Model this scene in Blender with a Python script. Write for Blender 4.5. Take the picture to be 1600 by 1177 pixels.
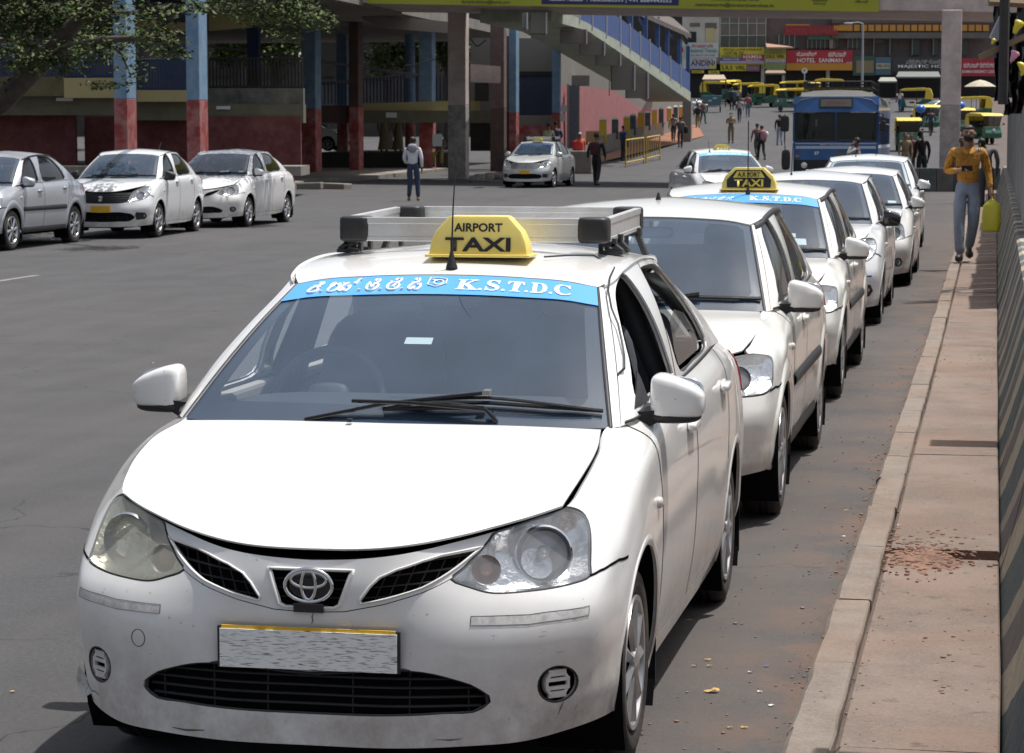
import bpy, bmesh, math, random
import numpy as np
from mathutils import Vector, Matrix
from mathutils.geometry import delaunay_2d_cdt
random.seed(7); rng = np.random.RandomState(3)
R = math.radians
for o in list(bpy.data.objects): bpy.data.objects.remove(o)
SC = bpy.context.scene
COL = SC.collection
# ---------------------------------------------------------------- camera
FPX, HC, VPX, VPY = 3850.0, 1.835, 1556.0, 217.0
_th = math.atan((588.5-VPY)/FPX); _ps = math.atan((VPX-800)/FPX*math.cos(_th))
cam_d = bpy.data.cameras.new('camera'); cam = bpy.data.objects.new('camera', cam_d); COL.objects.link(cam)
cam_d.sensor_width = 36; cam_d.lens = 36*FPX/1600; cam_d.clip_start = .1; cam_d.clip_end = 3000
cam.location = (0, 0, HC); cam.rotation_euler = (math.pi/2-_th, 0, _ps)
SC.camera = cam
cam_d.dof.use_dof = True; cam_d.dof.focus_distance = 7.6; cam_d.dof.aperture_fstop = 22
SC.render.resolution_x = 1024; SC.render.resolution_y = 753
# ---------------------------------------------------------------- light
SUN = Vector((0.24, 0.16, 0.95)).normalized()
w = bpy.data.worlds.new('World'); SC.world = w; w.use_nodes = True
nt = w.node_tree; nt.nodes.clear()
sky = nt.nodes.new('ShaderNodeTexSky'); sky.sky_type = 'NISHITA'; sky.sun_disc = False
sky.sun_elevation = math.asin(SUN.z); sky.sun_rotation = math.atan2(SUN.x, SUN.y)
sky.air_density = 1.0; sky.dust_density = 4.0; sky.ozone_density = .8
bg = nt.nodes.new('ShaderNodeBackground'); bg.inputs['Strength'].default_value = .125
wo = nt.nodes.new('ShaderNodeOutputWorld')
hs = nt.nodes.new('ShaderNodeHueSaturation'); hs.inputs['Saturation'].default_value = .55; nt.links.new(sky.outputs[0], hs.inputs['Color']); nt.links.new(hs.outputs[0], bg.inputs[0]); nt.links.new(bg.outputs[0], wo.inputs[0])
sun_d = bpy.data.lights.new('sun', 'SUN'); sun_d.energy = 4.6; sun_d.angle = R(.55); sun_d.color = (1, .975, .935)
sun = bpy.data.objects.new('sun', sun_d); COL.objects.link(sun)
sun.rotation_euler = SUN.to_track_quat('Z', 'Y').to_euler(); sun.location = (5, 5, 30)
SC.view_settings.view_transform = 'Standard'; SC.view_settings.look = 'None'
SC.view_settings.gamma = 1; SC.view_settings.use_curve_mapping = False
SC.view_settings.exposure = 0.08
# ---------------------------------------------------------------- place helpers (real metres; the road runs along +Y)
FW = Vector((-math.sin(_ps)*math.cos(_th), math.cos(_ps)*math.cos(_th), -math.sin(_th)))
RT = Vector((math.cos(_ps), math.sin(_ps), 0)); UP = RT.cross(FW)
FH = Vector((-math.sin(_ps), math.cos(_ps), 0))
_KD = [0, 20, 32, 45, 65, 80, 117, 135, 165, 190, 205, 260, 1500]
_KZ = [0, 0, .10, .17, .21, .30, .80, 1.4, 2.5, 4.2, 5.2, 6.5, 9.0]
def gz(x, y): return float(np.interp(x*FH.x + y*FH.y, _KD, _KZ))
def at(px, py, d):
    v = FW + RT*((px-800)/FPX) - UP*((py-588.5)/FPX)
    return Vector((0, 0, HC)) + v*d
def gd(px, d):
    "point on the ground in image column px at depth d"
    p = at(px, 217, d); return Vector((p.x, p.y, gz(p.x, p.y)))
def gp(px, py):
    "ground point seen at a pixel"
    d = 3.0
    while d < 400:
        p = at(px, py, d)
        if p.z <= gz(p.x, p.y): break
        d += .1
    return Vector((p.x, p.y, gz(p.x, p.y)))
# ---------------------------------------------------------------- objects
def tag(o, label=None, cat=None, group=None, kind=None):
    if label: o['label'] = label
    if cat: o['category'] = cat
    if group: o['group'] = group
    if kind: o['kind'] = kind
    return o
def empty(name, loc=(0, 0, 0), rz=0, label=None, cat=None, group=None):
    o = bpy.data.objects.new(name, None); COL.objects.link(o); o.location = loc; o.rotation_euler = (0, 0, rz)
    o.empty_display_size = .1
    return tag(o, label, cat, group)
def link(name, me, parent=None, mats=()):
    for m in mats: me.materials.append(m)
    o = bpy.data.objects.new(name, me); COL.objects.link(o)
    if parent: o.parent = parent; KIDS.setdefault(parent.name, []).append(o)
    return o
def copy_tree(o, parent=None):
    c = o.copy(); COL.objects.link(c)
    if parent: c.parent = parent; KIDS.setdefault(parent.name, []).append(c)
    for ch in list(KIDS.get(o.name, ())): copy_tree(ch, c)
    return c
KIDS = {}
class MB:
    def __init__(s): s.v = []; s.f = []; s.mi = []; s.m = 0
    def add(s, vs, fs):
        n = len(s.v); s.v += [tuple(p) for p in vs]; s.f += [tuple(i+n for i in f) for f in fs]; s.mi += [s.m]*len(fs); return s
    def box(s, c, sz, rz=0, rot=None):
        hx, hy, hz = sz[0]/2, sz[1]/2, sz[2]/2
        M = rot if rot is not None else Matrix.Rotation(rz, 3, 'Z')
        c = Vector(c)
        vs = [c + M @ Vector((x, y, z)) for x in (-hx, hx) for y in (-hy, hy) for z in (-hz, hz)]
        return s.add(vs, [(0, 1, 3, 2), (4, 6, 7, 5), (0, 4, 5, 1), (2, 3, 7, 6), (0, 2, 6, 4), (1, 5, 7, 3)])
    def bar(s, a, b, wd, ht, up=(0, 0, 1)):
        a = Vector(a); b = Vector(b); d = (b-a); L = d.length
        if L < 1e-6: return s
        d /= L; u = Vector(up); r = d.cross(u)
        if r.length < 1e-3: r = d.cross(Vector((0, 1, 0)))
        r.normalize(); u = r.cross(d)
        M = Matrix((r, d, u)).transposed()
        return s.box((a+b)/2, (wd, L, ht), rot=M)
    def tube(s, pts, r, n=8, cap=True, sx=1.0):
        pts = [Vector(p) for p in pts]; rs = r if hasattr(r, '__len__') else [r]*len(pts)
        rings = []; prev = None
        for i, p in enumerate(pts):
            d = (pts[min(i+1, len(pts)-1)]-pts[max(i-1, 0)]).normalized()
            if prev is None:
                u = d.cross(Vector((0, 0, 1)));
                if u.length < .05: u = d.cross(Vector((0, 1, 0)))
                u.normalize()
            else:
                u = (prev - d*prev.dot(d)).normalized()
            prev = u; vv = d.cross(u)
            rings.append([p + (u*math.cos(a)*sx + vv*math.sin(a))*rs[i] for a in [2*math.pi*k/n for k in range(n)]])
        vs = [q for ring in rings for q in ring]; fs = []
        for i in range(len(pts)-1):
            for k in range(n):
                fs.append((i*n+k, i*n+(k+1) % n, (i+1)*n+(k+1) % n, (i+1)*n+k))
        if cap: fs.append(tuple(range(n-1, -1, -1))); fs.append(tuple((len(pts)-1)*n+k for k in range(n)))
        return s.add(vs, fs)
    def lathe(s, prof, n=24, M=None, closed=False):
        "profile (r, h) turned about local Z, then M"
        M = M or Matrix.Identity(4); vs = []; m = len(prof)
        for k in range(n):
            a = 2*math.pi*k/n
            for (r, h) in prof: vs.append(M @ Vector((r*math.cos(a), r*math.sin(a), h)))
        fs = []
        for k in range(n):
            k2 = (k+1) % n
            for i in range(m-1 + (1 if closed else 0)):
                j = (i+1) % m
                fs.append((k*m+i, k2*m+i, k2*m+j, k*m+j))
        return s.add(vs, fs)
    def prism(s, poly, o, u, v, nrm):
        "poly in (u,v) at origin o, extruded along nrm (vector with its length)"
        o = Vector(o); u = Vector(u); v = Vector(v); nrm = Vector(nrm); n = len(poly)
        vs = [o+u*a+v*b for a, b in poly] + [o+u*a+v*b+nrm for a, b in poly]
        fs = [tuple(range(n-1, -1, -1)), tuple(range(n, 2*n))] + [(i, (i+1) % n, n+(i+1) % n, n+i) for i in range(n)]
        return s.add(vs, fs)
    def quad(s, *ps): return s.add(ps, [tuple(range(len(ps)))])
    def sell(s, c, r, e=(.5, .5), n=14, fn=None, rot=None):
        "superellipsoid"
        def pw(a, p): return math.copysign(abs(a)**p, a)
        c = Vector(c); vs = []; fs = []; m = n; k2 = n*2
        for i in range(m+1):
            f = -math.pi/2 + math.pi*i/m
            for k in range(k2):
                th = 2*math.pi*k/k2
                p = Vector((r[0]*pw(math.cos(f), e[0])*pw(math.cos(th), e[1]), r[1]*pw(math.cos(f), e[0])*pw(math.sin(th), e[1]), r[2]*pw(math.sin(f), e[0])))
                if fn: p = fn(p)
                if rot is not None: p = rot @ p
                vs.append(c+p)
        for i in range(m):
            for k in range(k2): fs.append((i*k2+k, i*k2+(k+1) % k2, (i+1)*k2+(k+1) % k2, (i+1)*k2+k))
        return s.add(vs, fs)
    def mesh(s, name):
        me = bpy.data.meshes.new(name); me.from_pydata(s.v, [], s.f)
        return me
    def build(s, name, mat, parent=None, smooth=False, bevel=0):
        me = s.mesh(name)
        ms = mat if isinstance(mat, (list, tuple)) else [mat]
        if len(ms) > 1: me.polygons.foreach_set('material_index', s.mi)
        bm = bmesh.new(); bm.from_mesh(me); bmesh.ops.remove_doubles(bm, verts=bm.verts, dist=1e-6)
        if bevel:
            es = [e for e in bm.edges if len(e.link_faces) == 2 and e.calc_face_angle(0) > .6]
            bmesh.ops.bevel(bm, geom=es, offset=bevel, segments=2, profile=.6, affect='EDGES', clamp_overlap=True)
        bmesh.ops.recalc_face_normals(bm, faces=bm.faces)
        for f in bm.faces: f.smooth = bool(smooth)
        if smooth:
            lim = 1.0 if smooth is True else smooth
            for e in bm.edges:
                if len(e.link_faces) == 2 and e.calc_face_angle(0) > lim: e.smooth = False
        bm.to_mesh(me); bm.free()
        return link(name, me, parent, ms)
# ---------------------------------------------------------------- materials
_MC = {}
def mat(name, col, rough=.6, metal=0., var=0., vs=3., bump=0., bs=20., coat=0., spec=.5, dust=None, dusts=1.2, dustamt=.4, wear=None, coords='Object', emit=0., trans=0):
    if name in _MC: return _MC[name]
    m = bpy.data.materials.new(name); m.use_nodes = True; N = m.node_tree.nodes; L = m.node_tree.links
    b = N['Principled BSDF']
    c = tuple(col)+(1,) if len(col) == 3 else col
    b.inputs['Base Color'].default_value = c; b.inputs['Roughness'].default_value = rough; b.inputs['Metallic'].default_value = metal
    b.inputs['Specular IOR Level'].default_value = spec
    if coat: b.inputs['Coat Weight'].default_value = coat; b.inputs['Coat Roughness'].default_value = .06
    if emit: b.inputs['Emission Color'].default_value = c; b.inputs['Emission Strength'].default_value = emit
    if var or bump or dust:
        if coords == 'World':
            g = N.new('ShaderNodeNewGeometry'); src = g.outputs['Position']
        else:
            g = N.new('ShaderNodeTexCoord'); src = g.outputs['Object']
    cur = None
    if var:
        n1 = N.new('ShaderNodeTexNoise'); n1.inputs['Scale'].default_value = vs; n1.inputs['Detail'].default_value = 8; n1.inputs['Roughness'].default_value = .65
        L.new(src, n1.inputs['Vector'])
        mp = N.new('ShaderNodeMapRange'); mp.inputs['From Min'].default_value = .3; mp.inputs['From Max'].default_value = .7
        mp.inputs['To Min'].default_value = 1-var; mp.inputs['To Max'].default_value = 1+var*.6
        L.new(n1.outputs['Fac'], mp.inputs['Value'])
        mx = N.new('ShaderNodeVectorMath'); mx.operation = 'SCALE'; mx.inputs[0].default_value = c[:3]
        L.new(mp.outputs[0], mx.inputs['Scale']); cur = mx.outputs[0]
    if dust:
        n2 = N.new('ShaderNodeTexNoise'); n2.inputs['Scale'].default_value = dusts; n2.inputs['Detail'].default_value = 10; n2.inputs['Roughness'].default_value = .7
        L.new(src, n2.inputs['Vector'])
        r = N.new('ShaderNodeMapRange'); r.inputs['From Min'].default_value = .42; r.inputs['From Max'].default_value = .72; r.inputs['To Max'].default_value = dustamt
        L.new(n2.outputs['Fac'], r.inputs['Value'])
        mm = N.new('ShaderNodeMix'); mm.data_type = 'RGBA'; L.new(r.outputs[0], mm.inputs['Factor'])
        if cur: L.new(cur, mm.inputs[6])
        else: mm.inputs[6].default_value = c
        mm.inputs[7].default_value = tuple(dust)+(1,)
        cur = mm.outputs[2]
    if cur: L.new(cur, b.inputs['Base Color'])
    if bump:
        n3 = N.new('ShaderNodeTexNoise'); n3.inputs['Scale'].default_value = bs; n3.inputs['Detail'].default_value = 6
        L.new(src, n3.inputs['Vector']); bp = N.new('ShaderNodeBump'); bp.inputs['Strength'].default_value = bump; bp.inputs['Distance'].default_value = .01
        L.new(n3.outputs['Fac'], bp.inputs['Height']); L.new(bp.outputs[0], b.inputs['Normal'])
    _MC[name] = m; return m
def glass(name, tint, film=.06, filmcol=(.45, .55, .62), refl=1.0, rough=.02):
    "thin glazing: tinted see-through sheet, Fresnel reflection and a tinted diffuse film"
    if name in _MC: return _MC[name]
    m = bpy.data.materials.new(name); m.use_nodes = True; N = m.node_tree.nodes; L = m.node_tree.links; N.clear()
    out = N.new('ShaderNodeOutputMaterial'); tr = N.new('ShaderNodeBsdfTransparent'); tr.inputs[0].default_value = tuple(tint)+(1,)
    gl = N.new('ShaderNodeBsdfGlossy'); gl.inputs['Roughness'].default_value = rough; gl.inputs[0].default_value = (1, 1, 1, 1)
    fr = N.new('ShaderNodeFresnel'); fr.inputs[0].default_value = 1.52
    g = N.new('ShaderNodeNewGeometry')
    # same reflectance from both sides
    mu = N.new('ShaderNodeMath'); mu.operation = 'MULTIPLY'; mu.inputs[1].default_value = refl
    fr2 = N.new('ShaderNodeFresnel'); fr2.inputs[0].default_value = 1/1.52*1.0
    mxf = N.new('ShaderNodeMix'); mxf.data_type = 'FLOAT'; L.new(g.outputs['Backfacing'], mxf.inputs[0]); L.new(fr.outputs[0], mxf.inputs[2]); mxf.inputs[3].default_value = .06
    L.new(mxf.outputs[0], mu.inputs[0])
    df = N.new('ShaderNodeBsdfDiffuse'); df.inputs[0].default_value = tuple(filmcol)+(1,)
    m1 = N.new('ShaderNodeMixShader')
    tc = N.new('ShaderNodeTexCoord'); nz = N.new('ShaderNodeTexNoise'); nz.inputs['Scale'].default_value = 2.2; nz.inputs['Detail'].default_value = 7
    L.new(tc.outputs['Object'], nz.inputs['Vector']); mr = N.new('ShaderNodeMapRange'); mr.inputs['From Min'].default_value = .3; mr.inputs['From Max'].default_value = .75
    mr.inputs['To Min'].default_value = film*.75; mr.inputs['To Max'].default_value = film*1.3; L.new(nz.outputs['Fac'], mr.inputs['Value'])
    L.new(mr.outputs[0], m1.inputs[0]); L.new(tr.outputs[0], m1.inputs[1]); L.new(df.outputs[0], m1.inputs[2])
    m2 = N.new('ShaderNodeMixShader'); L.new(mu.outputs[0], m2.inputs[0]); L.new(m1.outputs[0], m2.inputs[1]); L.new(gl.outputs[0], m2.inputs[2])
    L.new(m2.outputs[0], out.inputs[0]); _MC[name] = m; return m
_TMP = bpy.data.scenes.new('tmp')
def bake(ob):
    "evaluate one object on its own"
    vl = _TMP.view_layers[0]; vl.update(); dg = vl.depsgraph; dg.update() if hasattr(dg, 'update') else None
    return bpy.data.meshes.new_from_object(ob.evaluated_get(dg))
def text_mesh(body, size=1., bold=0., spacing=1., sx=1., ext=0.):
    cu = bpy.data.curves.new('t', 'FONT'); cu.body = body; cu.size = size; cu.offset = bold; cu.space_character = spacing
    cu.align_x = 'CENTER'; cu.align_y = 'CENTER'; cu.extrude = ext; cu.resolution_u = 3
    ob = bpy.data.objects.new('t', cu); _TMP.collection.objects.link(ob)
    me = bake(ob)
    bpy.data.objects.remove(ob); bpy.data.curves.remove(cu)
    return me
def text_obj(name, body, size, m, parent, origin, u, v, bold=0., sx=1., ext=.004, fit=None, spacing=1., fn=None):
    "lettering laid on the plane (origin,u,v); fit=(w,h) scales the word to that size"
    me = text_mesh(body, 1., bold, spacing)
    n = len(me.vertices); co = np.empty(n*3); me.vertices.foreach_get('co', co); co = co.reshape(-1, 3)
    if n:
        mn = co.min(0); mxx = co.max(0); co -= (mn+mxx)/2
        if fit: co[:, 0] *= fit[0]/max(1e-6, mxx[0]-mn[0]); co[:, 1] *= fit[1]/max(1e-6, mxx[1]-mn[1])
        else: co *= size; co[:, 0] *= sx
        if fn is not None: P = fn(co)
        else:
            o_ = np.array(origin); P = o_ + co[:, :1]*np.array(u) + co[:, 1:2]*np.array(v)
        me.vertices.foreach_set('co', P.ravel()); me.update()
    me.materials.clear()
    return link(name, me, parent, [m])
# ---------------------------------------------------------------- smooth panel surfaces (numpy)
def _tan(P, K, axis, g0=None, g1=None):
    P = np.moveaxis(P, axis, 0); h = np.diff(K); sh = (-1,)+(1,)*(P.ndim-1)
    d = np.diff(P, axis=0)/h.reshape(sh); D = np.empty_like(P)
    D[1:-1] = (d[:-1]*h[1:].reshape(sh)+d[1:]*h[:-1].reshape(sh))/(h[1:]+h[:-1]).reshape(sh)
    D[0] = d[0]; D[-1] = d[-1]
    if g0 is not None: D[0] = (d[0]+d[0]*g0)/2
    if g1 is not None: D[-1] = (d[-1]+d[-1]*g1)/2
    return np.moveaxis(D, 0, axis)
class Surf:
    def __init__(s, P, mir0=False, mir1=False):
        P = np.array(P, float); s.P = P
        dt = np.linalg.norm(np.diff(P, axis=0), axis=2).mean(1); dv = np.linalg.norm(np.diff(P, axis=1), axis=2).mean(0)
        s.T = np.concatenate([[0], np.cumsum(dt)]); s.V = np.concatenate([[0], np.cumsum(dv)])
        m = np.array([1., -1., -1.])
        s.Dt = _tan(P, s.T, 0, m if mir0 else None, m if mir1 else None)
        s.Dv = _tan(P, s.V, 1); s.Dx = _tan(s.Dt, s.V, 1)
        s._g = None
    def ev(s, t, v):
        t = np.clip(np.asarray(t, float), 0, s.T[-1]); v = np.clip(np.asarray(v, float), 0, s.V[-1])
        i = np.clip(np.searchsorted(s.T, t, 'right')-1, 0, len(s.T)-2); j = np.clip(np.searchsorted(s.V, v, 'right')-1, 0, len(s.V)-2)
        ht = s.T[i+1]-s.T[i]; hv = s.V[j+1]-s.V[j]; a = (t-s.T[i])/ht; b = (v-s.V[j])/hv
        def H(q): return 2*q**3-3*q**2+1, -2*q**3+3*q**2, q**3-2*q**2+q, q**3-q**2
        A0, A1, A2, A3 = [k[:, None] for k in H(a)]; B0, B1, B2, B3 = [k[:, None] for k in H(b)]
        ht = ht[:, None]; hv = hv[:, None]
        def row(jj):
            p = A0*s.P[i, jj]+A1*s.P[i+1, jj]+A2*ht*s.Dt[i, jj]+A3*ht*s.Dt[i+1, jj]
            q = A0*s.Dv[i, jj]+A1*s.Dv[i+1, jj]+A2*ht*s.Dx[i, jj]+A3*ht*s.Dx[i+1, jj]
            return p, q
        p0, q0 = row(j); p1, q1 = row(j+1)
        return B0*p0+B1*p1+B2*hv*q0+B3*hv*q1
    def nrm(s, t, v):
        e = .004; t = np.asarray(t, float); v = np.asarray(v, float)
        t0 = np.clip(t-e, 0, s.T[-1]); t1 = np.clip(t+e, 0, s.T[-1]); v0 = np.clip(v-e, 0, s.V[-1]); v1 = np.clip(v+e, 0, s.V[-1])
        a = s.ev(t1, v)-s.ev(t0, v); b = s.ev(t, v1)-s.ev(t, v0)
        n = np.cross(a, b); n /= np.maximum(np.linalg.norm(n, axis=1), 1e-12)[:, None]
        return n
    def inv(s, pts, ax, tr=None):
        "domain coordinates of points given in two of the axes ax, e.g. (0,2) seen from the front"
        pts = np.array(pts, float)
        t0, t1 = tr if tr else (0, s.T[-1])
        ts = np.linspace(t0, t1, 160); vs = np.linspace(0, s.V[-1], 60)
        TT, VV = np.meshgrid(ts, vs, indexing='ij'); TT = TT.ravel(); VV = VV.ravel()
        G = s.ev(TT, VV)[:, ax]
        k = ((G[None]-pts[:, None])**2).sum(2).argmin(1); t = TT[k].copy(); v = VV[k].copy(); e = 1e-3
        for _ in range(12):
            p = s.ev(t, v)[:, ax]; a = (s.ev(t+e, v)[:, ax]-s.ev(t-e, v)[:, ax])/(2*e); b = (s.ev(t, v+e)[:, ax]-s.ev(t, v-e)[:, ax])/(2*e)
            r = pts-p; det = a[:, 0]*b[:, 1]-a[:, 1]*b[:, 0]; det = np.where(abs(det) < 1e-5, 1e-5, det)
            dt = (r[:, 0]*b[:, 1]-r[:, 1]*b[:, 0])/det; dv = (a[:, 0]*r[:, 1]-a[:, 1]*r[:, 0])/det
            t = np.clip(t+np.clip(dt, -.05, .05), t0, t1); v = np.clip(v+np.clip(dv, -.05, .05), 0, s.V[-1])
        return np.stack([t, v], 1)
def crv(pts, n, mir0=False):
    "smooth curve through points, n samples"
    P = np.array(pts, float); K = np.concatenate([[0], np.cumsum(np.linalg.norm(np.diff(P, axis=0), axis=1))])
    D = _tan(P, K, 0, np.array([1., -1., -1.])[:P.shape[1]] if mir0 else None)
    t = np.linspace(0, K[-1], n); i = np.clip(np.searchsorted(K, t, 'right')-1, 0, len(K)-2); h = (K[i+1]-K[i])[:, None]; a = ((t-K[i])/h[:, 0])[:, None]
    return (2*a**3-3*a**2+1)*P[i]+(-2*a**3+3*a**2)*P[i+1]+(a**3-2*a**2+a)*h*D[i]+(a**3-a**2)*h*D[i+1]
def coons(c0, c1, d0, d1, nu=13, nv=11):
    "patch: c0,c1 run centre->side at front/back; d0,d1 run front->back at centre/side. returns Surf (t: centre->side, v: front->back)"
    C0 = crv(c0, nu, True); C1 = crv(c1, nu, True); D0 = crv(d0, nv); D1 = crv(d1, nv)
    u = np.linspace(0, 1, nu)[:, None, None]; v = np.linspace(0, 1, nv)[None, :, None]
    P = (1-v)*C0[:, None]+v*C1[:, None]+(1-u)*D0[None]+u*D1[None] - ((1-u)*(1-v)*C0[0]+u*(1-v)*C0[-1]+(1-u)*v*C1[0]+u*v*C1[-1])
    return Surf(P, mir0=True)
def dens(poly, res, closed=True):
    out = []; n = len(poly)
    for i in range(n if closed else n-1):
        a = np.array(poly[i], float); b = np.array(poly[(i+1) % n], float); k = max(1, int(np.linalg.norm(b-a)/res+.5))
        for q in range(k): out.append(a+(b-a)*q/k)
    if not closed: out.append(np.array(poly[-1], float))
    return np.array(out)
def inpoly(P, poly):
    x = P[:, 0]; y = P[:, 1]; r = np.zeros(len(P), bool); n = len(poly)
    for i in range(n):
        x0, y0 = poly[i]; x1, y1 = poly[(i+1) % n]
        if y0 == y1: continue
        c = ((y0 > y) != (y1 > y)) & (x < (x1-x0)*(y-y0)/(y1-y0)+x0); r ^= c
    return r
def area(p): p = np.array(p); return .5*np.sum(p[:, 0]*np.roll(p[:, 1], -1)-np.roll(p[:, 0], -1)*p[:, 1])
def inset(poly, d):
    p = np.array(poly, float); s = 1 if area(p) > 0 else -1
    a = p-np.roll(p, 1, 0); b = np.roll(p, -1, 0)-p
    a /= np.maximum(np.linalg.norm(a, axis=1), 1e-9)[:, None]; b /= np.maximum(np.linalg.norm(b, axis=1), 1e-9)[:, None]
    na = np.stack([-a[:, 1], a[:, 0]], 1)*s; nb = np.stack([-b[:, 1], b[:, 0]], 1)*s
    n = na+nb; l = np.maximum((n*na).sum(1), .5)[:, None]
    return p+n/l*d
def smooth_closed(poly, k=6):
    P = np.array(poly, float); n = len(P); out = []
    for i in range(n):
        p0, p1, p2, p3 = P[i-1], P[i], P[(i+1) % n], P[(i+2) % n]
        for q in range(k):
            t = q/k; out.append(.5*((2*p1)+(-p0+p2)*t+(2*p0-5*p1+4*p2-p3)*t*t+(-p0+3*p1-3*p2+p3)*t**3))
    return np.array(out)
class PM:
    "panel mesh collector with analytic normals"
    def __init__(s): s.v = []; s.n = []; s.f = []
    def add(s, v, n, f):
        k = sum(len(a) for a in s.v); s.v.append(np.asarray(v, float)); s.n.append(np.asarray(n, float)); s.f.append(np.asarray(f, int)+k)
    def mirrored(s):
        m = np.array([-1., 1, 1]); q = PM(); q.v = [a*m for a in s.v]; q.n = [a*m for a in s.n]; q.f = [a[:, ::-1] for a in s.f]; return q
    def join(s, o):
        k = sum(len(a) for a in s.v); s.v += o.v; s.n += o.n; s.f += [a+k for a in o.f]; return s
    def both(s): return s.join(s.mirrored())
    def build(s, name, mat_, parent=None):
        v = np.concatenate(s.v); n = np.concatenate(s.n); f = np.concatenate(s.f)
        me = bpy.data.meshes.new(name); me.vertices.add(len(v)); me.vertices.foreach_set('co', v.ravel())
        me.loops.add(len(f)*3); me.loops.foreach_set('vertex_index', f.ravel().astype(np.int32))
        me.polygons.add(len(f)); me.polygons.foreach_set('loop_start', np.arange(0, len(f)*3, 3, dtype=np.int32))
        me.polygons.foreach_set('use_smooth', np.ones(len(f), bool))
        me.update(calc_edges=True); me.validate()
        me.normals_split_custom_set_from_vertices([tuple(a) for a in n])
        return link(name, me, parent, mat_ if isinstance(mat_, (list, tuple)) else [mat_])
def panel(S, outer, holes=(), res=.03, off=0., flange=.012, depth=None, pm=None, nofl=None, flip=False, mir=False):
    "cut the polygon (domain coordinates) with holes out of surface S and triangulate it"
    loops = [dens(outer, res)]+[dens(h, res) for h in holes]
    B = np.concatenate(loops); mn = loops[0].min(0); mx = loops[0].max(0)
    gx, gy = np.meshgrid(np.arange(mn[0]+res/2, mx[0], res), np.arange(mn[1]+res/2, mx[1], res)); G = np.stack([gx.ravel(), gy.ravel()], 1)
    if len(G):
        k = inpoly(G, loops[0])
        for h in loops[1:]: k &= ~inpoly(G, h)
        G = G[k]
    if len(G):
        d2 = np.array([((B-g)**2).sum(1).min() for g in G]) if len(G)*len(B) < 4e5 else np.concatenate([((B[None]-G[i:i+300, None])**2).sum(2).min(1) for i in range(0, len(G), 300)])
        G = G[d2 > (.45*res)**2]
    vs = np.concatenate([B, G]) if len(G) else B
    es = []; k = 0
    for l in loops:
        m = len(l); es += [(k+i, k+(i+1) % m) for i in range(m)]; k += m
    r = delaunay_2d_cdt([Vector(p) for p in vs], es, [], 0, 1e-7)
    D = np.array([tuple(p) for p in r[0]]); F = np.array([tuple(f) for f in r[2]], int)
    c = D[F].mean(1); k = inpoly(c, loops[0])
    for h in loops[1:]: k &= ~inpoly(c, h)
    F = F[k]
    a = D[F[:, 1]]-D[F[:, 0]]; b = D[F[:, 2]]-D[F[:, 0]]; ar = a[:, 0]*b[:, 1]-a[:, 1]*b[:, 0]
    F = F[abs(ar) > 1e-9]; ar = ar[abs(ar) > 1e-9]; F[ar < 0] = F[ar < 0][:, ::-1]
    P = S.ev(D[:, 0], D[:, 1]); N = S.nrm(D[:, 0], D[:, 1])
    if flip: F = F[:, ::-1]; N = -N
    if depth is not None:
        L0 = np.concatenate(loops); dd = np.array([math.sqrt(((L0-p)**2).sum(1).min()) for p in D])
        P = P+N*depth(dd, D)[:, None]
        # recompute normals from faces
        fn = np.cross(P[F[:, 1]]-P[F[:, 0]], P[F[:, 2]]-P[F[:, 0]]); N2 = np.zeros_like(N)
        for q in range(3): np.add.at(N2, F[:, q], fn)
        N = N2/np.maximum(np.linalg.norm(N2, axis=1), 1e-12)[:, None]
    if off: P = P+N*off
    pm = pm or PM(); pm.add(P, N, F)
    if flange:
        E = {}
        for f in F:
            for q in range(3):
                i, j = f[q], f[(q+1) % 3]
                if (j, i) in E: del E[(j, i)]
                else: E[(i, j)] = 1
        vv = []; nn = []; ff = []
        for (i, j) in E:
            if P[i][0] < .002 and P[j][0] < .002: continue
            if nofl is not None and nofl(D[i], D[j]): continue
            e = P[j]-P[i]; o_ = np.cross(e, N[i]); l = np.linalg.norm(o_)
            if l < 1e-9: continue
            o_ /= l; k = len(vv)
            vv += [P[i], P[j], P[j]-N[j]*flange, P[i]-N[i]*flange]; nn += [o_]*4; ff += [(k, k+3, k+2), (k, k+2, k+1)]
        if vv: pm.add(vv, nn, ff)
    return pm
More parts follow.
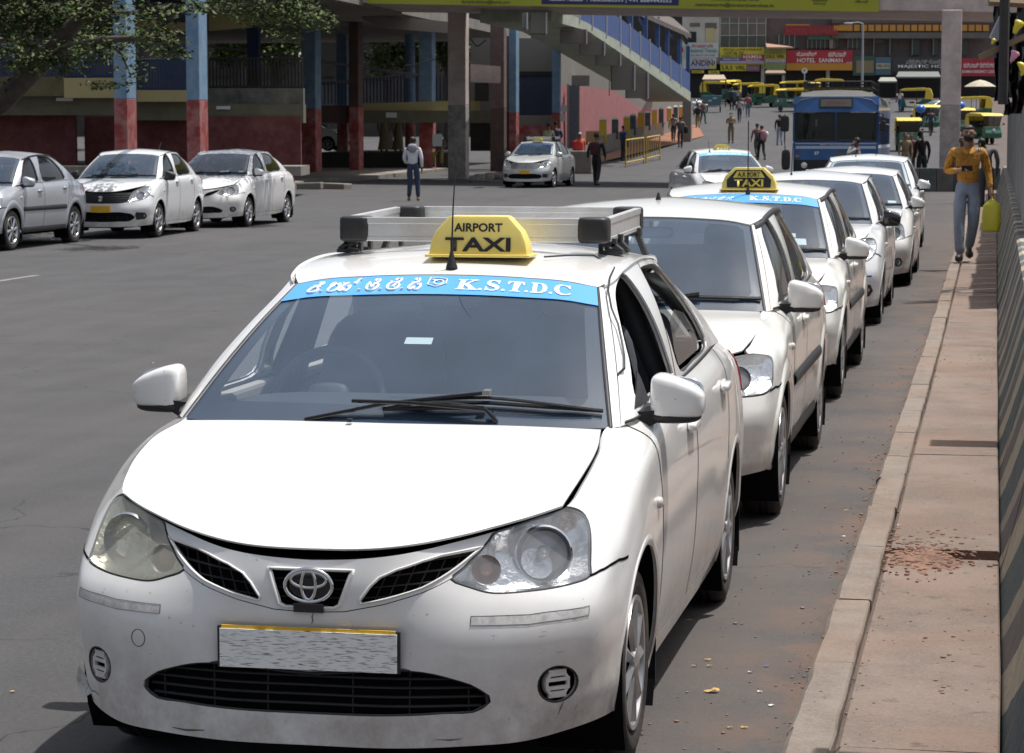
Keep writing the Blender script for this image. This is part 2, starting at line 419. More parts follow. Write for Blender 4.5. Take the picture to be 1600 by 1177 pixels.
def ribbon(S, line, wd, hgt=.004, pm=None, closed=False, base=0., n=5, res=.02, prof=None):
    "raised moulding that follows a polyline (domain coordinates) on surface S; wd may vary along it"
    L = dens(line, res, closed); m = len(L)
    W = np.interp(np.linspace(0, 1, m), np.linspace(0, 1, len(wd)), wd) if hasattr(wd, '__len__') else np.full(m, wd)
    if closed: d = np.roll(L, -1, 0)-np.roll(L, 1, 0)
    else: d = np.gradient(L, axis=0)
    d /= np.maximum(np.linalg.norm(d, axis=1), 1e-9)[:, None]; nn = np.stack([-d[:, 1], d[:, 0]], 1)
    q = np.linspace(-1, 1, n); rows = []
    for a in q:
        D = L+nn*(W*a/2)[:, None]; P = S.ev(D[:, 0], D[:, 1]); N = S.nrm(D[:, 0], D[:, 1])
        hh = (1-abs(a)**2.5)*hgt if prof is None else prof(a)*hgt
        rows.append(P+N*(base+hh))
    Q = np.stack(rows, 1); V = Q.reshape(-1, 3)
    if closed: du = np.roll(Q, -1, 0)-np.roll(Q, 1, 0)
    else: du = np.gradient(Q, axis=0)
    dv = np.gradient(Q, axis=1); N = np.cross(du, dv).reshape(-1, 3); N /= np.maximum(np.linalg.norm(N, axis=1), 1e-12)[:, None]
    # ribbons run with +normal outwards
    F = []
    for i in range(m if closed else m-1):
        i2 = (i+1) % m
        for k in range(n-1): a, b, c, e = i*n+k, i2*n+k, i2*n+k+1, i*n+k+1; F += [(a, b, c), (a, c, e)]
    pm = pm or PM(); pm.add(V, N, F); return pm
# ---------------------------------------------------------------- car shapes (car frame: x to its left, y rearwards from the front axle, z up; metres)
ETIOS = dict(
 wall=[
 [(0,-.775,.19),(0,-.772,.27),(0,-.768,.37),(0,-.757,.48),(0,-.75,.56),(0,-.742,.63),(0,-.722,.70)],
 [(0.25,-.765,.19),(0.25,-.765,.27),(0.25,-.762,.37),(0.25,-.752,.48),(0.25,-.742,.56),(0.25,-.73,.63),(0.25,-.70,.715)],
 [(0.44,-.72,.195),(0.44,-.72,.27),(0.44,-.725,.37),(0.44,-.722,.48),(0.44,-.70,.56),(0.44,-.66,.635),(0.44,-.585,.75)],
 [(0.58,-.655,.20),(0.59,-.655,.27),(0.6,-.65,.37),(0.61,-.652,.48),(0.61,-.625,.57),(0.6,-.57,.65),(0.57,-.49,.787)],
 [(0.7,-.53,.215),(0.715,-.535,.28),(0.73,-.53,.37),(0.745,-.54,.48),(0.748,-.52,.57),(0.735,-.46,.66),(0.655,-.405,.815)],
 [(0.7661,-.38,.22),(0.7809,-.38,.29),(0.7883,-.375,.38),(0.7979,-.37,.49),(0.7957,-.35,.60),(0.7772,-.32,.72),(0.682,-.27,.868)],
 [(0.7809,-.15,.22),(0.7957,-.15,.30),(0.8068,-.15,.42),(0.8179,-.15,.56),(0.8142,-.13,.70),(0.7846,-.1,.825),(0.69,-.06,.925)],
 [(0.7809,.2,.2),(0.8031,.2,.3),(0.8142,.2,.45),(0.8216,.2,.62),(0.8142,.2,.78),(0.7883,.2,.90),(.668,.2,.963)],
 [(0.7735,.55,.2),(0.7883,.55,.28),(0.8105,.55,.42),(0.8201,.55,.60),(0.8179,.55,.78),(0.7994,.55,.91),(0.755,.55,.985)],
 [(0.7735,1.15,.2),(0.7883,1.15,.28),(0.8105,1.15,.42),(0.8201,1.15,.61),(0.8194,1.15,.79),(0.8009,1.15,.925),(0.7565,1.15,1.0)],
 [(0.7735,1.8,.2),(0.7883,1.8,.28),(0.8105,1.8,.42),(0.8216,1.8,.62),(0.8216,1.8,.80),(0.8031,1.8,.935),(0.7572,1.8,1.014)],
 [(0.7809,2.25,.22),(0.8031,2.25,.3),(0.8179,2.25,.43),(0.8253,2.25,.62),(0.8216,2.25,.8),(0.7994,2.25,.945),(0.75,2.25,1.025)],
 [(0.7735,2.75,.24),(0.7957,2.75,.31),(0.8105,2.75,.45),(0.8179,2.75,.62),(0.8068,2.75,.8),(0.7809,2.75,.94),(0.717,2.75,1.02)],
 [(0.72,3.15,.25),(0.7587,3.15,.32),(0.7735,3.15,.46),(0.7809,3.15,.62),(0.7698,3.15,.78),(0.74,3.12,.92),(0.67,3.05,1.005)],
 [(0.58,3.40,.26),(0.62,3.42,.33),(0.65,3.42,.46),(0.65,3.42,.6),(0.63,3.40,.75),(0.61,3.37,.9),(0.56,3.30,.985)],
 [(0.3,3.46,.26),(0.31,3.47,.33),(0.31,3.475,.46),(0.3,3.46,.6),(0.3,3.45,.75),(0.3,3.44,.9),(0.3,3.37,.985)],
 [(0,3.47,.26),(0,3.48,.33),(0,3.485,.46),(0,3.47,.6),(0,3.46,.75),(0,3.45,.9),(0,3.38,.985)]],
 up=[((0,.17,.962),(0,.985,1.376)),((.35,.172,.962),(.28,.98,1.368)),((.60,.19,.958),(.44,.968,1.355)),((.675,.215,.96),(.515,.965,1.342)),
 ((.725,.32,.968),(.548,1.02,1.352)),((.745,.6,.985),(.565,1.15,1.382)),((.752,1.0,.997),(.572,1.35,1.404)),((.752,1.5,1.007),(.572,1.65,1.412)),
 ((.748,2.0,1.02),(.562,1.98,1.395)),((.735,2.45,1.028),(.54,2.2,1.355)),((.70,2.85,1.02),(.50,2.38,1.325)),((.60,3.0,1.015),(.42,2.42,1.33)),
 ((.3,3.06,1.012),(.22,2.44,1.345)),((0,3.07,1.012),(0,2.45,1.35))],
 hood=dict(c0=[(0,-.722,.724),(.2,-.71,.73),(.38,-.64,.755),(.482,-.575,.777),(.59,-.49,.803),(.642,-.431,.817)],
           c1=[(0,.165,.966),(.4,.17,.966),(.656,.169,.961)],
           d0=[(0,-.722,.724),(0,-.69,.756),(0,-.6,.805),(0,-.4,.868),(0,-.1,.925),(0,.165,.966)],
           d1=[(.642,-.431,.817),(.667,-.25,.877),(.677,-.05,.927),(.656,.169,.961)]),
 roof0=[(0,.985,1.376),(0,1.12,1.410),(0,1.35,1.444),(0,1.7,1.465),(0,2.1,1.44),(0,2.45,1.35)],
 deck=dict(c0=[(0,3.07,1.012),(.3,3.06,1.012),(.60,3.0,1.015),(.70,2.85,1.02)],c1=[(0,3.38,.985),(.3,3.37,.985),(.5,3.325,.985),(.56,3.3,.985)],
           d0=[(0,3.07,1.012),(0,3.2,1.01),(0,3.33,1.0),(0,3.38,.985)],d1=[(.70,2.85,1.02),(.68,3.0,1.01),(.62,3.2,1.0),(.56,3.3,.985)]),
 wb=2.55, r=.288, tx=.79)
def upsurf(M, bulge=(.03, .022)):
    rows = []
    for i, (b, t) in enumerate(M['up']):
        b = np.array(b, float); t = np.array(t, float); n = len(M['up'])
        # outward direction
        f = np.array([0, -1., .9]) if i <= 3 else (np.array([1., 0, .35]) if i <= 9 else (np.array([.8, .6, .5]) if i == 10 else np.array([0, 1., .8])))
        f /= np.linalg.norm(f); k = bulge[0] if i <= 2 or i >= 11 else bulge[1]
        rows.append([b, b*.67+t*.33+f*k*.85, b*.33+t*.67+f*k*.9, t])
    return Surf(rows, mir0=True, mir1=True)
# ---------------------------------------------------------------- car materials
def paint(name, col, warm=0, dirt=.25):
    m = mat(name, col, rough=.30, coat=1.0, spec=.5, dust=(.45, .38, .30), dusts=1.6, dustamt=dirt, bump=.035, bs=5)
    # road film and splashes that gather low on the body
    N = m.node_tree.nodes; L = m.node_tree.links; b = N['Principled BSDF']; src = b.inputs['Base Color'].links[0].from_socket
    tc = N.new('ShaderNodeTexCoord'); sx = N.new('ShaderNodeSeparateXYZ'); L.new(tc.outputs['Object'], sx.inputs[0]); mr = N.new('ShaderNodeMapRange'); mr.interpolation_type = 'SMOOTHSTEP'
    L.new(sx.outputs[2], mr.inputs['Value']); mr.inputs['From Min'].default_value = .62; mr.inputs['From Max'].default_value = .18; mr.inputs['To Max'].default_value = .75
    n = N.new('ShaderNodeTexNoise'); n.inputs['Scale'].default_value = 7; n.inputs['Detail'].default_value = 9; n.inputs['Roughness'].default_value = .75; L.new(tc.outputs['Object'], n.inputs['Vector'])
    nr = N.new('ShaderNodeMapRange'); nr.inputs['From Min'].default_value = .3; nr.inputs['From Max'].default_value = .7; L.new(n.outputs['Fac'], nr.inputs['Value'])
    mu = N.new('ShaderNodeMath'); mu.operation = 'MULTIPLY'; L.new(mr.outputs[0], mu.inputs[0]); L.new(nr.outputs[0], mu.inputs[1])
    n2 = N.new('ShaderNodeTexNoise'); n2.inputs['Scale'].default_value = 55; n2.inputs['Detail'].default_value = 3; L.new(tc.outputs['Object'], n2.inputs['Vector']); r2 = N.new('ShaderNodeMapRange'); r2.inputs['From Min'].default_value = .69; r2.inputs['From Max'].default_value = .75; r2.inputs['To Max'].default_value = .5; L.new(n2.outputs['Fac'], r2.inputs['Value'])
    mx = N.new('ShaderNodeMath'); mx.operation = 'MAXIMUM'; L.new(mu.outputs[0], mx.inputs[0]); L.new(r2.outputs[0], mx.inputs[1])
    mm = N.new('ShaderNodeMix'); mm.data_type = 'RGBA'; L.new(mx.outputs[0], mm.inputs[0]); L.new(src, mm.inputs[6]); mm.inputs[7].default_value = (.26, .20, .155, 1); L.new(mm.outputs[2], b.inputs['Base Color'])
    ro = N.new('ShaderNodeMapRange'); L.new(mx.outputs[0], ro.inputs['Value']); ro.inputs['To Min'].default_value = .28; ro.inputs['To Max'].default_value = .7; L.new(ro.outputs[0], b.inputs['Roughness'])
    return m
WHITE = paint('white_paint', (.79, .785, .77)); CREAM = paint('cream_white_paint', (.76, .745, .70)); PEARL = paint('silver_white_paint', (.74, .75, .755), dirt=.12)
SILVER = mat('silver_paint', (.50, .52, .56), rough=.34, metal=.55, coat=.5, dust=(.4, .36, .3), dustamt=.15)
SILVERG = mat('grey_silver_paint', (.55, .56, .55), rough=.36, metal=.45, coat=.4, dust=(.4, .36, .3), dustamt=.15)
GAP = mat('dark_gap', (.006, .006, .007), rough=.9, spec=.05)
BLKP = mat('black_plastic', (.018, .018, .02), rough=.5, var=.3, vs=30, bump=.1, bs=150)
BLKG = mat('gloss_black', (.012, .012, .014), rough=.12, coat=.5)
RUB = mat('tyre_rubber', (.016, .015, .015), rough=.82, var=.4, vs=6, dust=(.16, .12, .09), dusts=5, dustamt=.45, bump=.2, bs=60)
HUBC = mat('hubcap_silver', (.50, .51, .53), rough=.30, metal=.75, dust=(.2, .16, .12), dusts=9, dustamt=.45)
CHROME = mat('chrome', (.78, .79, .80), rough=.09, metal=1.)
ALU = mat('brushed_aluminium', (.66, .66, .66), rough=.38, metal=.55, dust=(.35, .31, .26), dusts=4, dustamt=.5)
SEATM = mat('seat_fabric', (.05, .055, .065), rough=.9, var=.3, vs=12)
SEATB = mat('beige_seat_cover', (.30, .28, .25), rough=.8, var=.15)
TRIM = mat('door_trim', (.30, .28, .25), rough=.7)
DASH = mat('dashboard', (.03, .032, .036), rough=.6)
WSG = glass('windscreen_glass', (.80, .85, .87), film=.11, filmcol=(.28, .45, .70), refl=1.15)
SDG = glass('side_glass', (.30, .33, .34), film=.05, filmcol=(.35, .4, .45))
DKG = glass('dark_side_glass', (.10, .11, .12), film=.02, filmcol=(.3, .35, .4))
LENS = glass('clear_lens', (.90, .92, .93), film=.12, filmcol=(.8, .82, .85), refl=1.2)
LENSY = glass('hazed_lens', (.80, .79, .68), film=.28, filmcol=(.72, .71, .62), refl=.9, rough=.10)
REFL = mat('lamp_reflector', (.80, .80, .80), rough=.2, metal=1., bump=.8, bs=34)
AMBER = mat('amber_lamp', (.34, .16, .10), rough=.25, coat=.4)
REDL = mat('red_lamp', (.35, .01, .01), rough=.25, coat=.6)
BLUEB = mat('sunstrip_blue', (.085, .35, .80), rough=.35, coat=.2)
WHT = mat('white_lettering', (.82, .82, .82), rough=.5)
BLK = mat('black_lettering', (.015, .015, .015), rough=.5)
YEL = mat('sign_yellow', (.80, .64, .17), rough=.45, var=.06, vs=4, coat=.1)
YELD = mat('plate_yellow', (.72, .42, .02), rough=.5)
def plate_mat():
    m = bpy.data.materials.new('blanked_plate'); m.use_nodes = True; N = m.node_tree.nodes; L = m.node_tree.links; b = N['Principled BSDF']
    tc = N.new('ShaderNodeTexCoord'); mp = N.new('ShaderNodeMapping'); mp.inputs['Scale'].default_value = (30, 1, 420); n = N.new('ShaderNodeTexNoise'); n.inputs['Scale'].default_value = 1; n.inputs['Detail'].default_value = 3
    L.new(tc.outputs['Object'], mp.inputs[0]); L.new(mp.outputs[0], n.inputs['Vector']); r = N.new('ShaderNodeValToRGB')
    e = r.color_ramp.elements; e[0].position = .33; e[0].color = (.10, .10, .09, 1); e[1].position = .40; e[1].color = (.55, .55, .50, 1); q = e.new(.46); q.color = (.92, .92, .90, 1)
    L.new(n.outputs['Fac'], r.inputs[0]); L.new(r.outputs[0], b.inputs['Base Color']); b.inputs['Roughness'].default_value = .5; return m
PLATE = plate_mat()
# ---------------------------------------------------------------- wheels
def make_wheel(root, x, y, r, side, hero=False, spokes=9, width=.185, cap=.70, capm=None):
    "tyre with a hubcap child; side=+1 outer face towards +x"
    M = Matrix.Translation((0, 0, 0)) @ Matrix.Rotation(math.pi/2, 4, 'Y')
    if side < 0: M = Matrix.Rotation(math.pi, 4, 'Z') @ M
    n = 48 if hero else 28; h = width/2; rr = r*cap
    prof = [(rr*.97, h-.03), (rr*1.0, h-.012), (rr*1.04, h-.006), (r*.86, h+.004), (r*.93, h-.002), (r*.975, h-.016), (r*.993, h-.035), (r, h-.055), (r-.006, h-.058), (r-.006, h-.066), (r, h-.069), (r, .006), (r-.006, .004), (r-.006, -.004), (r, -.006), (r, -h+.04), (r*.95, -h+.008), (r*.86, -h), (rr, -h+.02), (rr*.95, -h+.04), (rr*.9, 0)]
    mb = MB(); mb.lathe(prof, n, M, closed=True)
    t = mb.build('wheel', RUB, root, smooth=.9); t.location = (x, y, r)
    c = MB(); hz = h-.012
    # dish, spokes as real bars
    c.lathe([(rr*1.0, hz+.004), (rr*.99, hz+.012), (rr*.92, hz+.010), (rr*.86, hz-.012)], n, M)
    c.lathe([(rr*.24, hz+.0), (rr*.2, hz+.014), (rr*.12, hz+.020), (0.0001, hz+.021)], 20, M)
    for k in range(spokes):
        a = 2*math.pi*k/spokes; d = Vector((math.cos(a), math.sin(a), 0)); p = Vector((-math.sin(a), math.cos(a), 0)); w0, w1 = rr*.075, rr*(.185 if spokes > 8 else .24)
        q = [d*rr*.2 - p*w0, d*rr*.2 + p*w0, d*rr*.91 + p*w1*.95+p*.018, d*rr*.91 - p*w1*.55+p*.018]
        z = [hz+.010, hz+.010, hz+.008, hz+.008]
        mid = [(q[0]+q[1])/2, (q[2]+q[3])/2]; 
        vs = [M @ (q[0]+Vector((0, 0, hz+.001))), M @ (q[1]+Vector((0, 0, hz+.001))), M @ (q[2]+Vector((0, 0, hz-.001))), M @ (q[3]+Vector((0, 0, hz-.001))), M @ (mid[0]+Vector((0, 0, hz+.014))), M @ (mid[1]+Vector((0, 0, hz+.011)))]
        c.add(vs, [(0, 4, 5, 3), (4, 1, 2, 5), (0, 1, 4), (3, 5, 2)])
    hc = c.build('hubcap', capm or HUBC, t, smooth=.5)
    b = MB(); b.lathe([(rr*.93, hz-.03), (0.0001, hz-.03)], 24, M); b.build('brake_disc', GAP, t)
    return t
# ---------------------------------------------------------------- the car builder
def seglen(S, a): return a
def build_car(M, root, P, hero=False, res=.05, opts=None):
    """M shape dictionary, P body paint. every panel is a part of the car."""
    o = opts or {}; W = Surf(M['wall'], True, True); U = upsurf(M); H = coons(**M['hood']); 
    tops = [t for b, t in M['up']]
    RO = coons(tops[:4], tops[10:][::-1], M['roof0'], tops[3:11]); DK = coons(**M['deck'])
    wb, r = M['wb'], M['r']; g = .0048 if hero else .005; fl = .014
    tE = W.T[-1]; vE = W.V[-1]; tF = W.T[5]
    F = M['front']; S_ = M['side']
    fi = lambda pts, tr=(0, W.T[5]*1.02): W.inv(pts, [0, 2], tr)         # front polygons (x,z)
    si = lambda pts, tr=(W.T[4]*.98, W.T[14]): W.inv(pts, [1, 2], tr)     # side polygons (y,z)
    ui = lambda pts: U.inv(pts, [1, 2], (U.T[3], U.T[10]))
    def arc(cy, ra, a0, a1, n=18): return [(cy+ra*math.cos(a), r+.012+ra*math.sin(a)) for a in np.linspace(a0, a1, n)]
    ra = r+M.get('arch', .062); K = {}
    # headlamp outline -------------------------------------------------
    hl = smooth_closed(F['hl'], 3)
    iT, iO, iB, iI, iG = [q*3 for q in F['hli']]             # indices: top corner, outer low, bottom, inner tip, garnish corner
    n = len(hl)
    def run(a, b): return [hl[k % n] for k in range(a, (b if b > a else b+n)+1)]
    hlo = fi(hl); hl_out = inset(hlo, -g)
    def runo(a, b): return [hl_out[k % n] for k in range(a, (b if b > a else b+n)+1)]
    Vl = fi(F['V'])                            # from inner tip to centre (0,z)
    # bumper
    archf = [p for p in arc(0, ra, math.pi*F.get('arc0', 1.12), math.pi*F.get('arc1', .66), 12)]
    archd = si(archf, (W.T[4], W.T[8]))
    seam = fi(F['seam'], (W.T[3], W.T[7])) if F.get('seam') is not None else np.zeros((0, 2))
    tb = archd[0][0]
    bump = [(0, 0)]+[(tb*k/10, 0) for k in range(1, 10)]+[tuple(archd[0]*[1, 0])]+[tuple(p) for p in archd]
    up_ = [tuple(p) for p in seam[::-1]]+[tuple(p) for p in runo(iO, iI)]+[tuple(p) for p in Vl[1:]]
    bump = bump + up_
    holes = [inset(fi(F['lowg']), 0)] if F.get('lowg') else []
    lowg = None
    if F.get('lowg'):
        lg = fi(crv(F['lowg'], 40)); lowg = lg
        # opening touches the centreline: carve it out of the outline
        bump = carve(bump, lg); holes = []
    if F.get('fog'):
        fx, fz, fr = F['fog']; fog = fi([(fx+fr*math.cos(a), fz+fr*1.06*math.sin(a)) for a in np.linspace(0, 2*math.pi, 25)[:-1]]); holes.append(fog)
    if F.get('rec'):
        pass
    rc = F.get('rec')
    def bdepth(dd, D):
        P_ = W.ev(D[:, 0], D[:, 1]); z = np.zeros(len(D))
        if rc:
            x0, z0, z1, dp = rc
            s = lambda v, a: 1/(1+np.exp(-(v)/a))
            z -= dp*s(x0-P_[:, 0], .006)*s(P_[:, 2]-z0, .006)*s(z1-P_[:, 2], .006)
        if F.get('crease') is not None: z += F['crease'](P_)
        return z
    pm = panel(W, bump, holes, res=.022 if hero else res, flange=fl, depth=bdepth if hero else None, nofl=None).both()
    pm.build('front_bumper', P, root)
    if F.get('lowg'): F = dict(F); F['lowg'] = [tuple(q) for q in crv(F['lowg'], 24)]
    # lower grille
    if lowg is not None:
        gp_ = panel(W, lowg, res=.05, off=-.045, flange=0).both(); gp_.build('grille_shadow_panel', GAP, root)
        gr = PM()
        x1 = max(p[0] for p in F['lowg']); z0 = min(p[1] for p in F['lowg']); z1 = max(p[1] for p in F['lowg'])
        for k in range(1, F.get('nslat', 5)):
            z = z0+(z1-z0)*k/F.get('nslat', 5)
            xs = np.linspace(0, x1, 60); ins = inpoly(np.stack([xs+1e-4, np.full(60, z)], 1), np.array(list(F['lowg'])+[(-.1, F['lowg'][-1][1]), (-.1, F['lowg'][0][1])]))
            xs = xs[ins]
            if len(xs) > 2: ribbon(W, fi([(x, z) for x in xs]), .011, .006, pm=gr, base=-.022)
        for x in np.arange(.12, x1, .16):
            zs = np.linspace(z0, z1, 30); ins = inpoly(np.stack([np.full(30, x), zs], 1), np.array(list(F['lowg'])+[(-.1, F['lowg'][-1][1]), (-.1, F['lowg'][0][1])]))
            zs = zs[ins]
            if len(zs) > 2: ribbon(W, fi([(x, z) for z in zs]), .006, .004, pm=gr, base=-.026)
        gr.both().build('lower_grille', BLKP, root)
        ribbon(W, [p for p in fi(F['lowg'])], .012, .004, base=-.006).both().build('grille_edge', BLKP, root)
    if F.get('fog'):
        for s in (1, -1):
            c = panel(W, inset(fog, .003), res=.03, off=-.022, flange=0); c2 = PM()
            ribbon(W, np.concatenate([fog, fog[:1]]), .009, .004, pm=c2, base=-.003)
            if s < 0: c = c.mirrored(); c2 = c2.mirrored()
            fo = c2.build('fog_lamp_surround', BLKP if F.get('fogdark', True) else P, root); c.build('fog_lamp_well', GAP, fo)
            cn = W.ev(*[np.array([q]) for q in fog.mean(0)])[0]; nn = W.nrm(*[np.array([q]) for q in fog.mean(0)])[0]
            cn = cn-nn*.012; cn = Vector((cn[0]*s, cn[1], cn[2])); nv = Vector((nn[0]*s, nn[1]*1., nn[2]*.3)).normalized()
            Q = Matrix.Translation(cn) @ nv.to_track_quat('Z', 'Y').to_matrix().to_4x4(); mb = MB()
            if F.get('foglamp'):
                mb.lathe([(fr*.85, 0), (fr*.6, -.02), (.001, -.03)], 20, Q); mb.build('fog_lamp', REFL, fo, smooth=True)
                mb = MB(); mb.lathe([(fr*.88, 0.0), (fr*.8, .008), (fr*.4, .012), (.001, .013)], 20, Q); mb.build('fog_lens', LENS, fo, smooth=True)
            else:
                mb.lathe([(fr*.60, .0), (fr*.62, .009), (fr*.80, .010), (fr*.84, .004), (fr*.84, -.01)], 28, Q)
                for k in (-.62, .62): mb.box(Q @ Vector((0, fr*k, .004)), (fr*1.15, .018, .0095), rot=Q.to_3x3())
                for k in (-.24, .24): mb.box(Q @ Vector((0, fr*k, .006)), (fr*1.6, .010, .008), rot=Q.to_3x3())
                mb.build('fog_cap', P, fo)
    # garnish between the lamps
    band = fi(F['band'])                        # garnish corner -> centre (0,z)
    gar = [tuple(p) for p in inset_open(Vl[::-1], g)] + [tuple(p) for p in runo(iI, iG)[1:]] + [tuple(p) for p in band[1:]]
    gholes = [fi(q) for q in F.get('grilles', [])]
    gpoly = gar
    for q in F.get('cgrilles', []): gpoly = carve(gpoly, fi(q))
    gdark = F.get('gdark', False)
    if not gdark:
        panel(W, gpoly, gholes, res=.02 if hero else res, flange=.03, off=.0).both().build('grille_frame', P, root)
        allg = gholes+[fi(q) for q in F.get('cgrilles', [])]
        gm = PM(); gb = PM()
        for gi_, q in enumerate(allg):
            panel(W, q, res=.05, off=-.05, flange=0, pm=gb)
            pts = W.ev(q[:, 0], q[:, 1]); ph = pts[:, [0, 2]]; nz = max(2, int((ph[:, 1].max()-ph[:, 1].min())/.024))
            php = ph if gi_ < len(gholes) else np.array([(-.1, ph[0][1])]+[tuple(a) for a in ph]+[(-.1, ph[-1][1])])
            for k in range(1, nz):
                z = ph[:, 1].min()+(ph[:, 1].max()-ph[:, 1].min())*k/nz; xs = np.linspace(0, ph[:, 0].max(), 80); tilt = .12 if gi_ < len(gholes) else 0
                PZ = np.stack([xs, z+tilt*(xs-ph[:, 0].mean())], 1); xs_ = PZ[inpoly(PZ+[1e-4, 0], php)]
                if len(xs_) > 2: ribbon(W, fi(xs_), .007, .005, pm=gm, base=-.022)
            if gi_ < len(gholes):
                for x in np.arange(ph[:, 0].min()+.03, ph[:, 0].max(), .035):
                    zs = np.linspace(ph[:, 1].min(), ph[:, 1].max(), 40); PZ = np.stack([x+.4*(zs-zs.mean()), zs], 1); PZ = PZ[inpoly(PZ, ph)]
                    if len(PZ) > 2: ribbon(W, fi(PZ), .005, .004, pm=gm, base=-.026)
        gb.both().build('grille_shadow_panel', GAP, root); gm.both().build('upper_grille', BLKP, root)
        if hero:
            fr_ = PM()
            for q in gholes: ribbon(W, np.concatenate([q, q[:1]]), .010, .006, pm=fr_, base=-.001)
            for q in F['cgrilles']: ribbon(W, fi(q), .016, .008, pm=fr_, base=-.001)
            fr_.both().build('grille_moulding', P, root)
    else:
        panel(W, gar, (), res=res, flange=.02, off=-.006).both().build('upper_grille', BLKG, root)
        gm = PM()
        z0 = min(W.ev(*np.array(gar).T)[:, 2]); z1 = max(W.ev(*np.array(gar).T)[:, 2])
        for k in range(1, 5):
            z = z0+(z1-z0)*k/5; ph = W.ev(*np.array(gar).T)[:, [0, 2]]; ph = np.array([(-.1, ph[0][1])]+[tuple(a) for a in ph]+[(-.1, ph[-1][1])]); xs = np.linspace(0, .7, 60); PZ = np.stack([xs, 0*xs+z], 1); PZ = PZ[inpoly(PZ+[1e-4, 0], ph)]
            if len(PZ) > 2: ribbon(W, fi(PZ), .012, .006, pm=gm, base=-.003)
        gm.both().build('grille_slat', F.get('slatm', BLKP), root)
    # headlamps
    for s in (1, -1):
        lens = panel(W, inset(hlo, g*.4), res=.02 if hero else .04, off=.002, flange=.02)
        # soft bowl behind the lens
        dpf = lambda dd, D: -np.minimum(dd*1.6, .055)-.004
        bowl = panel(W, inset(hlo, .001), res=.018 if hero else .04, flange=0, depth=dpf)
        rim = ribbon(W, np.concatenate([hlo, hlo[:1]]), .010 if hero else .012, .003, base=-.004)
        if s < 0: lens = lens.mirrored(); bowl = bowl.mirrored(); rim = rim.mirrored()
        lm = LENSY if (o.get('hazed') == s) else LENS
        hb = bowl.build('headlight', REFL if not o.get('darkbowl') else mat('lamp_bezel', (.25, .26, .28), rough=.3, metal=.7), root)
        if o.get('hazed') == s: hb['label'] = 'yellowed, hazy headlight'
        rim.build('lamp_seal', BLKP, hb); lens.build('lamp_lens', lm, hb)
        for (bx, bz, br, mt) in F.get('bowls', []):
            d = fi([(bx, bz)]); cn = W.ev(d[:, 0], d[:, 1])[0]; nn = W.nrm(d[:, 0], d[:, 1])[0]; cn = cn-nn*.012
            nv = Vector((nn[0]*s*.35, nn[1], nn[2]*.1)).normalized(); Q = Matrix.Translation((cn[0]*s, cn[1], cn[2])) @ nv.to_track_quat('Z', 'Y').to_matrix().to_4x4(); mb = MB()
            ring = 1; prof = [(br*1.06, -.008), (br*1.0, 0), (br*.96, -.006), (br*.9, -.02), (br*.75, -.037), (br*.5, -.05), (br*.2, -.056), (.001, -.057)]
            if mt is not AMBER: mb.lathe(prof, 28, Q); mb.build('lamp_bowl', CHROME, hb, smooth=True); mb = MB(); mb.lathe([(br*.2, -.05), (br*.22, -.02), (br*.12, -.006), (.001, -.002)], 14, Q); mb.build('bulb_cap', ALU, hb, smooth=True)
            else:
                mb.lathe([(br*1.1, .0), (br*1.0, -.004), (br*.8, -.02), (br*.5, -.03), (.001, -.034)], 20, Q); mb.build('turn_bowl', CHROME, hb, smooth=True); mb = MB(); mb.lathe([(br*.55, -.03), (br*.5, -.012), (br*.3, -.004), (.001, -.002)], 14, Q); mb.build('turn_lamp', AMBER, hb, smooth=True)
    # fender
    tw = W.T[7]; yd = S_['fd']                   # front door leading edge (y,z) list, top -> bottom
    fdl = si(yd)
    zb = .27 if M.get('zb') is None else M['zb']
    arcf2 = si(arc(0, ra, 0-.18*math.pi+.03, math.pi*F.get('arc1', .66), 22), (W.T[4], W.T[9]))
    tTop = hlo[iT][0]
    ftop = [(t, vE) for t in np.linspace(tTop, fdl[0][0], 14)]
    fen = [tuple(p) for p in ftop]+[tuple(p) for p in fdl[0:]]+[(fdl[-1][0], 0), (arcf2[0][0], 0)]+[tuple(p) for p in arcf2]+[tuple(p) for p in seam[::-1][1:]]
    fen += [tuple(p) for p in runo(iT, iO)[::-1]]
    # doors
    ddl = si(S_['dd'])                           # door/door line top -> bottom
    rdl = si(S_['rd'])                           # rear door trailing edge top -> bottom (ends on the arch)
    arcr = si(arc(wb, ra, math.pi*1.16, -.16*math.pi, 26), (W.T[8], W.T[14]))
    tf0 = fdl[0][0]; td0 = ddl[0][0]; tr0 = rdl[0][0]
    vb = si([(yd[-1][0]+.1, zb)])[0][1]
    fdoor = [(t, vE) for t in np.linspace(tf0+g, td0-g/2, 6)]+[(p[0]-g/2, p[1]) for p in ddl[1:] if p[1] > vb]+[(ddl[-1][0]-g/2, vb), (fdl[-1][0]+g, vb)]+[(p[0]+g, p[1]) for p in fdl[::-1][:-1] if p[1] > vb]
    k0 = [p for p in arcr if p[0] < rdl[-1][0]-.002 and p[1] > vb]
    rdoor = [(t, vE) for t in np.linspace(td0+g/2, tr0-g/2, 6)]+[(p[0]-g/2, p[1]) for p in rdl[1:]]+[(p[0]-g, p[1]) for p in k0[::-1]]+[(k0[0][0]-g if k0 else rdl[-1][0], vb), (ddl[-1][0]+g/2, vb)]+[(p[0]+g/2, p[1]) for p in ddl[::-1][:-1] if p[1] > vb]
    ka = [p for p in arcr if p[0] >= rdl[-1][0]-.002]
    tq = W.T[15] if True else tE
    quar = [(t, vE) for t in np.linspace(tr0+g/2, tq, 10)]+[(tq, 0)]+[(t, 0) for t in np.linspace(tq, arcr[-1][0], 8)[1:]]+[tuple(p) for p in ka[::-1]]+[(p[0]+g/2, p[1]) for p in rdl[::-1][:-1]]
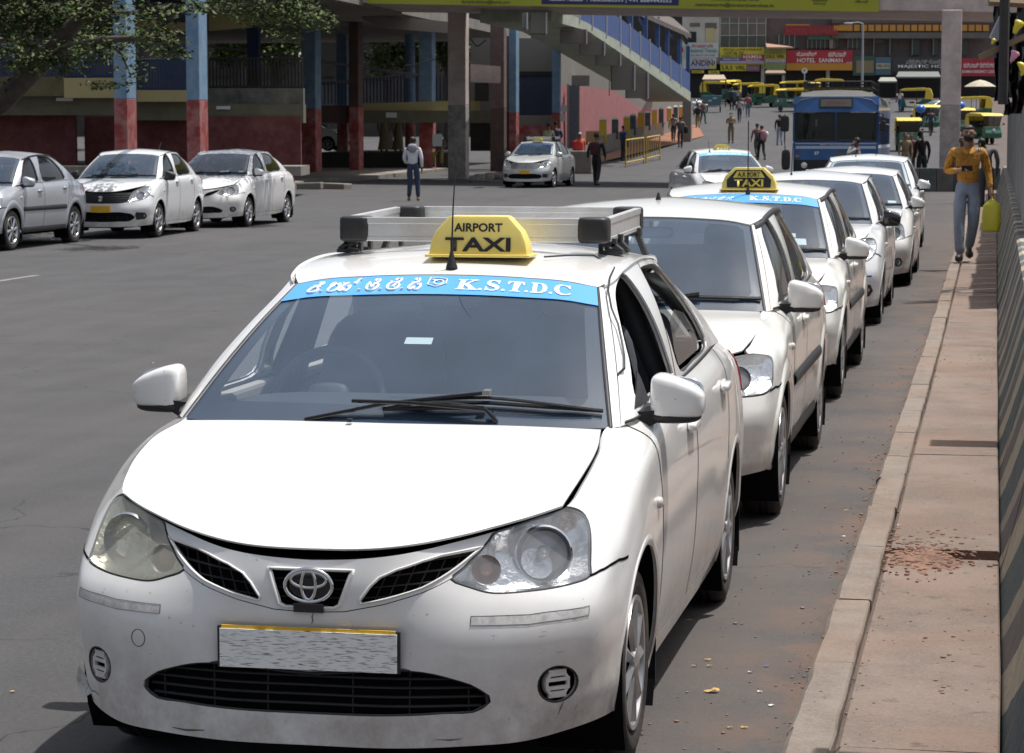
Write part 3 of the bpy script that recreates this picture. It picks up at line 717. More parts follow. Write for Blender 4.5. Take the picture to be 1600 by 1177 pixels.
    tail = [(tq+g, 0), (tE, 0), (tE, vE), (tq+g, vE)]
    rock = [(fdl[-1][0], 0), (k0[0][0] if k0 else rdl[-1][0], 0), (k0[0][0] if k0 else rdl[-1][0], vb-g), (fdl[-1][0]+.0, vb-g)]
    # window frames on the upper surface
    wf = smooth_closed(S_['wf'], 4) if len(S_['wf']) > 4 else np.array(S_['wf']); wr = smooth_closed(S_['wr'], 4)
    wfd = ui(wf); wrd = ui(wr); ub = S_['bp']    # B-pillar split line y
    tA = U.T[3]+.012; tC = S_['tc'](U) if callable(S_.get('tc')) else U.T[10]-.03; uE = U.V[-1]
    ud = U.inv([(ub, 1.1)], [1, 2], (U.T[4], U.T[9]))[0][0]
    extra = [inset(ui(smooth_closed(q, 4)), 0) for q in S_.get('w3', [])]
    fdoorU = [(tA+.05, .0), (ud-g/2, 0), (ud-g/2, uE-.012), (tA+.02+.06, uE-.012)]
    apill = None
    for s in (1, -1):
        fn = panel(W, fen, res=.03 if hero else res, flange=fl); 
        f_ = (fn if s > 0 else fn.mirrored()).build('fender', P, root)
        # front door: lower skin + window frame; for U the door frame runs from the A-pillar to the B-pillar
        tD = wfd[:, 0].min()-.045; 
        fu = [(tD, 0), (ud-g/2, 0), (ud-g/2, uE-.010), (max(tD, U.T[4]), uE-.010), (tD-.0, uE-.010)]
        fr = [(ud+g/2, 0), (wrd[:, 0].max()+.03, 0), (wrd[:, 0].max()+.04, uE-.010), (ud+g/2, uE-.010)]
        d = panel(W, fdoor, res=.035 if hero else res, flange=fl); panel(U, fu, [wfd], res=.03 if hero else res, flange=.02, pm=d)
        fd = (d if s > 0 else d.mirrored()).build('front_door', P, root)
        d = panel(W, rdoor, res=.035 if hero else res, flange=fl); panel(U, fr, [wrd], res=.03 if hero else res, flange=.02, pm=d)
        rd = (d if s > 0 else d.mirrored()).build('rear_door', P, root)
        for dd_, wd_, q in ((fd, wfd, 0), (rd, wrd, 1)):
            gs = ribbon(U, np.concatenate([wd_, wd_[:1]]), .022 if hero else .024, .003, base=-.010); gs = gs if s > 0 else gs.mirrored(); gs.build('window_seal', BLKP, dd_)
            if o.get('open', {}).get((s, q)): continue
            gl = panel(U, wd_, res=.06, off=-.018, flange=0); gl = gl if s > 0 else gl.mirrored()
            gl.build('window_glass', o.get('sideglass', SDG), dd_)
        d = panel(W, quar, res=.035 if hero else res, flange=fl); panel(W, rock, res=res, flange=fl, pm=d)
        # C pillar and A pillar with cant rail
        c0 = wrd[:, 0].max()+.03+g; cp = [(c0, 0), (U.T[11], 0), (U.T[11], uE), (c0+.01, uE)]
        panel(U, cp, extra, res=res, flange=.01, pm=d)
        for q in extra:
            gl = panel(U, q, res=.06, off=-.015, flange=0); (gl if s > 0 else gl.mirrored()).build('quarter_glass', SDG, root)
        ap = [(tA-.005, 0), (tD-g, 0), (tD-g, uE-.012+.0), (tD-g, uE-.006), (tA-.005, uE)]
        panel(U, ap, res=.03, flange=.012, pm=d)
        (d if s > 0 else d.mirrored()).build('body_side', P, root)
        for ln in (fdl, ddl, rdl): sm_ = ribbon(W, ln, .009, .0, base=.0012, n=2); (sm_ if s > 0 else sm_.mirrored()).build('door_shut_line', GAP, root)
        if len(seam): sm_ = ribbon(W, seam, .008, .0, base=.0012, n=2); (sm_ if s > 0 else sm_.mirrored()).build('bumper_shut_line', GAP, root)
        sm_ = ribbon(U, [(ud, v) for v in np.linspace(.01, uE-.012, 16)], .008, .0, base=.0012, n=2); (sm_ if s > 0 else sm_.mirrored()).build('door_shut_line', GAP, root)
        # cant rail strip / roof moulding
        rm = ribbon(U, [(t, uE-.004-max(0, o.get('railw', .02)/2-.01)) for t in np.linspace(tA+.03, U.T[10], 50)], o.get('railw', .02), .010, base=.002); rm = rm if s > 0 else rm.mirrored(); rm.build('roof_moulding', o.get('rail', P), root)
        # belt strip
        bs_ = ribbon(U, [(t, .006) for t in np.linspace(wfd[:, 0].min()-.03, wrd[:, 0].max()+.02, 50)], .016, .004, base=.002); (bs_ if s > 0 else bs_.mirrored()).build('belt_moulding', o.get('belt', BLKP), root)
        # arch lips
        for cy, (a0, a1), tr in ((0, (.22*math.pi*-1, 1.16*math.pi), (W.T[4], W.T[9])), (wb, (-.16*math.pi, 1.16*math.pi), (W.T[8], W.T[14]))):
            lp = ribbon(W, si(arc(cy, ra+(.006 if not o.get('flare') else .028), a0, a1, 40), tr), .03 if not o.get('flare') else .075, .006 if not o.get('flare') else .013, base=-.002)
            (lp.mirrored() if s < 0 else lp).build('arch_lip', P, root)
        # arch liner
        for cy in (0, wb):
            mb = MB(); vs = []
            for a in np.linspace(-.2*math.pi, 1.2*math.pi, 19):
                for xx in (M['tx']-.24, M['tx']+.012): vs.append((s*xx, cy+(ra+.004)*math.cos(a), r+.012+(ra+.004)*math.sin(a)))
            mb.add(vs, [(2*i, 2*i+1, 2*i+3, 2*i+2) for i in range(18)])
            c = [(s*(M['tx']-.24), cy+(ra+.004)*math.cos(a), r+.012+(ra+.004)*math.sin(a)) for a in np.linspace(-.2*math.pi, 1.2*math.pi, 19)]
            mb.add(c, [tuple(range(19))]); mb.build('wheel_arch_liner', GAP, root)
        if o.get('flap', True):
            for yy in (.365, wb+.37): mb = MB(); mb.box((s*(M['tx']-.08), yy, .235), (.18, .012, .19)); mb.build('mud_flap', BLKP, root)
        for cy in (0, wb): make_wheel(root, s*(M['tx']-.0925), cy, r, s, hero=hero, spokes=M.get('spokes', 9), capm=o.get('capm'))
        if o.get('mould'):     # door rubbing strip
            z = o['mould']
            md = ribbon(W, si([(y, z) for y in np.linspace(.42, wb-.42, 20)]), .055, .014, base=.001); (md if s > 0 else md.mirrored()).build('rubbing_strip', BLKP, root)
            md = ribbon(W, si([(y, zb+.02) for y in np.linspace(.42, wb-.42, 20)]), .09, .014, base=.001); (md if s > 0 else md.mirrored()).build('sill_cladding', BLKP, root)
        # handles
        for hy, hz in S_['handles']:
            q = si([(hy, hz)]); c = W.ev(q[:, 0], q[:, 1])[0]; mb = MB()
            mb.sell((s*(c[0]+.018), c[1], c[2]), (.016, .085, .017), (.6, .5), 8); mb.sell((s*(c[0]+.006), c[1]+.01, c[2]-.002), (.008, .075, .028), (.8, .8), 8); mb.build('door_handle', o.get('handle', P), fd if hy < ub else rd, smooth=True)
        q = si([(yd[0][0]-.035, S_.get('rep', .74))]); c = W.ev(q[:, 0], q[:, 1])[0]; mb = MB(); mb.sell((s*(c[0]+.004), c[1], c[2]), (.012, .028, .018), (.9, .9), 8); mb.build('side_repeater', mat('repeater', (.55, .5, .48), rough=.2, coat=.5), f_, smooth=True)
        # tail lamp
        tl = S_['tl']; q = W.inv(tl, [1, 2], (W.T[11], W.T[15])); tp = panel(W, q, res=.05, off=.006, flange=.01); (tp if s > 0 else tp.mirrored()).build('tail_light', REDL, root)
        # mirror
        mirror(root, s, M['mir'], o.get('mirm', P), hero)
        sp = panel(U, ui(S_.get('sail', [(.40,1.0),(.62,1.005),(.60,1.10)])), res=.06, off=.003, flange=.006); (sp if s > 0 else sp.mirrored()).build('mirror_sail', BLKP, root)
    panel(W, tail, res=res, flange=fl).both().build('rear_bumper', P, root)
    # hood, roof, deck
    TH, VH = H.T[-1], H.V[-1]
    def hc(P_): return P_
    hd = panel(H, [(0, 0), (TH, 0), (TH, VH), (0, VH)], res=.03 if hero else .06, off=.0, flange=.007).both(); hd.build('hood', P, root)
    panel(RO, [(0, 0), (RO.T[-1], 0), (RO.T[-1], RO.V[-1]), (0, RO.V[-1])], res=.05, flange=.01).both().build('roof', P, root)
    if not o.get('hatch'): panel(DK, [(0, 0.003), (DK.T[-1], 0.003), (DK.T[-1], DK.V[-1]), (0, DK.V[-1])], res=.08, flange=.01).both().build('boot_lid', P, root)
    # windscreen
    tW = U.T[3]-.002; e = .003
    ws = panel(U, [(0, e), (tW, e), (tW+.004, uE-e), (0, uE-e)], res=.06, off=.0, flange=0).both(); wso = ws.build('windscreen', WSG, root)
    # ceramic border
    fw_ = .05 if hero else .045; A = [(0, e), (tW, e), (tW+.004, uE-e), (0, uE-e)]; B_ = [(tW-fw_, .085), (tW-fw_*.8, uE-.03)]
    brd = [(0, e), (tW, e), (tW+.004, uE-e), (0, uE-e), (0, uE-.03)] + [(tW-fw_*.9-.03, uE-.03), (tW-fw_*.9, uE-.06), (tW-fw_*1.1, .13), (tW-fw_*1.1-.015, .10), (tW-fw_*1.1-.05, .085), (0, .07)]
    panel(U, brd, res=.05, off=-.003, flange=0).both().build('windscreen_border', BLKG, wso)
    for s in (1, -1): wm = ribbon(U, [(tW+.006, v) for v in np.linspace(0, uE-.005, 20)], .016, .004, base=.002); (wm if s > 0 else wm.mirrored()).build('windscreen_moulding', BLKP, root)
    ribbon(U, [(t, uE-.003) for t in np.linspace(0, tW, 20)], .010, .002, base=.002).both().build('windscreen_moulding', BLKP, root)
    tR = U.T[11]+.03
    if not o.get('noback'): panel(U, [(tR, .02), (U.T[-1], .02), (U.T[-1], uE-.02), (tR, uE-.02)], res=.08, flange=0, off=-.004).both().build('rear_window', o.get('backglass', SDG), root)
    # cowl
    mb = MB(); cp = [M['hood']['c1'][-1], M['hood']['c1'][1], M['hood']['c1'][0]]
    vs = []
    for (x, y, z) in [tuple(c) for c in crv(M['hood']['c1'], 9, True)]: vs += [(x, y-.03, z-.035), (x, y+.05, z-.035+.02)]
    mb.add(vs, [(2*i, 2*i+1, 2*i+3, 2*i+2) for i in range(8)]); mb.add([(-a, b, c) for a, b, c in vs], [(2*i, 2*i+2, 2*i+3, 2*i+1) for i in range(8)]); mb.build('cowl_panel', BLKP, root)
    # dark inner shell behind the gaps
    cols = []
    mb = MB(); tt = np.linspace(0, tE, 60); rows_ = []
    vv = np.linspace(0, vE, 7); G = W.ev(np.repeat(tt, 7), np.tile(vv, 60)).reshape(60, 7, 3); NN = W.nrm(np.repeat(tt, 7), np.tile(vv, 60)).reshape(60, 7, 3)
    G = G - NN*.10*np.array([1., 1, .6])
    for s in (1, -1):
        V = [(s*p[0], p[1], p[2]-.02) for a in G for p in a]; fs = []
        for i in range(59):
            for k in range(6):
                c = (G[i, k]+G[i+1, k+1])/2
                if any((c[1]-cy)**2+(c[2]-r-.012)**2 < (ra+.06)**2 for cy in (0, wb)): continue
                fs.append((i*7+k, i*7+k+1, (i+1)*7+k+1, (i+1)*7+k))
        mb.add(V, fs)
    # bulkhead + floor + shelf
    bw = M['wall'][8][3][0]-.10; mb.box((0, wb/2+.1, .22), (2*bw-.3, wb+1.2, .04)); mb.box((0, .28, .60), (2*bw-.05, .03, .66)); mb.box((0, M['up'][9][0][1]+.25, .62), (2*bw-.05, .03, .62))
    mb.build('inner_body', GAP, root)
    # cabin
    cz = M['up'][6][0][2]; mb = MB(); ydash = M['up'][3][0][1]
    mb.sell((0, ydash+.30, cz-.10), (M['up'][5][0][0]-.06, .30, .11), (.5, .25), 12); mb.build('dashboard', DASH, root, smooth=True)
    rt_ = M['roof0'][2][2]
    st = o.get('seat', SEATM)
    for s in (1, -1):
        x = .35*s; y0 = ydash+1.05; mb = MB()
        mb.sell((x, y0-.10, cz-.42), (.25, .27, .09), (.5, .4), 10)
        back = Matrix.Rotation(R(-16), 3, 'X'); mb.sell((x, y0+.20, cz-.12), (.245, .075, .34), (.45, .5), 12, rot=back, fn=lambda p: Vector((p.x*(1-.16*max(0, p.z)/.34), p.y, p.z)))
        mb.build('seat', st, root, smooth=True)
        mb = MB(); mb.sell((x, y0+.315, cz+.275), (.135, .05, .085), (.5, .5), 10, rot=back); mb.tube([(x-.05, y0+.29, cz+.15), (x-.05, y0+.31, cz+.28)], .006, 6); mb.tube([(x+.05, y0+.29, cz+.15), (x+.05, y0+.31, cz+.28)], .006, 6); mb.build('headrest', o.get('headrest', st), root, smooth=True)
    mb = MB(); y0 = M['up'][7][0][1]+.42; mb.sell((0, y0, cz-.40), (.6, .26, .10), (.4, .3), 8); mb.sell((0, y0+.30, cz-.10), (.62, .08, .32), (.35, .3), 10, rot=Matrix.Rotation(R(-20), 3, 'X')); mb.build('rear_seat', st, root, smooth=True)
    # steering wheel on the car's right (-x)
    mb = MB(); Q = Matrix.Translation((-.36, ydash+.56, cz-.03)) @ Matrix.Rotation(R(-62+90+0), 4, 'X').inverted(); ring = [Q @ Vector((.185*math.cos(a), 0, .185*math.sin(a))) for a in np.linspace(0, 2*math.pi, 33)]
    mb.tube(ring, .014, 8, cap=False); mb.sell(Q @ Vector((0, 0, 0)), (.075, .03, .06), (.6, .6), 8, rot=Q.to_3x3())
    for a in (0, math.pi, -math.pi/2): mb.tube([Q @ Vector((0, 0, 0)), Q @ Vector((.18*math.cos(a), 0, .18*math.sin(a)))], .014, 6)
    mb.build('steering_wheel', DASH, root, smooth=True)
    for s in (1, -1):
        mb = MB(); x0 = M['up'][6][0][0]-.045
        mb.box((s*x0, ydash+.95, cz-.17), (.05, 1.2, .33)); mb.box((s*x0, ydash+1.95, cz-.17), (.05, .8, .33)); mb.build('door_trim', TRIM, root, bevel=.015)
        mb = MB(); bx = M['up'][7][0][0]; ty = M['up'][6][1]
        mb.tube([(s*(bx-.06), ub+.05, cz-.3), (s*(bx-.075), ub+.04, cz+.02), (s*(ty[0]-.045), ub+.05, ty[2]-.04)], .04, 8); mb.build('pillar_trim', DASH, root, smooth=True)
        mb = MB(); mb.tube([(s*(ty[0]-.07), ub+.0, ty[2]-.09), (s*(bx-.13), ub-.06, cz-.1), (s*(bx-.16), ub-.1, cz-.4)], .022, 4, sx=.15); mb.build('seat_belt', GAP, root)
    mb = MB(); tz = M['up'][0][1]; c = (0, tz[1]+.10, tz[2]-.085); mb.sell(c, (.12, .02, .032), (.4, .4), 8); mb.tube([(0, c[1], c[2]), (0, c[1]-.03, c[2]+.07)], .012, 6); mb.build('rear_view_mirror', BLKG, root, smooth=True)
    # roof lining so the cabin is dark from above
    panel(RO, [(0, .04), (RO.T[-1]-.03, .04), (RO.T[-1]-.03, RO.V[-1]-.05), (0, RO.V[-1]-.05)], res=.12, off=-.03, flange=0).both().build('roof_lining', mat('roof_lining', (.30, .29, .27), rough=.9), root)
    return dict(W=W, U=U, H=H, RO=RO, fi=fi, si=si, root=root)
def inset_open(line, g):
    L = np.array(line, float); L = L.copy(); L[:, 1] += g; return L
def carve(poly, hole):
    """remove a region touching the centreline (t=0) from an outline that has an edge on t=0.
    hole: open polyline starting and ending at t=0 (either order)."""
    P = [np.array(p, float) for p in poly]; h = [np.array(p, float) for p in hole]; h[0][0] = 0; h[-1][0] = 0
    n = len(P)
    v0, v1 = sorted((h[0][1], h[-1][1]))
    for i in range(n):
        a, b = P[i], P[(i+1) % n]
        if abs(a[0]) < 2e-3 and abs(b[0]) < 2e-3 and min(a[1], b[1]) <= v0+1e-4 and max(a[1], b[1]) >= v1-1e-4:
            hh = h if abs(h[0][1]-a[1]) < abs(h[-1][1]-a[1]) else h[::-1]
            return [tuple(q) for q in P[:i+1]+hh+P[i+1:]]
    raise ValueError('carve failed')
def mirror(root, s, m, mt, hero=False):
    "m = (x_inner, x_outer, y, z, height)"
    x0, x1, y, z, h = m; w = (x1-x0)/2; cx = (x0+x1)/2
    def fn(p):
        k = (p.x/w+1)/2                      # 0 inner, 1 outer
        t = 1-(.62 if p.z > 0 else .12)*max(0, k)**1.9
        q = Vector((p.x, p.y*(1-.25*k), p.z*t))
        if q.y > 0: q.y *= .35
        q.z -= .014*k if p.z > 0 else 0
        return q
    def fm(p):
        p = fn(p); return Vector((p.x*s, p.y, p.z))
    mb = MB(); mb.sell((s*cx, y, z), (w, .085, h/2), (.42, .42), 14 if hero else 8, fn=fm); sh = mb.build('wing_mirror', mt, root, smooth=True)
    mb = MB(); mb.sell((s*(cx-.01), y-.004, z-h*.40), (w*.98, .078, h*.16), (.7, .5), 10 if hero else 6, fn=fm)
    mb.add([(s*(x0-.075), y-.10, z-.13), (s*(x0-.065), y+.07, z-.10), (s*(x0+.07), y+.03, z-h*.38), (s*(x0+.07), y-.05, z-h*.38), (s*(x0-.06), y-.10, z-.045), (s*(x0-.05), y+.07, z-.03), (s*(x0+.10), y+.03, z-h*.25), (s*(x0+.10), y-.05, z-h*.25)],
           [(0, 1, 2, 3), (4, 7, 6, 5), (0, 4, 5, 1), (1, 5, 6, 2), (2, 6, 7, 3), (3, 7, 4, 0)])
    mb.build('mirror_foot', BLKP, sh, smooth=.8)
    mb = MB(); mb.sell((s*cx, y+.028, z+.002), (w*.9, .004, h*.40), (.5, .5), 8, fn=lambda p: Vector((p.x*s, p.y, p.z*(1-.35*max(0, (p.x/w+1)/2)**2)))); mb.build('mirror_glass', CHROME, sh, smooth=True)
ETIOS['front'] = dict(
 hl=[(.641,.807),(.676,.799),(.70,.78),(.714,.749),(.722,.71),(.727,.662),(.73,.632),(.699,.62),(.64,.611),(.581,.607),(.52,.605),(.479,.608),(.433,.622),(.382,.644),(.41,.672),(.442,.707),(.464,.735),(.481,.76),(.532,.775),(.583,.791)],
 hli=(0, 6, 11, 13, 17), V=[(.382,.644),(.30,.607),(.205,.578),(.10,.556),(0,.551)],
 seam=[(.73,.632),(.753,.641),(.775,.650),(.790,.655),(.805,.652)], arc0=1.15, arc1=.70,
 band=[(.481,.76),(.425,.747),(.366,.734),(.269,.715),(.15,.70),(0,.692)],
 grilles=[[(.450,.722),(.35,.706),(.303,.693),(.237,.672),(.193,.652),(.168,.628),(.139,.588),(.145,.580),(.212,.595),(.308,.624),(.37,.658),(.422,.698)][::-1]],
 cgrilles=[[(0,.668),(.118,.668),(.086,.574),(.07,.566),(0,.566)]],
 lowg=[(0,.387),(.38,.387),(.465,.353),(.498,.320),(.474,.296),(.367,.284),(.212,.277),(0,.275)], nslat=5,
 fog=(.661,.350,.048), rec=(.268,.394,.512,.013),
 bowls=[(.612,.70,.076,1),(.468,.668,.038,AMBER)])
ETIOS['side'] = dict(fd=[(.30,.972),(.33,.90),(.36,.78),(.37,.6),(.37,.27)], dd=[(1.27,1.0),(1.27,.9),(1.27,.7),(1.25,.45),(1.24,.27)],
 rd=[(2.36,1.03),(2.34,.95),(2.28,.84),(2.22,.62)],
 wf=[(.47,1.02),(.62,1.135),(.80,1.24),(.98,1.325),(1.10,1.365),(1.19,1.372),(1.20,1.25),(1.19,1.12),(1.17,1.02),(.80,1.01)],
 wr=[(1.37,1.03),(1.34,1.19),(1.35,1.32),(1.42,1.378),(1.65,1.385),(1.89,1.372),(2.08,1.32),(2.22,1.22),(2.29,1.12),(2.26,1.045),(1.8,1.03)],
 bp=1.275, handles=[(1.10,.875),(2.12,.905)], tl=[(3.0,.80),(3.0,.96),(3.36,.95),(3.36,.78)], rep=.73)
ETIOS['mir'] = (.765, .935, .50, 1.035, .155)
def strip_on(U, t0, t1, v0, v1, off=.004, res=.05): return panel(U, [(t0, v0), (t1, v0), (t1, v1), (t0, v1)], res=res, off=off, flange=0)
def banner(C, root, txts, vlo=None, name='sunstrip', m=None):
    "sun strip across the top of the windscreen with its words; txts=(body, x_centre, width, height, bold)"
    U = C['U']; uE = U.V[-1]; tW = U.T[3]; vlo = vlo or uE-.118
    b = strip_on(U, 0, tW+.002, vlo, uE-.006).both().build(name, m or BLUEB, root)
    def fn_(xc, vc, skew=0):
        def f(co):
            x = co[:, 0]+xc; v = vc+co[:, 1]; P_ = U.ev(np.abs(x), v); N_ = U.nrm(np.abs(x), v)
            sg = np.where(x < 0, -1., 1.)[:, None]*np.array([1., 0, 0])+np.array([0, 1., 1.]); P_ = (P_+N_*.0065)*sg; return P_
        return f
    for (body, xc, w_, h_, bold) in txts:
        text_obj('lettering', body, 1, WHT, b, None, None, None, bold=bold, ext=0, fit=(w_, h_), fn=fn_(xc, (vlo+uE-.006)/2))
    return b, fn_
XC, Y0 = -1.81, 7.135
hero = empty('taxi_sedan', (XC, Y0, 0), 0, 'nearest white taxi with aluminium roof carrier and yellow AIRPORT TAXI lamp', 'car', 'white taxis queuing along the kerb')
CH = build_car(ETIOS, hero, WHITE, hero=True, res=.04, opts=dict(headrest=SEATB, hazed=-1, open={(1, 0): 1, (1, 1): 1, (-1, 0): 1, (-1, 1): 1}, sideglass=SDG, bodymould=False))
b, fn_ = banner(CH, hero, [('𝐊.𝐒.𝐓.𝐃.𝐂', .280, .450, .062, .008)])
KANN = dict(
 ka=([[(.05, .52), (.95, .56)], [(.5, .54), (.2, .42), (.08, .22), (.3, .05), (.7, .05), (.92, .24), (.75, .45), (.5, .54)], [(.15, .72), (.45, .66), (.8, .72), (.92, .9), (.65, 1.0), (.5, .86)]], 1.),
 e=([[(.05, .5), (.12, .78), (.34, .8), (.36, .55), (.14, .36), (.14, .1), (.5, .0), (.88, .12), (.98, .45), (.82, .74), (.6, .62)]], 1.),
 s=([[(.0, .78), (.3, .68), (.62, .76)], [(.4, .7), (.16, .42), (.04, .14), (.26, .0), (.5, .24), (.52, .08), (.78, .0), (.98, .26), (.86, .52), (.62, .44)]], 1.),
 vir=([[(.0, .78), (.25, .66), (.4, .85), (.55, 1.02), (.9, 1.05)]], .55),
 t=([[(.12, .72), (.02, .34), (.26, .03), (.72, .03), (.98, .3), (.86, .58), (.6, .5), (.46, .28), (.32, .5), (.12, .6)], [(.5, .62), (.82, .72), (.8, .98), (.52, .98), (.5, .82)]], 1.),
 d=([[(.3, .66), (.05, .5), (.04, .2), (.35, .0), (.75, .03), (.98, .3), (.84, .56), (.56, .46), (.5, .26)], [(.05, .8), (.4, .68), (.86, .76), (.9, .98), (.55, 1.02), (.42, .86)]], 1.),
 si=([[(.4, .62), (.16, .42), (.04, .14), (.26, .0), (.5, .24), (.52, .08), (.78, .0), (.98, .26), (.86, .52), (.62, .44)], [(.1, .66), (.4, .62), (.62, .72), (.6, .98), (.36, .98), (.34, .84)]], 1.),
 dot=([[(.35, .06), (.45, .02)]], .55))
def kannada(par, f, x0, v0, w_, h_, m, r_=.0040):
    seq = ['ka', 'dot', 'e', 's', 'vir', 'dot', 't', 'dot', 'd', 'dot', 'si']; tot = sum(KANN[q][1] for q in seq)+.14*len(seq); x = x0; u_ = w_/tot
    mb = MB()
    for q in seq:
        st_, aw = KANN[q]
        for line in st_:
            c = crv([(a*aw*u_+x, b_*h_+v0, 0) for a, b_ in line], max(4, 5*len(line))); P3 = f(c); mb.tube([Vector(p) for p in P3], r_*(1.5 if q == 'dot' else 1), 5)
        x += (aw+.14)*u_
    return mb.build('lettering', m, par)
kannada(b, fn_(0, CH['U'].V[-1]-.062), -.520, -.034, .45, .066, WHT, .0045)
def emblem():
    W = CH['W']; mb = MB(); c = Vector((0, -.752, .627))
    def el(cx, cz, rx, rz, r_, tilt=.0):
        mb.tube([c+Vector((cx+rx*math.cos(a), -.004-tilt*(cz+rz*math.sin(a)), cz+rz*math.sin(a))) for a in np.linspace(0, 2*math.pi, 37)], r_, 8, cap=False)
    el(0, 0, .066, .045, .0058); el(0, .002, .020, .041, .0052); el(0, .016, .050, .022, .0048)
    e = mb.build('emblem', CHROME, hero, smooth=True); mb = MB(); mb.sell(c+Vector((0, .004, 0)), (.064, .006, .043), (1, 1), 10); mb.build('emblem_plate', BLKG, e, smooth=True)
    mb = MB(); mb.box((0, -.752, .566), (.085, .02, .026)); mb.build('grille_tape', BLKG, hero, bevel=.003)
emblem()
mb = MB(); mb.box((0, -.768, .450), (.498, .008, .106)); pl = mb.build('number_plate', PLATE, hero)
mb = MB(); mb.box((0, -.762, .452), (.515, .008, .116)); pb = mb.build('plate_backing', BLKP, hero, bevel=.002)
mb = MB(); mb.box((0, -.764, .507), (.49, .006, .010)); mb.build('plate_edge', YELD, hero)
# hood slot seal
ribbon(CH['W'], CH['fi'](ETIOS['front']['band']+[]), .03, .004, base=-.02).both().build('hood_seal', GAP, hero)
# peeled stickers, tow cover, washer jets
fi = CH['fi']; W = CH['W']
STK = mat('sticker_residue', (.62, .61, .59), rough=.6, dust=(.2, .19, .18), dusts=30, dustamt=.7)
LINE = mat('scuff_line', (.10, .09, .08), rough=.8)
for s in (1, -1):
    q = fi([(.440, .549), (.440, .525), (.59, .523), (.737, .534), (.737, .558), (.59, .548)]); p = panel(W, q, res=.04, off=.0012, flange=0); e = ribbon(W, np.concatenate([q, q[:1]]), .0022, .0004, base=.0014)
    if s < 0: p = p.mirrored(); e = e.mirrored()
    a = p.build('sticker_patch', STK, hero); e.build('sticker_edge', LINE, a)
q = fi([(-0+.508+.022*math.cos(a), .452+.024*math.sin(a)) for a in np.linspace(0, 2*math.pi, 33)]); ribbon(W, q, .003, .0004, base=.0005).mirrored().build('tow_cover_seam', LINE, hero)
for pts in ([(.012, .551), (.008, .54), (.011, .53), (.006, .520)], [(.66, .262), (.668, .285), (.675, .30)], [(.70, .268), (.705, .283)], [(.35, .215), (.39, .213), (.42, .216)], [(.66, .44), (.675, .442)], [(.62, .50), (.635, .502)]):
    ribbon(W, fi(pts), [.001, .004, .001], .0004, base=.0012).build('scratch', LINE, hero)
for pts in ([(.78, .27), (.73, .262), (.71, .255), (.69, .262), (.67, .256)], [(.745, .262), (.73, .235), (.70, .228)], [(.30, .213), (.36, .208), (.40, .211)]):
    ribbon(W, fi(pts), [.002, .006, .002], .0006, base=.0012).mirrored().build('scratch', LINE, hero)
mb = MB(); mb.add([(-.80, -.40, .30), (-.825, -.36, .25), (-.79, -.40, .20), (-.75, -.44, .225), (-.74, -.445, .245), (-.79, -.385, .24)], [(0, 1, 5), (1, 2, 3, 5), (5, 3, 4), (0, 5, 4)]); mb.build('broken_bumper_corner', STK, hero)
RO = CH['RO']
def roofz(x, y):
    q = RO.inv([(abs(x), y)], [0, 1]); return RO.ev(q[:, 0], q[:, 1])[0][2]
# roof lamp
def roof_sign(parent, y, z, wb_, wt_, h_, d_, m, txt, tm, x=0., dims=None, tilt=0, chamf=.45):
    mb = MB(); hw, tw = wb_/2, wt_/2; prof = [(-hw, 0), (hw, 0), (hw*.955, h_*.35), (hw*.86, h_*.62), (tw, h_), (-tw, h_), (-hw*.86, h_*.62), (-hw*.955, h_*.35)]
    n = len(prof); vs = [(x+a, y-d_/2*(1-.35*b/h_), z+b) for a, b in prof]+[(x+a, y+d_/2*(1-.35*b/h_), z+b) for a, b in prof]
    mb.add(vs, [tuple(range(n)), tuple(range(2*n-1, n-1, -1))]+[(i, n+i, n+(i+1) % n, (i+1) % n) for i in range(n)])
    sg = mb.build('roof_lamp', m, parent, bevel=.012 if h_ > .1 else .006, smooth=.5)
    mb = MB(); mb.box((x, y, z+.003), (wb_*1.05, d_*1.25, .010)); mb.build('lamp_base', m, sg, bevel=.004)
    for body, zz, w_, hh, tmm in txt:
        sl = .35*d_/2/h_
        text_obj('lettering', body, 1, tmm, sg, (x, y-d_/2*(1-.35*(zz)/h_)-.0035, z+zz), (1, 0, 0), (0, sl, 1), bold=.03, ext=.0, fit=(w_, hh))
    return sg
roof_sign(hero, 1.20, 1.432, .350, .205, .140, .12, YEL, [('AIRPORT', .100, .170, .030, BLK), ('TAXI', .042, .230, .048, BLK)], BLK, x=.072)
# aerial
mb = MB(); zb_ = roofz(.0, 1.07); mb.lathe([(.021, 0), (.019, .008), (.012, .03), (.007, .05), (.0045, .06), (.0045, .10)], 16, Matrix.Translation((.0, 1.055, zb_-.002))); ae = mb.build('aerial', BLKP, hero, smooth=True)
mb = MB(); mb.tube([(.0, 1.055, zb_+.05), (.004, 1.06, zb_+.2), (.012, 1.075, zb_+.375)], [.0035, .0026, .0018], 6); mb.build('aerial_mast', BLKP, ae)
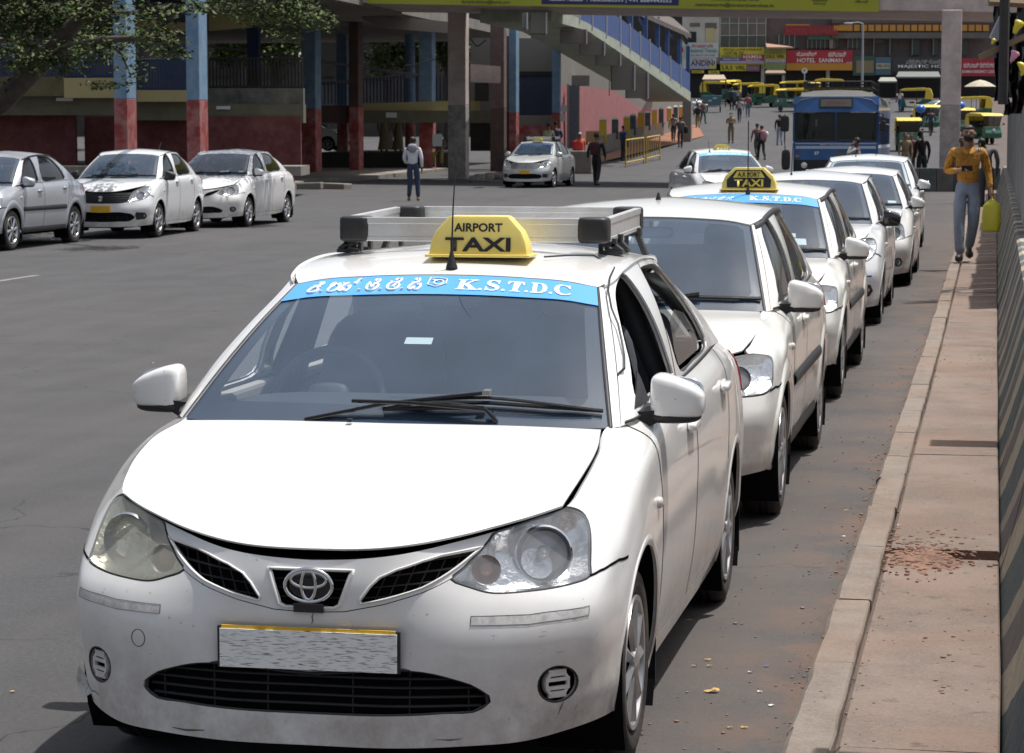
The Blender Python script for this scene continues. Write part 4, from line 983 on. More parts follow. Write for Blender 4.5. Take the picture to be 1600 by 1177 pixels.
# roof carrier: four channels with corner blocks and clamp feet
def carrier(parent, x0, x1, y0, y1, z0, z1, h=.085, rz=roofz, front_only=False):
    rk = MB(); rk.box((0, 0, 0), (.001, .001, .001)); 
    def rail(a, b, nm='rail'):
        mb = MB(); a = Vector(a); b = Vector(b)
        mb.bar(a, b, .022, h)
        for k, q in ((-.40, .18), (.36, .26)): mb.bar(a+Vector((0, 0, k*h)), b+Vector((0, 0, k*h)), .027, h*q)
        return mb.build(nm, ALU, base, bevel=.002)
    mb = MB(); 
    for yy, zz in ((y0+.22, z0), (y1-.18, z1)):
        mb.bar((x0, yy, zz-h*.30), (x1, yy, zz-h*.30), .03, .018)
    base = mb.build('roof_carrier', ALU, parent, bevel=.003)
    rail((x0+.05, y0, z0), (x1-.05, y0, z0)); rail((x0+.05, y1, z1), (x1-.05, y1, z1)); rail((x0, y0+.05, z0), (x0, y1-.05, z1)); rail((x1, y0+.05, z0), (x1, y1-.05, z1))
    for x, s in ((x0, -1), (x1, 1)):
        for y, z, q in ((y0, z0, -1), (y1, z1, 1)):
            mb = MB(); mb.sell((x-s*.04, y-q*.03, z), (.056, .055, h*.54), (.25, .45), 12); mb.build('corner_block', BLKP, base, smooth=.9)
        for y, z in ((y0+.12, z0), (y0+.26, z0+.01), (y1-.14, z1)):
            xr = x+s*.02; zr = rz(min(abs(x)-.0, .50), y)
            mb = MB(); mb.box((x+s*.005, y, z-h*.55), (.045, .05, .03)); mb.bar((x+s*.01, y, z-h*.6), (x+s*.045, y, zr+.01), .05, .018, up=(1, 0, 0)); mb.bar((x-s*.03, y, z-h*.6), (x-s*.03, y, zr-.005), .035, .014, up=(1, 0, 0)); mb.box((x+s*.01, y, zr+.006), (.085, .06, .014)); mb.build('clamp_foot', BLKP, base, bevel=.003)
    return base
carrier(hero, -.47, .47, 1.40, 2.28, 1.515, 1.530)
# cable from the lamp to the door frame
mb = MB(); mb.tube([(.29, 1.22, 1.43), (.36, 1.28, roofz(.36, 1.28)+.012), (.44, 1.36, roofz(.44, 1.40)+.006), (.50, 1.33, 1.40), (.535, 1.22, 1.395), (.545, 1.05, 1.372), (.56, .92, 1.335), (.59, .80, 1.285), (.62, .74, 1.24), (.645, .66, 1.19), (.662, .60, 1.15), (.675, .52, 1.115)], .0035, 6); mb.tube([(.675, .52, 1.115), (.66, .5, 1.10), (.655, .47, 1.08)], .004, 6); mb.build('lamp_cable', BLKP, hero)
# wipers
U = CH['U']
def upt(x, v, off=.012):
    p = U.ev(np.array([abs(x)]), np.array([v]))[0]; n_ = U.nrm(np.array([abs(x)]), np.array([v]))[0]; q = p+n_*off; return Vector((math.copysign(q[0], x), q[1], q[2]))
def wiper(parent, x0, v0, x1, v1, xa, va, up=upt):
    mb = MB(); L_ = [up(x0+(x1-x0)*k, v0+(v1-v0)*k, .010) for k in np.linspace(0, 1, 9)]
    mb.tube(L_, .006, 6); L2 = [up(x0+(x1-x0)*k, v0+(v1-v0)*k, .010+.022*math.sin(math.pi*k)) for k in np.linspace(.06, .94, 9)]; mb.tube(L2, .005, 6)
    w_ = mb.build('wiper_blade', BLKP, parent); mb = MB(); c = up((x0+x1)/2, (v0+v1)/2, .036)
    a = up(xa, va, -.01); mb.bar(a, a+(c-a)*.4+Vector((0, 0, .014)), .022, .012); mb.bar(a+(c-a)*.4+Vector((0, 0, .014)), c, .015, .010); mb.lathe([(.0, .02), (.016, .018), (.02, 0), (.02, -.03)], 12, Matrix.Translation(a)); mb.build('wiper_arm', BLKG, w_, smooth=.6)
wiper(hero, -.02, .055, .62, .055, -.27, -.01) if False else None
def wiper3(parent, blade, arm, clip=None):
    mb = MB(); mb.tube([upt(x, v, .012) for x, v in blade], .007, 6); n_ = len(blade); mb.tube([upt(blade[0][0]+(blade[-1][0]-blade[0][0])*k, np.interp(k, [0, .5, 1], [blade[0][1], blade[n_//2][1], blade[-1][1]]), .012+.02*math.sin(math.pi*k)) for k in np.linspace(.05, .95, 11)], .0055, 6)
    w_ = mb.build('wiper_blade', BLKP, parent); mb = MB()
    for (a, b) in zip(arm[:-1], arm[1:]): mb.bar(upt(a[0], a[1], a[2]), upt(b[0], b[1], b[2]), .020, .012)
    mb.build('wiper_arm', BLKG, w_, bevel=.003)
    if clip: 
        mb = MB(); mb.box(upt(*clip), (.022, .05, .018)); mb.build('wiper_clip', mat('worn_metal', (.3, .3, .3), rough=.4, metal=.8), w_, bevel=.003)
wiper3(hero, [(-.04, .068), (.12, .078), (.28, .078), (.44, .070), (.58, .060)], [(-.25, .012, .0), (-.02, .050, .03), (.27, .085, .045)], (.27, .080, .050))
wiper3(hero, [(-.03, .046), (.12, .056), (.26, .058)], [(.30, .02, .0), (.27, .035, .03), (.05, .05, .035), (-.12, .052, .035)])
mb = MB(); mb.box((-.12, .145, .975), (.016, .02, .012)); mb.build('washer_jet', BLKP, hero, bevel=.003)
# stickers on the glass, windscreen label
mb = PM(); strip_on(U, .0, .045, .33, .36, off=-.004).both().build('toll_tag', mat('tag_paper', (.62, .70, .68), rough=.6), hero)
# gate emblem on the strip
mb = MB(); f_ = fn_(.0, U.V[-1]-.05); ring = lambda pts: [Vector(p) for p in f_(np.array(pts+[pts[0]], float))]
mb.tube(ring([(-.034-.02, .026, 0), (-.005-.02, .026, 0), (.03-.02, .018, 0), (.034-.02, -.008, 0), (.0-.02, -.028, 0), (-.034-.02, -.015, 0)]), .0022, 5); mb.tube(ring([(-.02+.018*math.cos(a)+.004, -.002+.014*math.sin(a), 0) for a in np.linspace(0, 6.28, 14)]), .0028, 5)
mb.tube(ring([(-.05, .016, 0), (-.036, .016, 0), (-.03, .006, 0), (-.02, .006, 0)]), .002, 5); mb.build('strip_crest', WHT, b)

wrd_ = CH['U'].inv(smooth_closed(ETIOS['side']['wr'], 4), [1, 2], (CH['U'].T[3], CH['U'].T[10])); vm = wrd_[:, 1].min()
half = [tuple(p) for p in wrd_ if p[1] < vm+.17 and p[0] > wrd_[:, 0].min()+.04]
panel(U, CH['U'].inv([(1.5, 1.04), (2.2, 1.05), (2.22, 1.12), (2.10, 1.19), (1.85, 1.22), (1.62, 1.19), (1.50, 1.10)], [1, 2], (CH['U'].T[3], CH['U'].T[10])), res=.06, off=-.02, flange=0).build('lowered_window_glass', SDG, hero)
mb = MB(); mb.box((.0, 2.0, 1.1), (.9, .02, .45)); mb.build('cabin_shade_panel', GAP, hero)  # added black panel that stands in for shade in the rear cabin
import copy
def warp(M, zm, ym, xm=(1., 1.), topz=None):
    "a different car body from the same panel network"
    zf = lambda z: float(np.interp(z, zm[0], zm[1])); yf = lambda y: float(np.interp(y, ym[0], ym[1]))
    def xf(x, z): return x*float(np.interp(z, [.9, 1.4], xm))
    w3 = lambda p: (xf(p[0], p[2]), yf(p[1]), zf(p[2])); N = dict(M)
    N['wall'] = [[w3(p) for p in c] for c in M['wall']]; N['up'] = [(w3(a), w3(b)) for a, b in M['up']]
    N['hood'] = {k: [w3(p) for p in v] for k, v in M['hood'].items()}; N['deck'] = {k: [w3(p) for p in v] for k, v in M['deck'].items()}; N['roof0'] = [w3(p) for p in M['roof0']]
    S_ = dict(M['side']); w2 = lambda p: (yf(p[0]), zf(p[1]))
    for k in ('fd', 'dd', 'rd', 'wf', 'wr', 'handles', 'tl'): S_[k] = [w2(p) for p in S_[k]]
    S_['sail'] = [w2(p) for p in [(.40, 1.0), (.62, 1.005), (.60, 1.10)]]
    S_['bp'] = yf(S_['bp']); S_['rep'] = zf(.73); N['side'] = S_; N['wb'] = yf(2.55); N['hood']['d1'] = [N['hood']['d1'][0]]+[(p[0]+.012, p[1], p[2]) for p in N['hood']['d1'][1:-1]]+[N['hood']['d1'][-1]]; x0, x1, y, z, h = M['mir']; N['mir'] = (xf(x0, z), xf(x1, z)+.01, yf(y), zf(z), h+.01)
    return N
LOGAN = warp(ETIOS, ([.19, .56, .63, .70, .80, .87, .96, 1.02, 1.37, 1.47], [.245, .58, .675, .79, .825, .885, .975, 1.03, 1.415, 1.515]), ([-.8, 0, .17, 1.0, 2.55, 3.5], [-.80, 0, .26, 1.0, 2.63, 3.52]), (1.0, 1.05))
LOGAN.update(r=.31, tx=.80, arch=.055, spokes=8)
LOGAN['front'] = dict(hl=[(.672,.818),(.735,.812),(.775,.795),(.785,.73),(.775,.652),(.69,.636),(.56,.634),(.44,.640),(.42,.665),(.42,.75),(.44,.79),(.58,.805)], hli=(0, 4, 6, 8, 10),
 V=[(.42,.665),(.30,.655),(.15,.652),(0,.652)], seam=[(.775,.652),(.795,.662),(.815,.67)], arc0=1.14, arc1=.70, band=[(.44,.785),(.25,.782),(0,.78)], grilles=[], cgrilles=[[(0,.765),(.34,.762),(.33,.69),(0,.688)]],
 lowg=[(0,.40),(.42,.40),(.47,.36),(.44,.28),(0,.27)], nslat=4, bowls=[(.64,.72,.06,1),(.50,.71,.045,1)],
 crease=lambda P_: .0)
LOGAN['side'].update(rep=.80)
DZIRE = warp(ETIOS, ([.19, .56, .63, .70, .80, .87, .96, 1.02, 1.37, 1.47], [.20, .575, .67, .765, .872, .935, .995, 1.04, 1.41, 1.51]), ([-.8, 0, 1.0, 2.55, 3.5], [-.78, 0, .98, 2.43, 3.22]), (1.0, 1.03))
DZIRE.update(r=.30, tx=.79, arch=.05, spokes=7)
DZIRE['front'] = dict(hl=[(.655,.872),(.695,.875),(.735,.86),(.75,.80),(.742,.735),(.69,.675),(.60,.640),(.50,.622),(.43,.618),(.452,.68),(.485,.775),(.575,.838)], hli=(0, 4, 6, 8, 10),
 V=[(.43,.618),(.35,.600),(.2,.592),(0,.590)], seam=[(.742,.735),(.77,.725),(.795,.70)], arc0=1.14, arc1=.72, band=[(.485,.775),(.40,.787),(.2,.774),(0,.763)], gdark=True,
 lowg=[(0,.44),(.40,.44),(.52,.41),(.56,.36),(.50,.31),(.3,.29),(0,.28)], nslat=5, bowls=[(.63,.74,.062,1)])
LEANS = dict()
def swap_mats(root, sw):
    for ch in KIDS.get(root.name, ()):
        if ch.type == 'MESH' and any(m in sw for m in ch.data.materials):
            me = ch.data.copy()
            for i, m in enumerate(me.materials):
                if m in sw: me.materials[i] = sw[m]
            ch.data = me
        swap_mats(ch, sw)
def clone_car(proto, loc, rz, label, sw=None, name=None):
    c = copy_tree(proto); c.location = loc; c.rotation_euler = (0, 0, rz); c['label'] = label
    if sw: swap_mats(c, sw)
    return c
def put(hx, hub, X, Y): return None
GQ, GP = 'white taxis queuing along the kerb', 'cars parked in front of the bus station'
def emb(root, kind, y, z, m=None):
    mb = MB(); c = Vector((0, y, z))
    if kind == 'S':
        P_ = [(.045, .028), (.0, .05), (-.045, .022), (-.03, .012), (.0, .026), (.012, .018), (-.045, -.012), (0, -.05), (.045, -.022), (.03, -.012), (0, -.026), (-.012, -.018)]
        mb.prism([(-a, b) for a, b in P_[:6]+P_[:0]], c, (1, 0, 0), (0, 0, 1), (0, .012, 0)); mb.prism([(-a, b) for a, b in P_[6:]], c, (1, 0, 0), (0, 0, 1), (0, .012, 0)); mb.prism([(.045, .022), (.012, .018), (-.045, -.022), (-.012, -.018)], c, (1, 0, 0), (0, 0, 1), (0, .012, 0))
    elif kind == 'T':
        for rx, rz in ((.062, .043), (.019, .04)): mb.tube([c+Vector((rx*math.cos(a), 0, rz*math.sin(a))) for a in np.linspace(0, 6.283, 25)], .006, 6, cap=False)
        mb.tube([c+Vector((.045*math.cos(a), 0, .014+.02*math.sin(a))) for a in np.linspace(0, 6.283, 21)], .005, 6, cap=False)
    else:
        mb.prism([(0, .06), (.04, 0), (0, -.06), (-.04, 0)], c, (1, 0, 0), (0, 0, 1), (0, .01, 0))
    mb.build('emblem', m or CHROME, root)
def aerial(root, x, y, z, L=.42, lean=0.05):
    mb = MB(); mb.lathe([(.02, 0), (.017, .012), (.009, .045)], 10, Matrix.Translation((x, y, z))); mb.tube([(x, y, z+.03), (x+lean*.3, y+.0, z+L)], .0045, 5); mb.build('aerial', BLKP, root)
def wipers(C, root):
    U_ = C['U']
    def up(x, v, off=.012):
        p = U_.ev(np.array([abs(x)]), np.array([v]))[0]; n_ = U_.nrm(np.array([abs(x)]), np.array([v]))[0]; q = p+n_*off; return Vector((math.copysign(q[0], x), q[1], q[2]))
    for (x0, x1, xa) in ((.05, .60, -.10), (-.42, .05, -.50)):
        mb = MB(); mb.tube([up(x0+(x1-x0)*k, .075, .012) for k in (0, .25, .5, .75, 1)], .010, 5); mb.bar(up(xa, .01, .01), up((x0+x1)/2, .08, .03), .022, .014); mb.build('wiper', BLKP, root)
def label_tags(C, root, lst):
    for (t, v, w_, h_, col) in lst:
        p = panel(C['U'], [(abs(t)-w_/2, v), (abs(t)+w_/2, v), (abs(t)+w_/2, v+h_), (abs(t)-w_/2, v+h_)], res=.08, off=-.006, flange=0); (p if t > 0 else p.mirrored()).build('windscreen_sticker', col, root)
TAGM = mat('tag_paper', (.62, .70, .68), rough=.6)
# --- second and third in the queue
logan = empty('taxi_saloon', (0, 0, 0), 0, 'second white taxi in the kerb queue, with black roof rails and no roof lamp', 'car', GQ)
CL = build_car(LOGAN, logan, CREAM, res=.06, opts=dict(mould=.62, flare=True, rail=BLKP, railw=.055, sideglass=DKG, headrest=SEATB))
wipers(CL, logan); emb(logan, 'R', -.80, .73); label_tags(CL, logan, [(-.12, .48, .10, .03, TAGM)])
logan.location = (-1.80, 12.02, 0)
mb = MB(); mb.lathe([(.022, 0), (.02, .01), (.008, .05), (.006, .06)], 12, Matrix.Translation((-.02, 1.5, LOGAN['roof0'][2][2]-.01))); q_ = mb.build('aerial_stub', BLKP, logan, smooth=True)
logan2 = clone_car(logan, (-1.845, 17.62, 0), 0, 'third taxi in the queue, with black AIRPORT TAXI lamp and blue sun strip')
b2, f2 = banner(CL, logan2, [('𝐊.𝐒.𝐓.𝐃.𝐂', .26, .44, .055, .008), ('ಕೆ.ಎಸ್.ಟಿ.ಡಿ.ಸಿ', -.26, .36, .05, .01)])
sg = roof_sign(logan2, 1.10, LOGAN['roof0'][1][2]-.005, .42, .22, .17, .12, YEL, [], BLK, x=.02)
zz_ = LOGAN['roof0'][1][2]-.005
mb = MB(); mb.add([(-.165+.02, 1.036, zz_+.018), (.165+.02, 1.036, zz_+.018), (.168+.02, 1.044, zz_+.075), (.10+.02, 1.056, zz_+.150), (-.10+.02, 1.056, zz_+.150), (-.168+.02, 1.044, zz_+.075)], [(0, 1, 2, 3, 4, 5)]); mb.build('lamp_face', BLKP, sg)
YL = mat('lamp_yellow', (.80, .62, .08), rough=.5)
mb = MB(); mb.add([(-.12+.02, 1.040, zz_+.092), (.12+.02, 1.040, zz_+.092), (.09+.02, 1.047, zz_+.140), (-.09+.02, 1.047, zz_+.140)], [(0, 1, 2, 3)]); mb.build('lamp_panel', YL, sg)
text_obj('lettering', 'A.R PORT', 1, BLK, sg, (.02, 1.034, zz_+.116), (1, 0, 0), (0, .15, 1), bold=.03, ext=0, fit=(.17, .035)); text_obj('lettering', 'TAXI', 1, YL, sg, (.02, 1.030, zz_+.053), (1, 0, 0), (0, .15, 1), bold=.03, ext=0, fit=(.22, .055))
aerial(logan2, .02, .98, zz_-.03, .55, .0); label_tags(CL, logan2, [(.42, .13, .10, .06, TAGM), (.36, .20, .09, .04, TAGM)])
# --- fourth
dz = empty('taxi_hatchback', (-1.865, 24.4, 0), 0, 'fourth white taxi in the queue, with black wing mirrors and a blue stripe', 'car', GQ)
CD = build_car(DZIRE, dz, PEARL, res=.07, opts=dict(rail=BLKP, mirm=BLKG, sideglass=DKG)); wipers(CD, dz); aerial(dz, -.2, 1.2, 1.44, .35)
fz = CD['fi']
for s in (1, -1):
    q = fz([(.36, .515), (.36, .50), (.72, .515), (.72, .53)]); p = panel(CD['W'], q, res=.08, off=.002, flange=0); (p if s > 0 else p.mirrored()).build('blue_stripe', mat('blue_tape', (.02, .06, .30), rough=.5), dz)
    q = fz([(.58, .45), (.56, .40), (.58, .32), (.70, .33), (.73, .38), (.71, .44)]); p = panel(CD['W'], q, res=.08, off=.003, flange=.003); p = (p if s > 0 else p.mirrored()).build('fog_lamp_bezel', BLKP, dz)
# --- fifth and sixth, and the others of the same make
et = empty('taxi_liva', (-1.77, 30.1, .03), 0, 'fifth white taxi in the queue, with round fog lamps and a mud flap', 'car', GQ); et.name = 'taxi_sedan'
EF = dict(ETIOS); EF['front'] = dict(ETIOS['front']); EF['front']['foglamp'] = True; EF['front']['rec'] = None
CE = build_car(EF, et, WHITE, res=.07, opts=dict(sideglass=DKG)); wipers(CE, et); emb(et, 'T', -.756, .627); label_tags(CE, et, [(.50, .10, .10, .05, TAGM), (.2, .11, .16, .03, TAGM)])
et6 = clone_car(dz, (-1.90, 37.0, .10), 0, 'last white taxi of the kerb queue, mostly behind the fifth', {BLKG: PEARL}); aerial(et6, .1, 1.3, 1.44, .3)
def plate(root, y, z, m=YELD, txt=None, h=.11, w_=.34):
    mb = MB(); mb.box((0, y, z), (w_, .01, h)); p = mb.build('number_plate', m, root)
    return p
def place(car, px, d, rz): p = gd(px, d); car.location = p; car.rotation_euler = (0, 0, rz); return p
# sedan out in the road
rs = clone_car(et, (0, 0, 0), 0, 'white taxi sedan driving in mid road with small yellow TAXI lamp', None); rs['group'] = 'taxis out in the roadway'; place(rs, 1146, 50.0, .30)
banner(CE, rs, [('KARNATAKA', .0, .8, .05, .02)], name='sunstrip', m=mat('sunstrip_pale', (.16, .45, .80), rough=.4))
sg = roof_sign(rs, 1.25, 1.40, .36, .18, .14, .12, mat('sign_olive', (.45, .38, .05), rough=.5), [('TAXI', .045, .24, .055, WHT)], WHT); aerial(rs, -.30, 1.0, 1.38, .25, -.1)
# row on the left
le = clone_car(et, (0, 0, 0), 0, 'white sedan parked furthest right of the left-hand row, dappled shade on its bonnet'); le['group'] = GP
ld = clone_car(dz, (0, 0, 0), 0, 'white saloon with black grille and yellow number plate, middle of the left-hand row', {BLKG: BLKP}); ld['group'] = GP
for ch in list(KIDS[ld.name]):
    if ch.name.startswith(('blue_stripe', 'aerial')): bpy.data.objects.remove(ch); KIDS[ld.name].remove(ch)
emb(ld, 'S', -.775, .675); plate(ld, -.79, .50); mb = MB(); mb.tube([(.1, 2.3, 1.40), (.14, 2.45, 1.62)], .006, 5); mb.build('aerial', BLKP, ld)
ls = clone_car(logan, (0, 0, 0), 0, 'silver saloon with black side mouldings at the left edge of the photo', {CREAM: SILVER}); ls['group'] = GP
def place_side(car, M, p0, d0, p1, d1):
    "put the car so that its +x front and rear wheels stand in image columns p0/p1 at depths d0/d1"
    a = gd(p0, d0); b = gd(p1, d1); v = (b-a); rz = math.atan2(-v.x, v.y); c = a - Matrix.Rotation(rz, 3, 'Z') @ Vector((M['tx'], 0, 0)); car.location = c; car.rotation_euler = (0, 0, rz)
place_side(le, ETIOS, 388, 46.5, 446, 48.9); place_side(ld, DZIRE, 247, 42.0, 304, 44.3); place_side(ls, LOGAN, 17, 37.6, 116, 40.2)
# compact with roof carrier and lamp under the ramp
sw = clone_car(dz, (0, 0, 0), 0, 'silver hatchback taxi with roof carrier waiting beside the ramp pillars', {PEARL: SILVERG, BLKG: SILVERG}); sw['group'] = 'taxis out in the roadway'
for ch in list(KIDS[sw.name]):
    if ch.name.startswith(('blue_stripe', 'aerial')): bpy.data.objects.remove(ch); KIDS[sw.name].remove(ch)
place_side(sw, DZIRE, 866, 78.0, 893, 80.3); emb(sw, 'S', -.775, .675); plate(sw, -.79, .50)
banner(CD, sw, [], name='sunstrip', m=mat('sunstrip_navy', (.02, .05, .14), rough=.5))
roof_sign(sw, 1.0, 1.45, .34, .18, .13, .1, mat('sign_olive', (.45, .38, .05)), [('TAXI', .045, .22, .05, WHT)], WHT)
carrier(sw, -.5, .5, 1.2, 2.0, 1.56, 1.58, rz=lambda x, y: 1.44)
# ================================================================ setting
def ramp_noise(N, L, src, scale, lo, hi, detail=8, rough=.6):
    n = N.new('ShaderNodeTexNoise'); n.inputs['Scale'].default_value = scale; n.inputs['Detail'].default_value = detail; n.inputs['Roughness'].default_value = rough
    L.new(src, n.inputs['Vector']); r = N.new('ShaderNodeMapRange'); r.inputs['From Min'].default_value = lo; r.inputs['From Max'].default_value = hi; r.interpolation_type = 'SMOOTHSTEP'; L.new(n.outputs['Fac'], r.inputs['Value']); return r.outputs[0]
def mixc(N, L, f, a, b):
    m = N.new('ShaderNodeMix'); m.data_type = 'RGBA'
    if isinstance(f, float): m.inputs[0].default_value = f
    else: L.new(f, m.inputs[0])
    for i, c in ((6, a), (7, b)):
        if isinstance(c, tuple): m.inputs[i].default_value = c+(1,)
        else: L.new(c, m.inputs[i])
    return m.outputs[2]
def mth(N, L, op, a, b=None, c=None):
    m = N.new('ShaderNodeMath'); m.operation = op
    for i, v in enumerate((a, b, c)):
        if v is None: continue
        if isinstance(v, (int, float)): m.inputs[i].default_value = v
        else: L.new(v, m.inputs[i])
    return m.outputs[0]
def asphalt():
    m = bpy.data.materials.new('asphalt'); m.use_nodes = True; N = m.node_tree.nodes; L = m.node_tree.links; b = N['Principled BSDF']
    g = N.new('ShaderNodeNewGeometry'); P_ = g.outputs['Position']; sx = N.new('ShaderNodeSeparateXYZ'); L.new(P_, sx.inputs[0])
    fine = ramp_noise(N, L, P_, 45, .3, .7, 8, .9); mid = ramp_noise(N, L, P_, 1.1, .35, .68); big = ramp_noise(N, L, P_, .16, .3, .7, 4)
    mp = N.new('ShaderNodeMapping'); mp.inputs['Scale'].default_value = (2.4, .16, 1); L.new(P_, mp.inputs[0]); streak = ramp_noise(N, L, mp.outputs[0], 1.0, .4, .68, 6)
    c = mixc(N, L, fine, (.040, .041, .045), (.104, .104, .108)); c = mixc(N, L, mth(N, L, 'MULTIPLY', mid, .4), c, (.040, .039, .040)); c = mixc(N, L, mth(N, L, 'MULTIPLY', big, .30), c, (.100, .093, .087))
    c = mixc(N, L, mth(N, L, 'MULTIPLY', streak, .28), c, (.105, .098, .093))
    v = N.new('ShaderNodeTexVoronoi'); v.feature = 'DISTANCE_TO_EDGE'; v.inputs['Scale'].default_value = .55; wn = N.new('ShaderNodeTexNoise'); wn.inputs['Scale'].default_value = 1.5; wn.inputs['Detail'].default_value = 6
    L.new(P_, wn.inputs['Vector']); va = N.new('ShaderNodeVectorMath'); va.operation = 'ADD'; L.new(P_, va.inputs[0]); L.new(wn.outputs['Color'], va.inputs[1]); L.new(va.outputs[0], v.inputs['Vector'])
    cr_ = mth(N, L, 'LESS_THAN', v.outputs['Distance'], .0045); msk = ramp_noise(N, L, P_, .35, .52, .6, 3); c = mixc(N, L, mth(N, L, 'MULTIPLY', mth(N, L, 'MULTIPLY', cr_, msk), .7), c, (.02, .02, .02))
    # red earth washed along the kerb and thrown over the lane
    mr = N.new('ShaderNodeMapRange'); mr.interpolation_type = 'SMOOTHSTEP'; L.new(sx.outputs[0], mr.inputs['Value']); mr.inputs['From Min'].default_value = -2.6; mr.inputs['From Max'].default_value = -.55
    d1 = ramp_noise(N, L, P_, 1.4, .25, .72, 9, .7); c = mixc(N, L, mth(N, L, 'MULTIPLY', mth(N, L, 'MULTIPLY', mr.outputs[0], d1), .7), c, (.125, .100, .085))
    mr2 = N.new('ShaderNodeMapRange'); L.new(sx.outputs[0], mr2.inputs['Value']); mr2.inputs['From Min'].default_value = -1.0; mr2.inputs['From Max'].default_value = -.62
    d2 = ramp_noise(N, L, P_, 2.3, .42, .62, 8, .7); c = mixc(N, L, mth(N, L, 'MULTIPLY', mth(N, L, 'MULTIPLY', mr2.outputs[0], d2), .45), c, (.19, .11, .075))
    L.new(c, b.inputs['Base Color']); b.inputs['Roughness'].default_value = .88; b.inputs['Specular IOR Level'].default_value = .3
    bp = N.new('ShaderNodeBump'); bp.inputs['Strength'].default_value = .5; bp.inputs['Distance'].default_value = .006; L.new(fine, bp.inputs['Height']); L.new(bp.outputs[0], b.inputs['Normal'])
    return m
ASPH = asphalt()
mb = MB(); ds = [-20, 0, 10, 20, 26, 32, 38, 45, 55, 65, 72, 80, 90, 100, 110, 117, 126, 135, 150, 165, 178, 190, 205, 230, 260, 400, 800, 1500]; ls_ = [-900, -300, -120, -60, -30, -15, -6, 0, 6, 15, 60, 300, 900]
for d in ds:
    for l in ls_: q = FH*d+RT*l; mb.v.append((q.x, q.y, float(np.interp(d, _KD, _KZ))))
nl = len(ls_); mb.f = [(i*nl+k, i*nl+k+1, (i+1)*nl+k+1, (i+1)*nl+k) for i in range(len(ds)-1) for k in range(nl-1)]; mb.mi = [0]*len(mb.f)
tag(mb.build('road', ASPH), kind='structure')
# kerb stones and footpath slabs
def stone_mat(name, a, b_, red=.5, sc=3):
    m = bpy.data.materials.new(name); m.use_nodes = True; N = m.node_tree.nodes; L = m.node_tree.links; b = N['Principled BSDF']; g = N.new('ShaderNodeNewGeometry'); P_ = g.outputs['Position']
    f = ramp_noise(N, L, P_, 60, .3, .7, 5, .8); md = ramp_noise(N, L, P_, sc, .35, .65, 8, .7); r_ = ramp_noise(N, L, P_, 1.1, .4, .66, 10, .75); bl = ramp_noise(N, L, P_, 9, .60, .68, 6, .7)
    c = mixc(N, L, md, a, b_); c = mixc(N, L, mth(N, L, 'MULTIPLY', f, .5), c, (b_[0]*1.35, b_[1]*1.3, b_[2]*1.25)); c = mixc(N, L, mth(N, L, 'MULTIPLY', r_, red), c, (.25, .155, .11)); c = mixc(N, L, mth(N, L, 'MULTIPLY', bl, .5), c, (.07, .055, .045))
    L.new(c, b.inputs['Base Color']); b.inputs['Roughness'].default_value = .9; b.inputs['Specular IOR Level'].default_value = .2
    bp = N.new('ShaderNodeBump'); bp.inputs['Strength'].default_value = .6; bp.inputs['Distance'].default_value = .008; L.new(mth(N, L, 'ADD', f, md), bp.inputs['Height']); L.new(bp.outputs[0], b.inputs['Normal']); return m
KERBM = stone_mat('kerb_stone', (.17, .145, .125), (.25, .215, .185), .45); PAVM = stone_mat('paving_concrete', (.140, .115, .100), (.235, .187, .160), .42, 1.6)
CONC = stone_mat('old_concrete', (.17, .16, .145), (.26, .245, .22), .12, 1.5)
foot = empty('footpath', (0, 0, 0)); foot['kind'] = 'structure'
mb = MB(); mb.box((-.26, 36, -.10), (.56, 80, .28)); mb.build('path_bed', mat('red_earth', (.26, .12, .07), rough=.95, var=.3, vs=6, bump=.5, bs=40, coords='World'), foot)
def slab(name, x0, x1, y0, y1, h, m, par, jit=.004, seg=3):
    "a cast slab with slightly uneven, worn edges"
    mb = MB(); n = seg; top = []; 
    for i in range(n+1):
        y = y0+(y1-y0)*i/n; z = gz(x0, y)
        a = x0+random.uniform(-jit, jit)*1.6; b_ = x1+random.uniform(-jit, jit)
        top.append([(a-.006, y, z-.12), (a, y, z+h-.018), (a+.016, y, z+h+random.uniform(-jit, jit)*.5), (b_-.006, y, z+h+random.uniform(-jit, jit)*.5), (b_, y, z+h-.008), (b_, y, z-.12)])
    for r_ in top: mb.v += r_
    for i in range(n):
        for k in range(5): mb.f.append((i*6+k, i*6+k+1, (i+1)*6+k+1, (i+1)*6+k))
    mb.f += [tuple(range(5, -1, -1)), tuple(n*6+k for k in range(6))]; mb.mi = [0]*len(mb.f)
    return mb.build(name, m, par, smooth=.5)
y = 1.0; i = 0
while y < 70:
    Lk = random.uniform(.85, 1.25); dx = random.uniform(-.005, .005)
    slab('kerb_stone', -.568+dx, -.430+dx*.5, y+.003, y+Lk-.003, .105+random.uniform(-.004, .003), KERBM, foot, .003, 4); y += Lk
y = .5
while y < 70:
    Lk = random.choice([2.4, 3.2, 4.1]); g_ = .008 if random.random() < .7 else .02
    y2 = y+Lk
    if y < 10.2 and y2 > 10.0: y2 = 10.28
    slab('paving_slab', -.424, .045, y+g_/2, y2-g_/2, .098+random.uniform(-.003, .002), PAVM, foot, .003, 3); y = y2 if y2 != 10.28 else 10.50
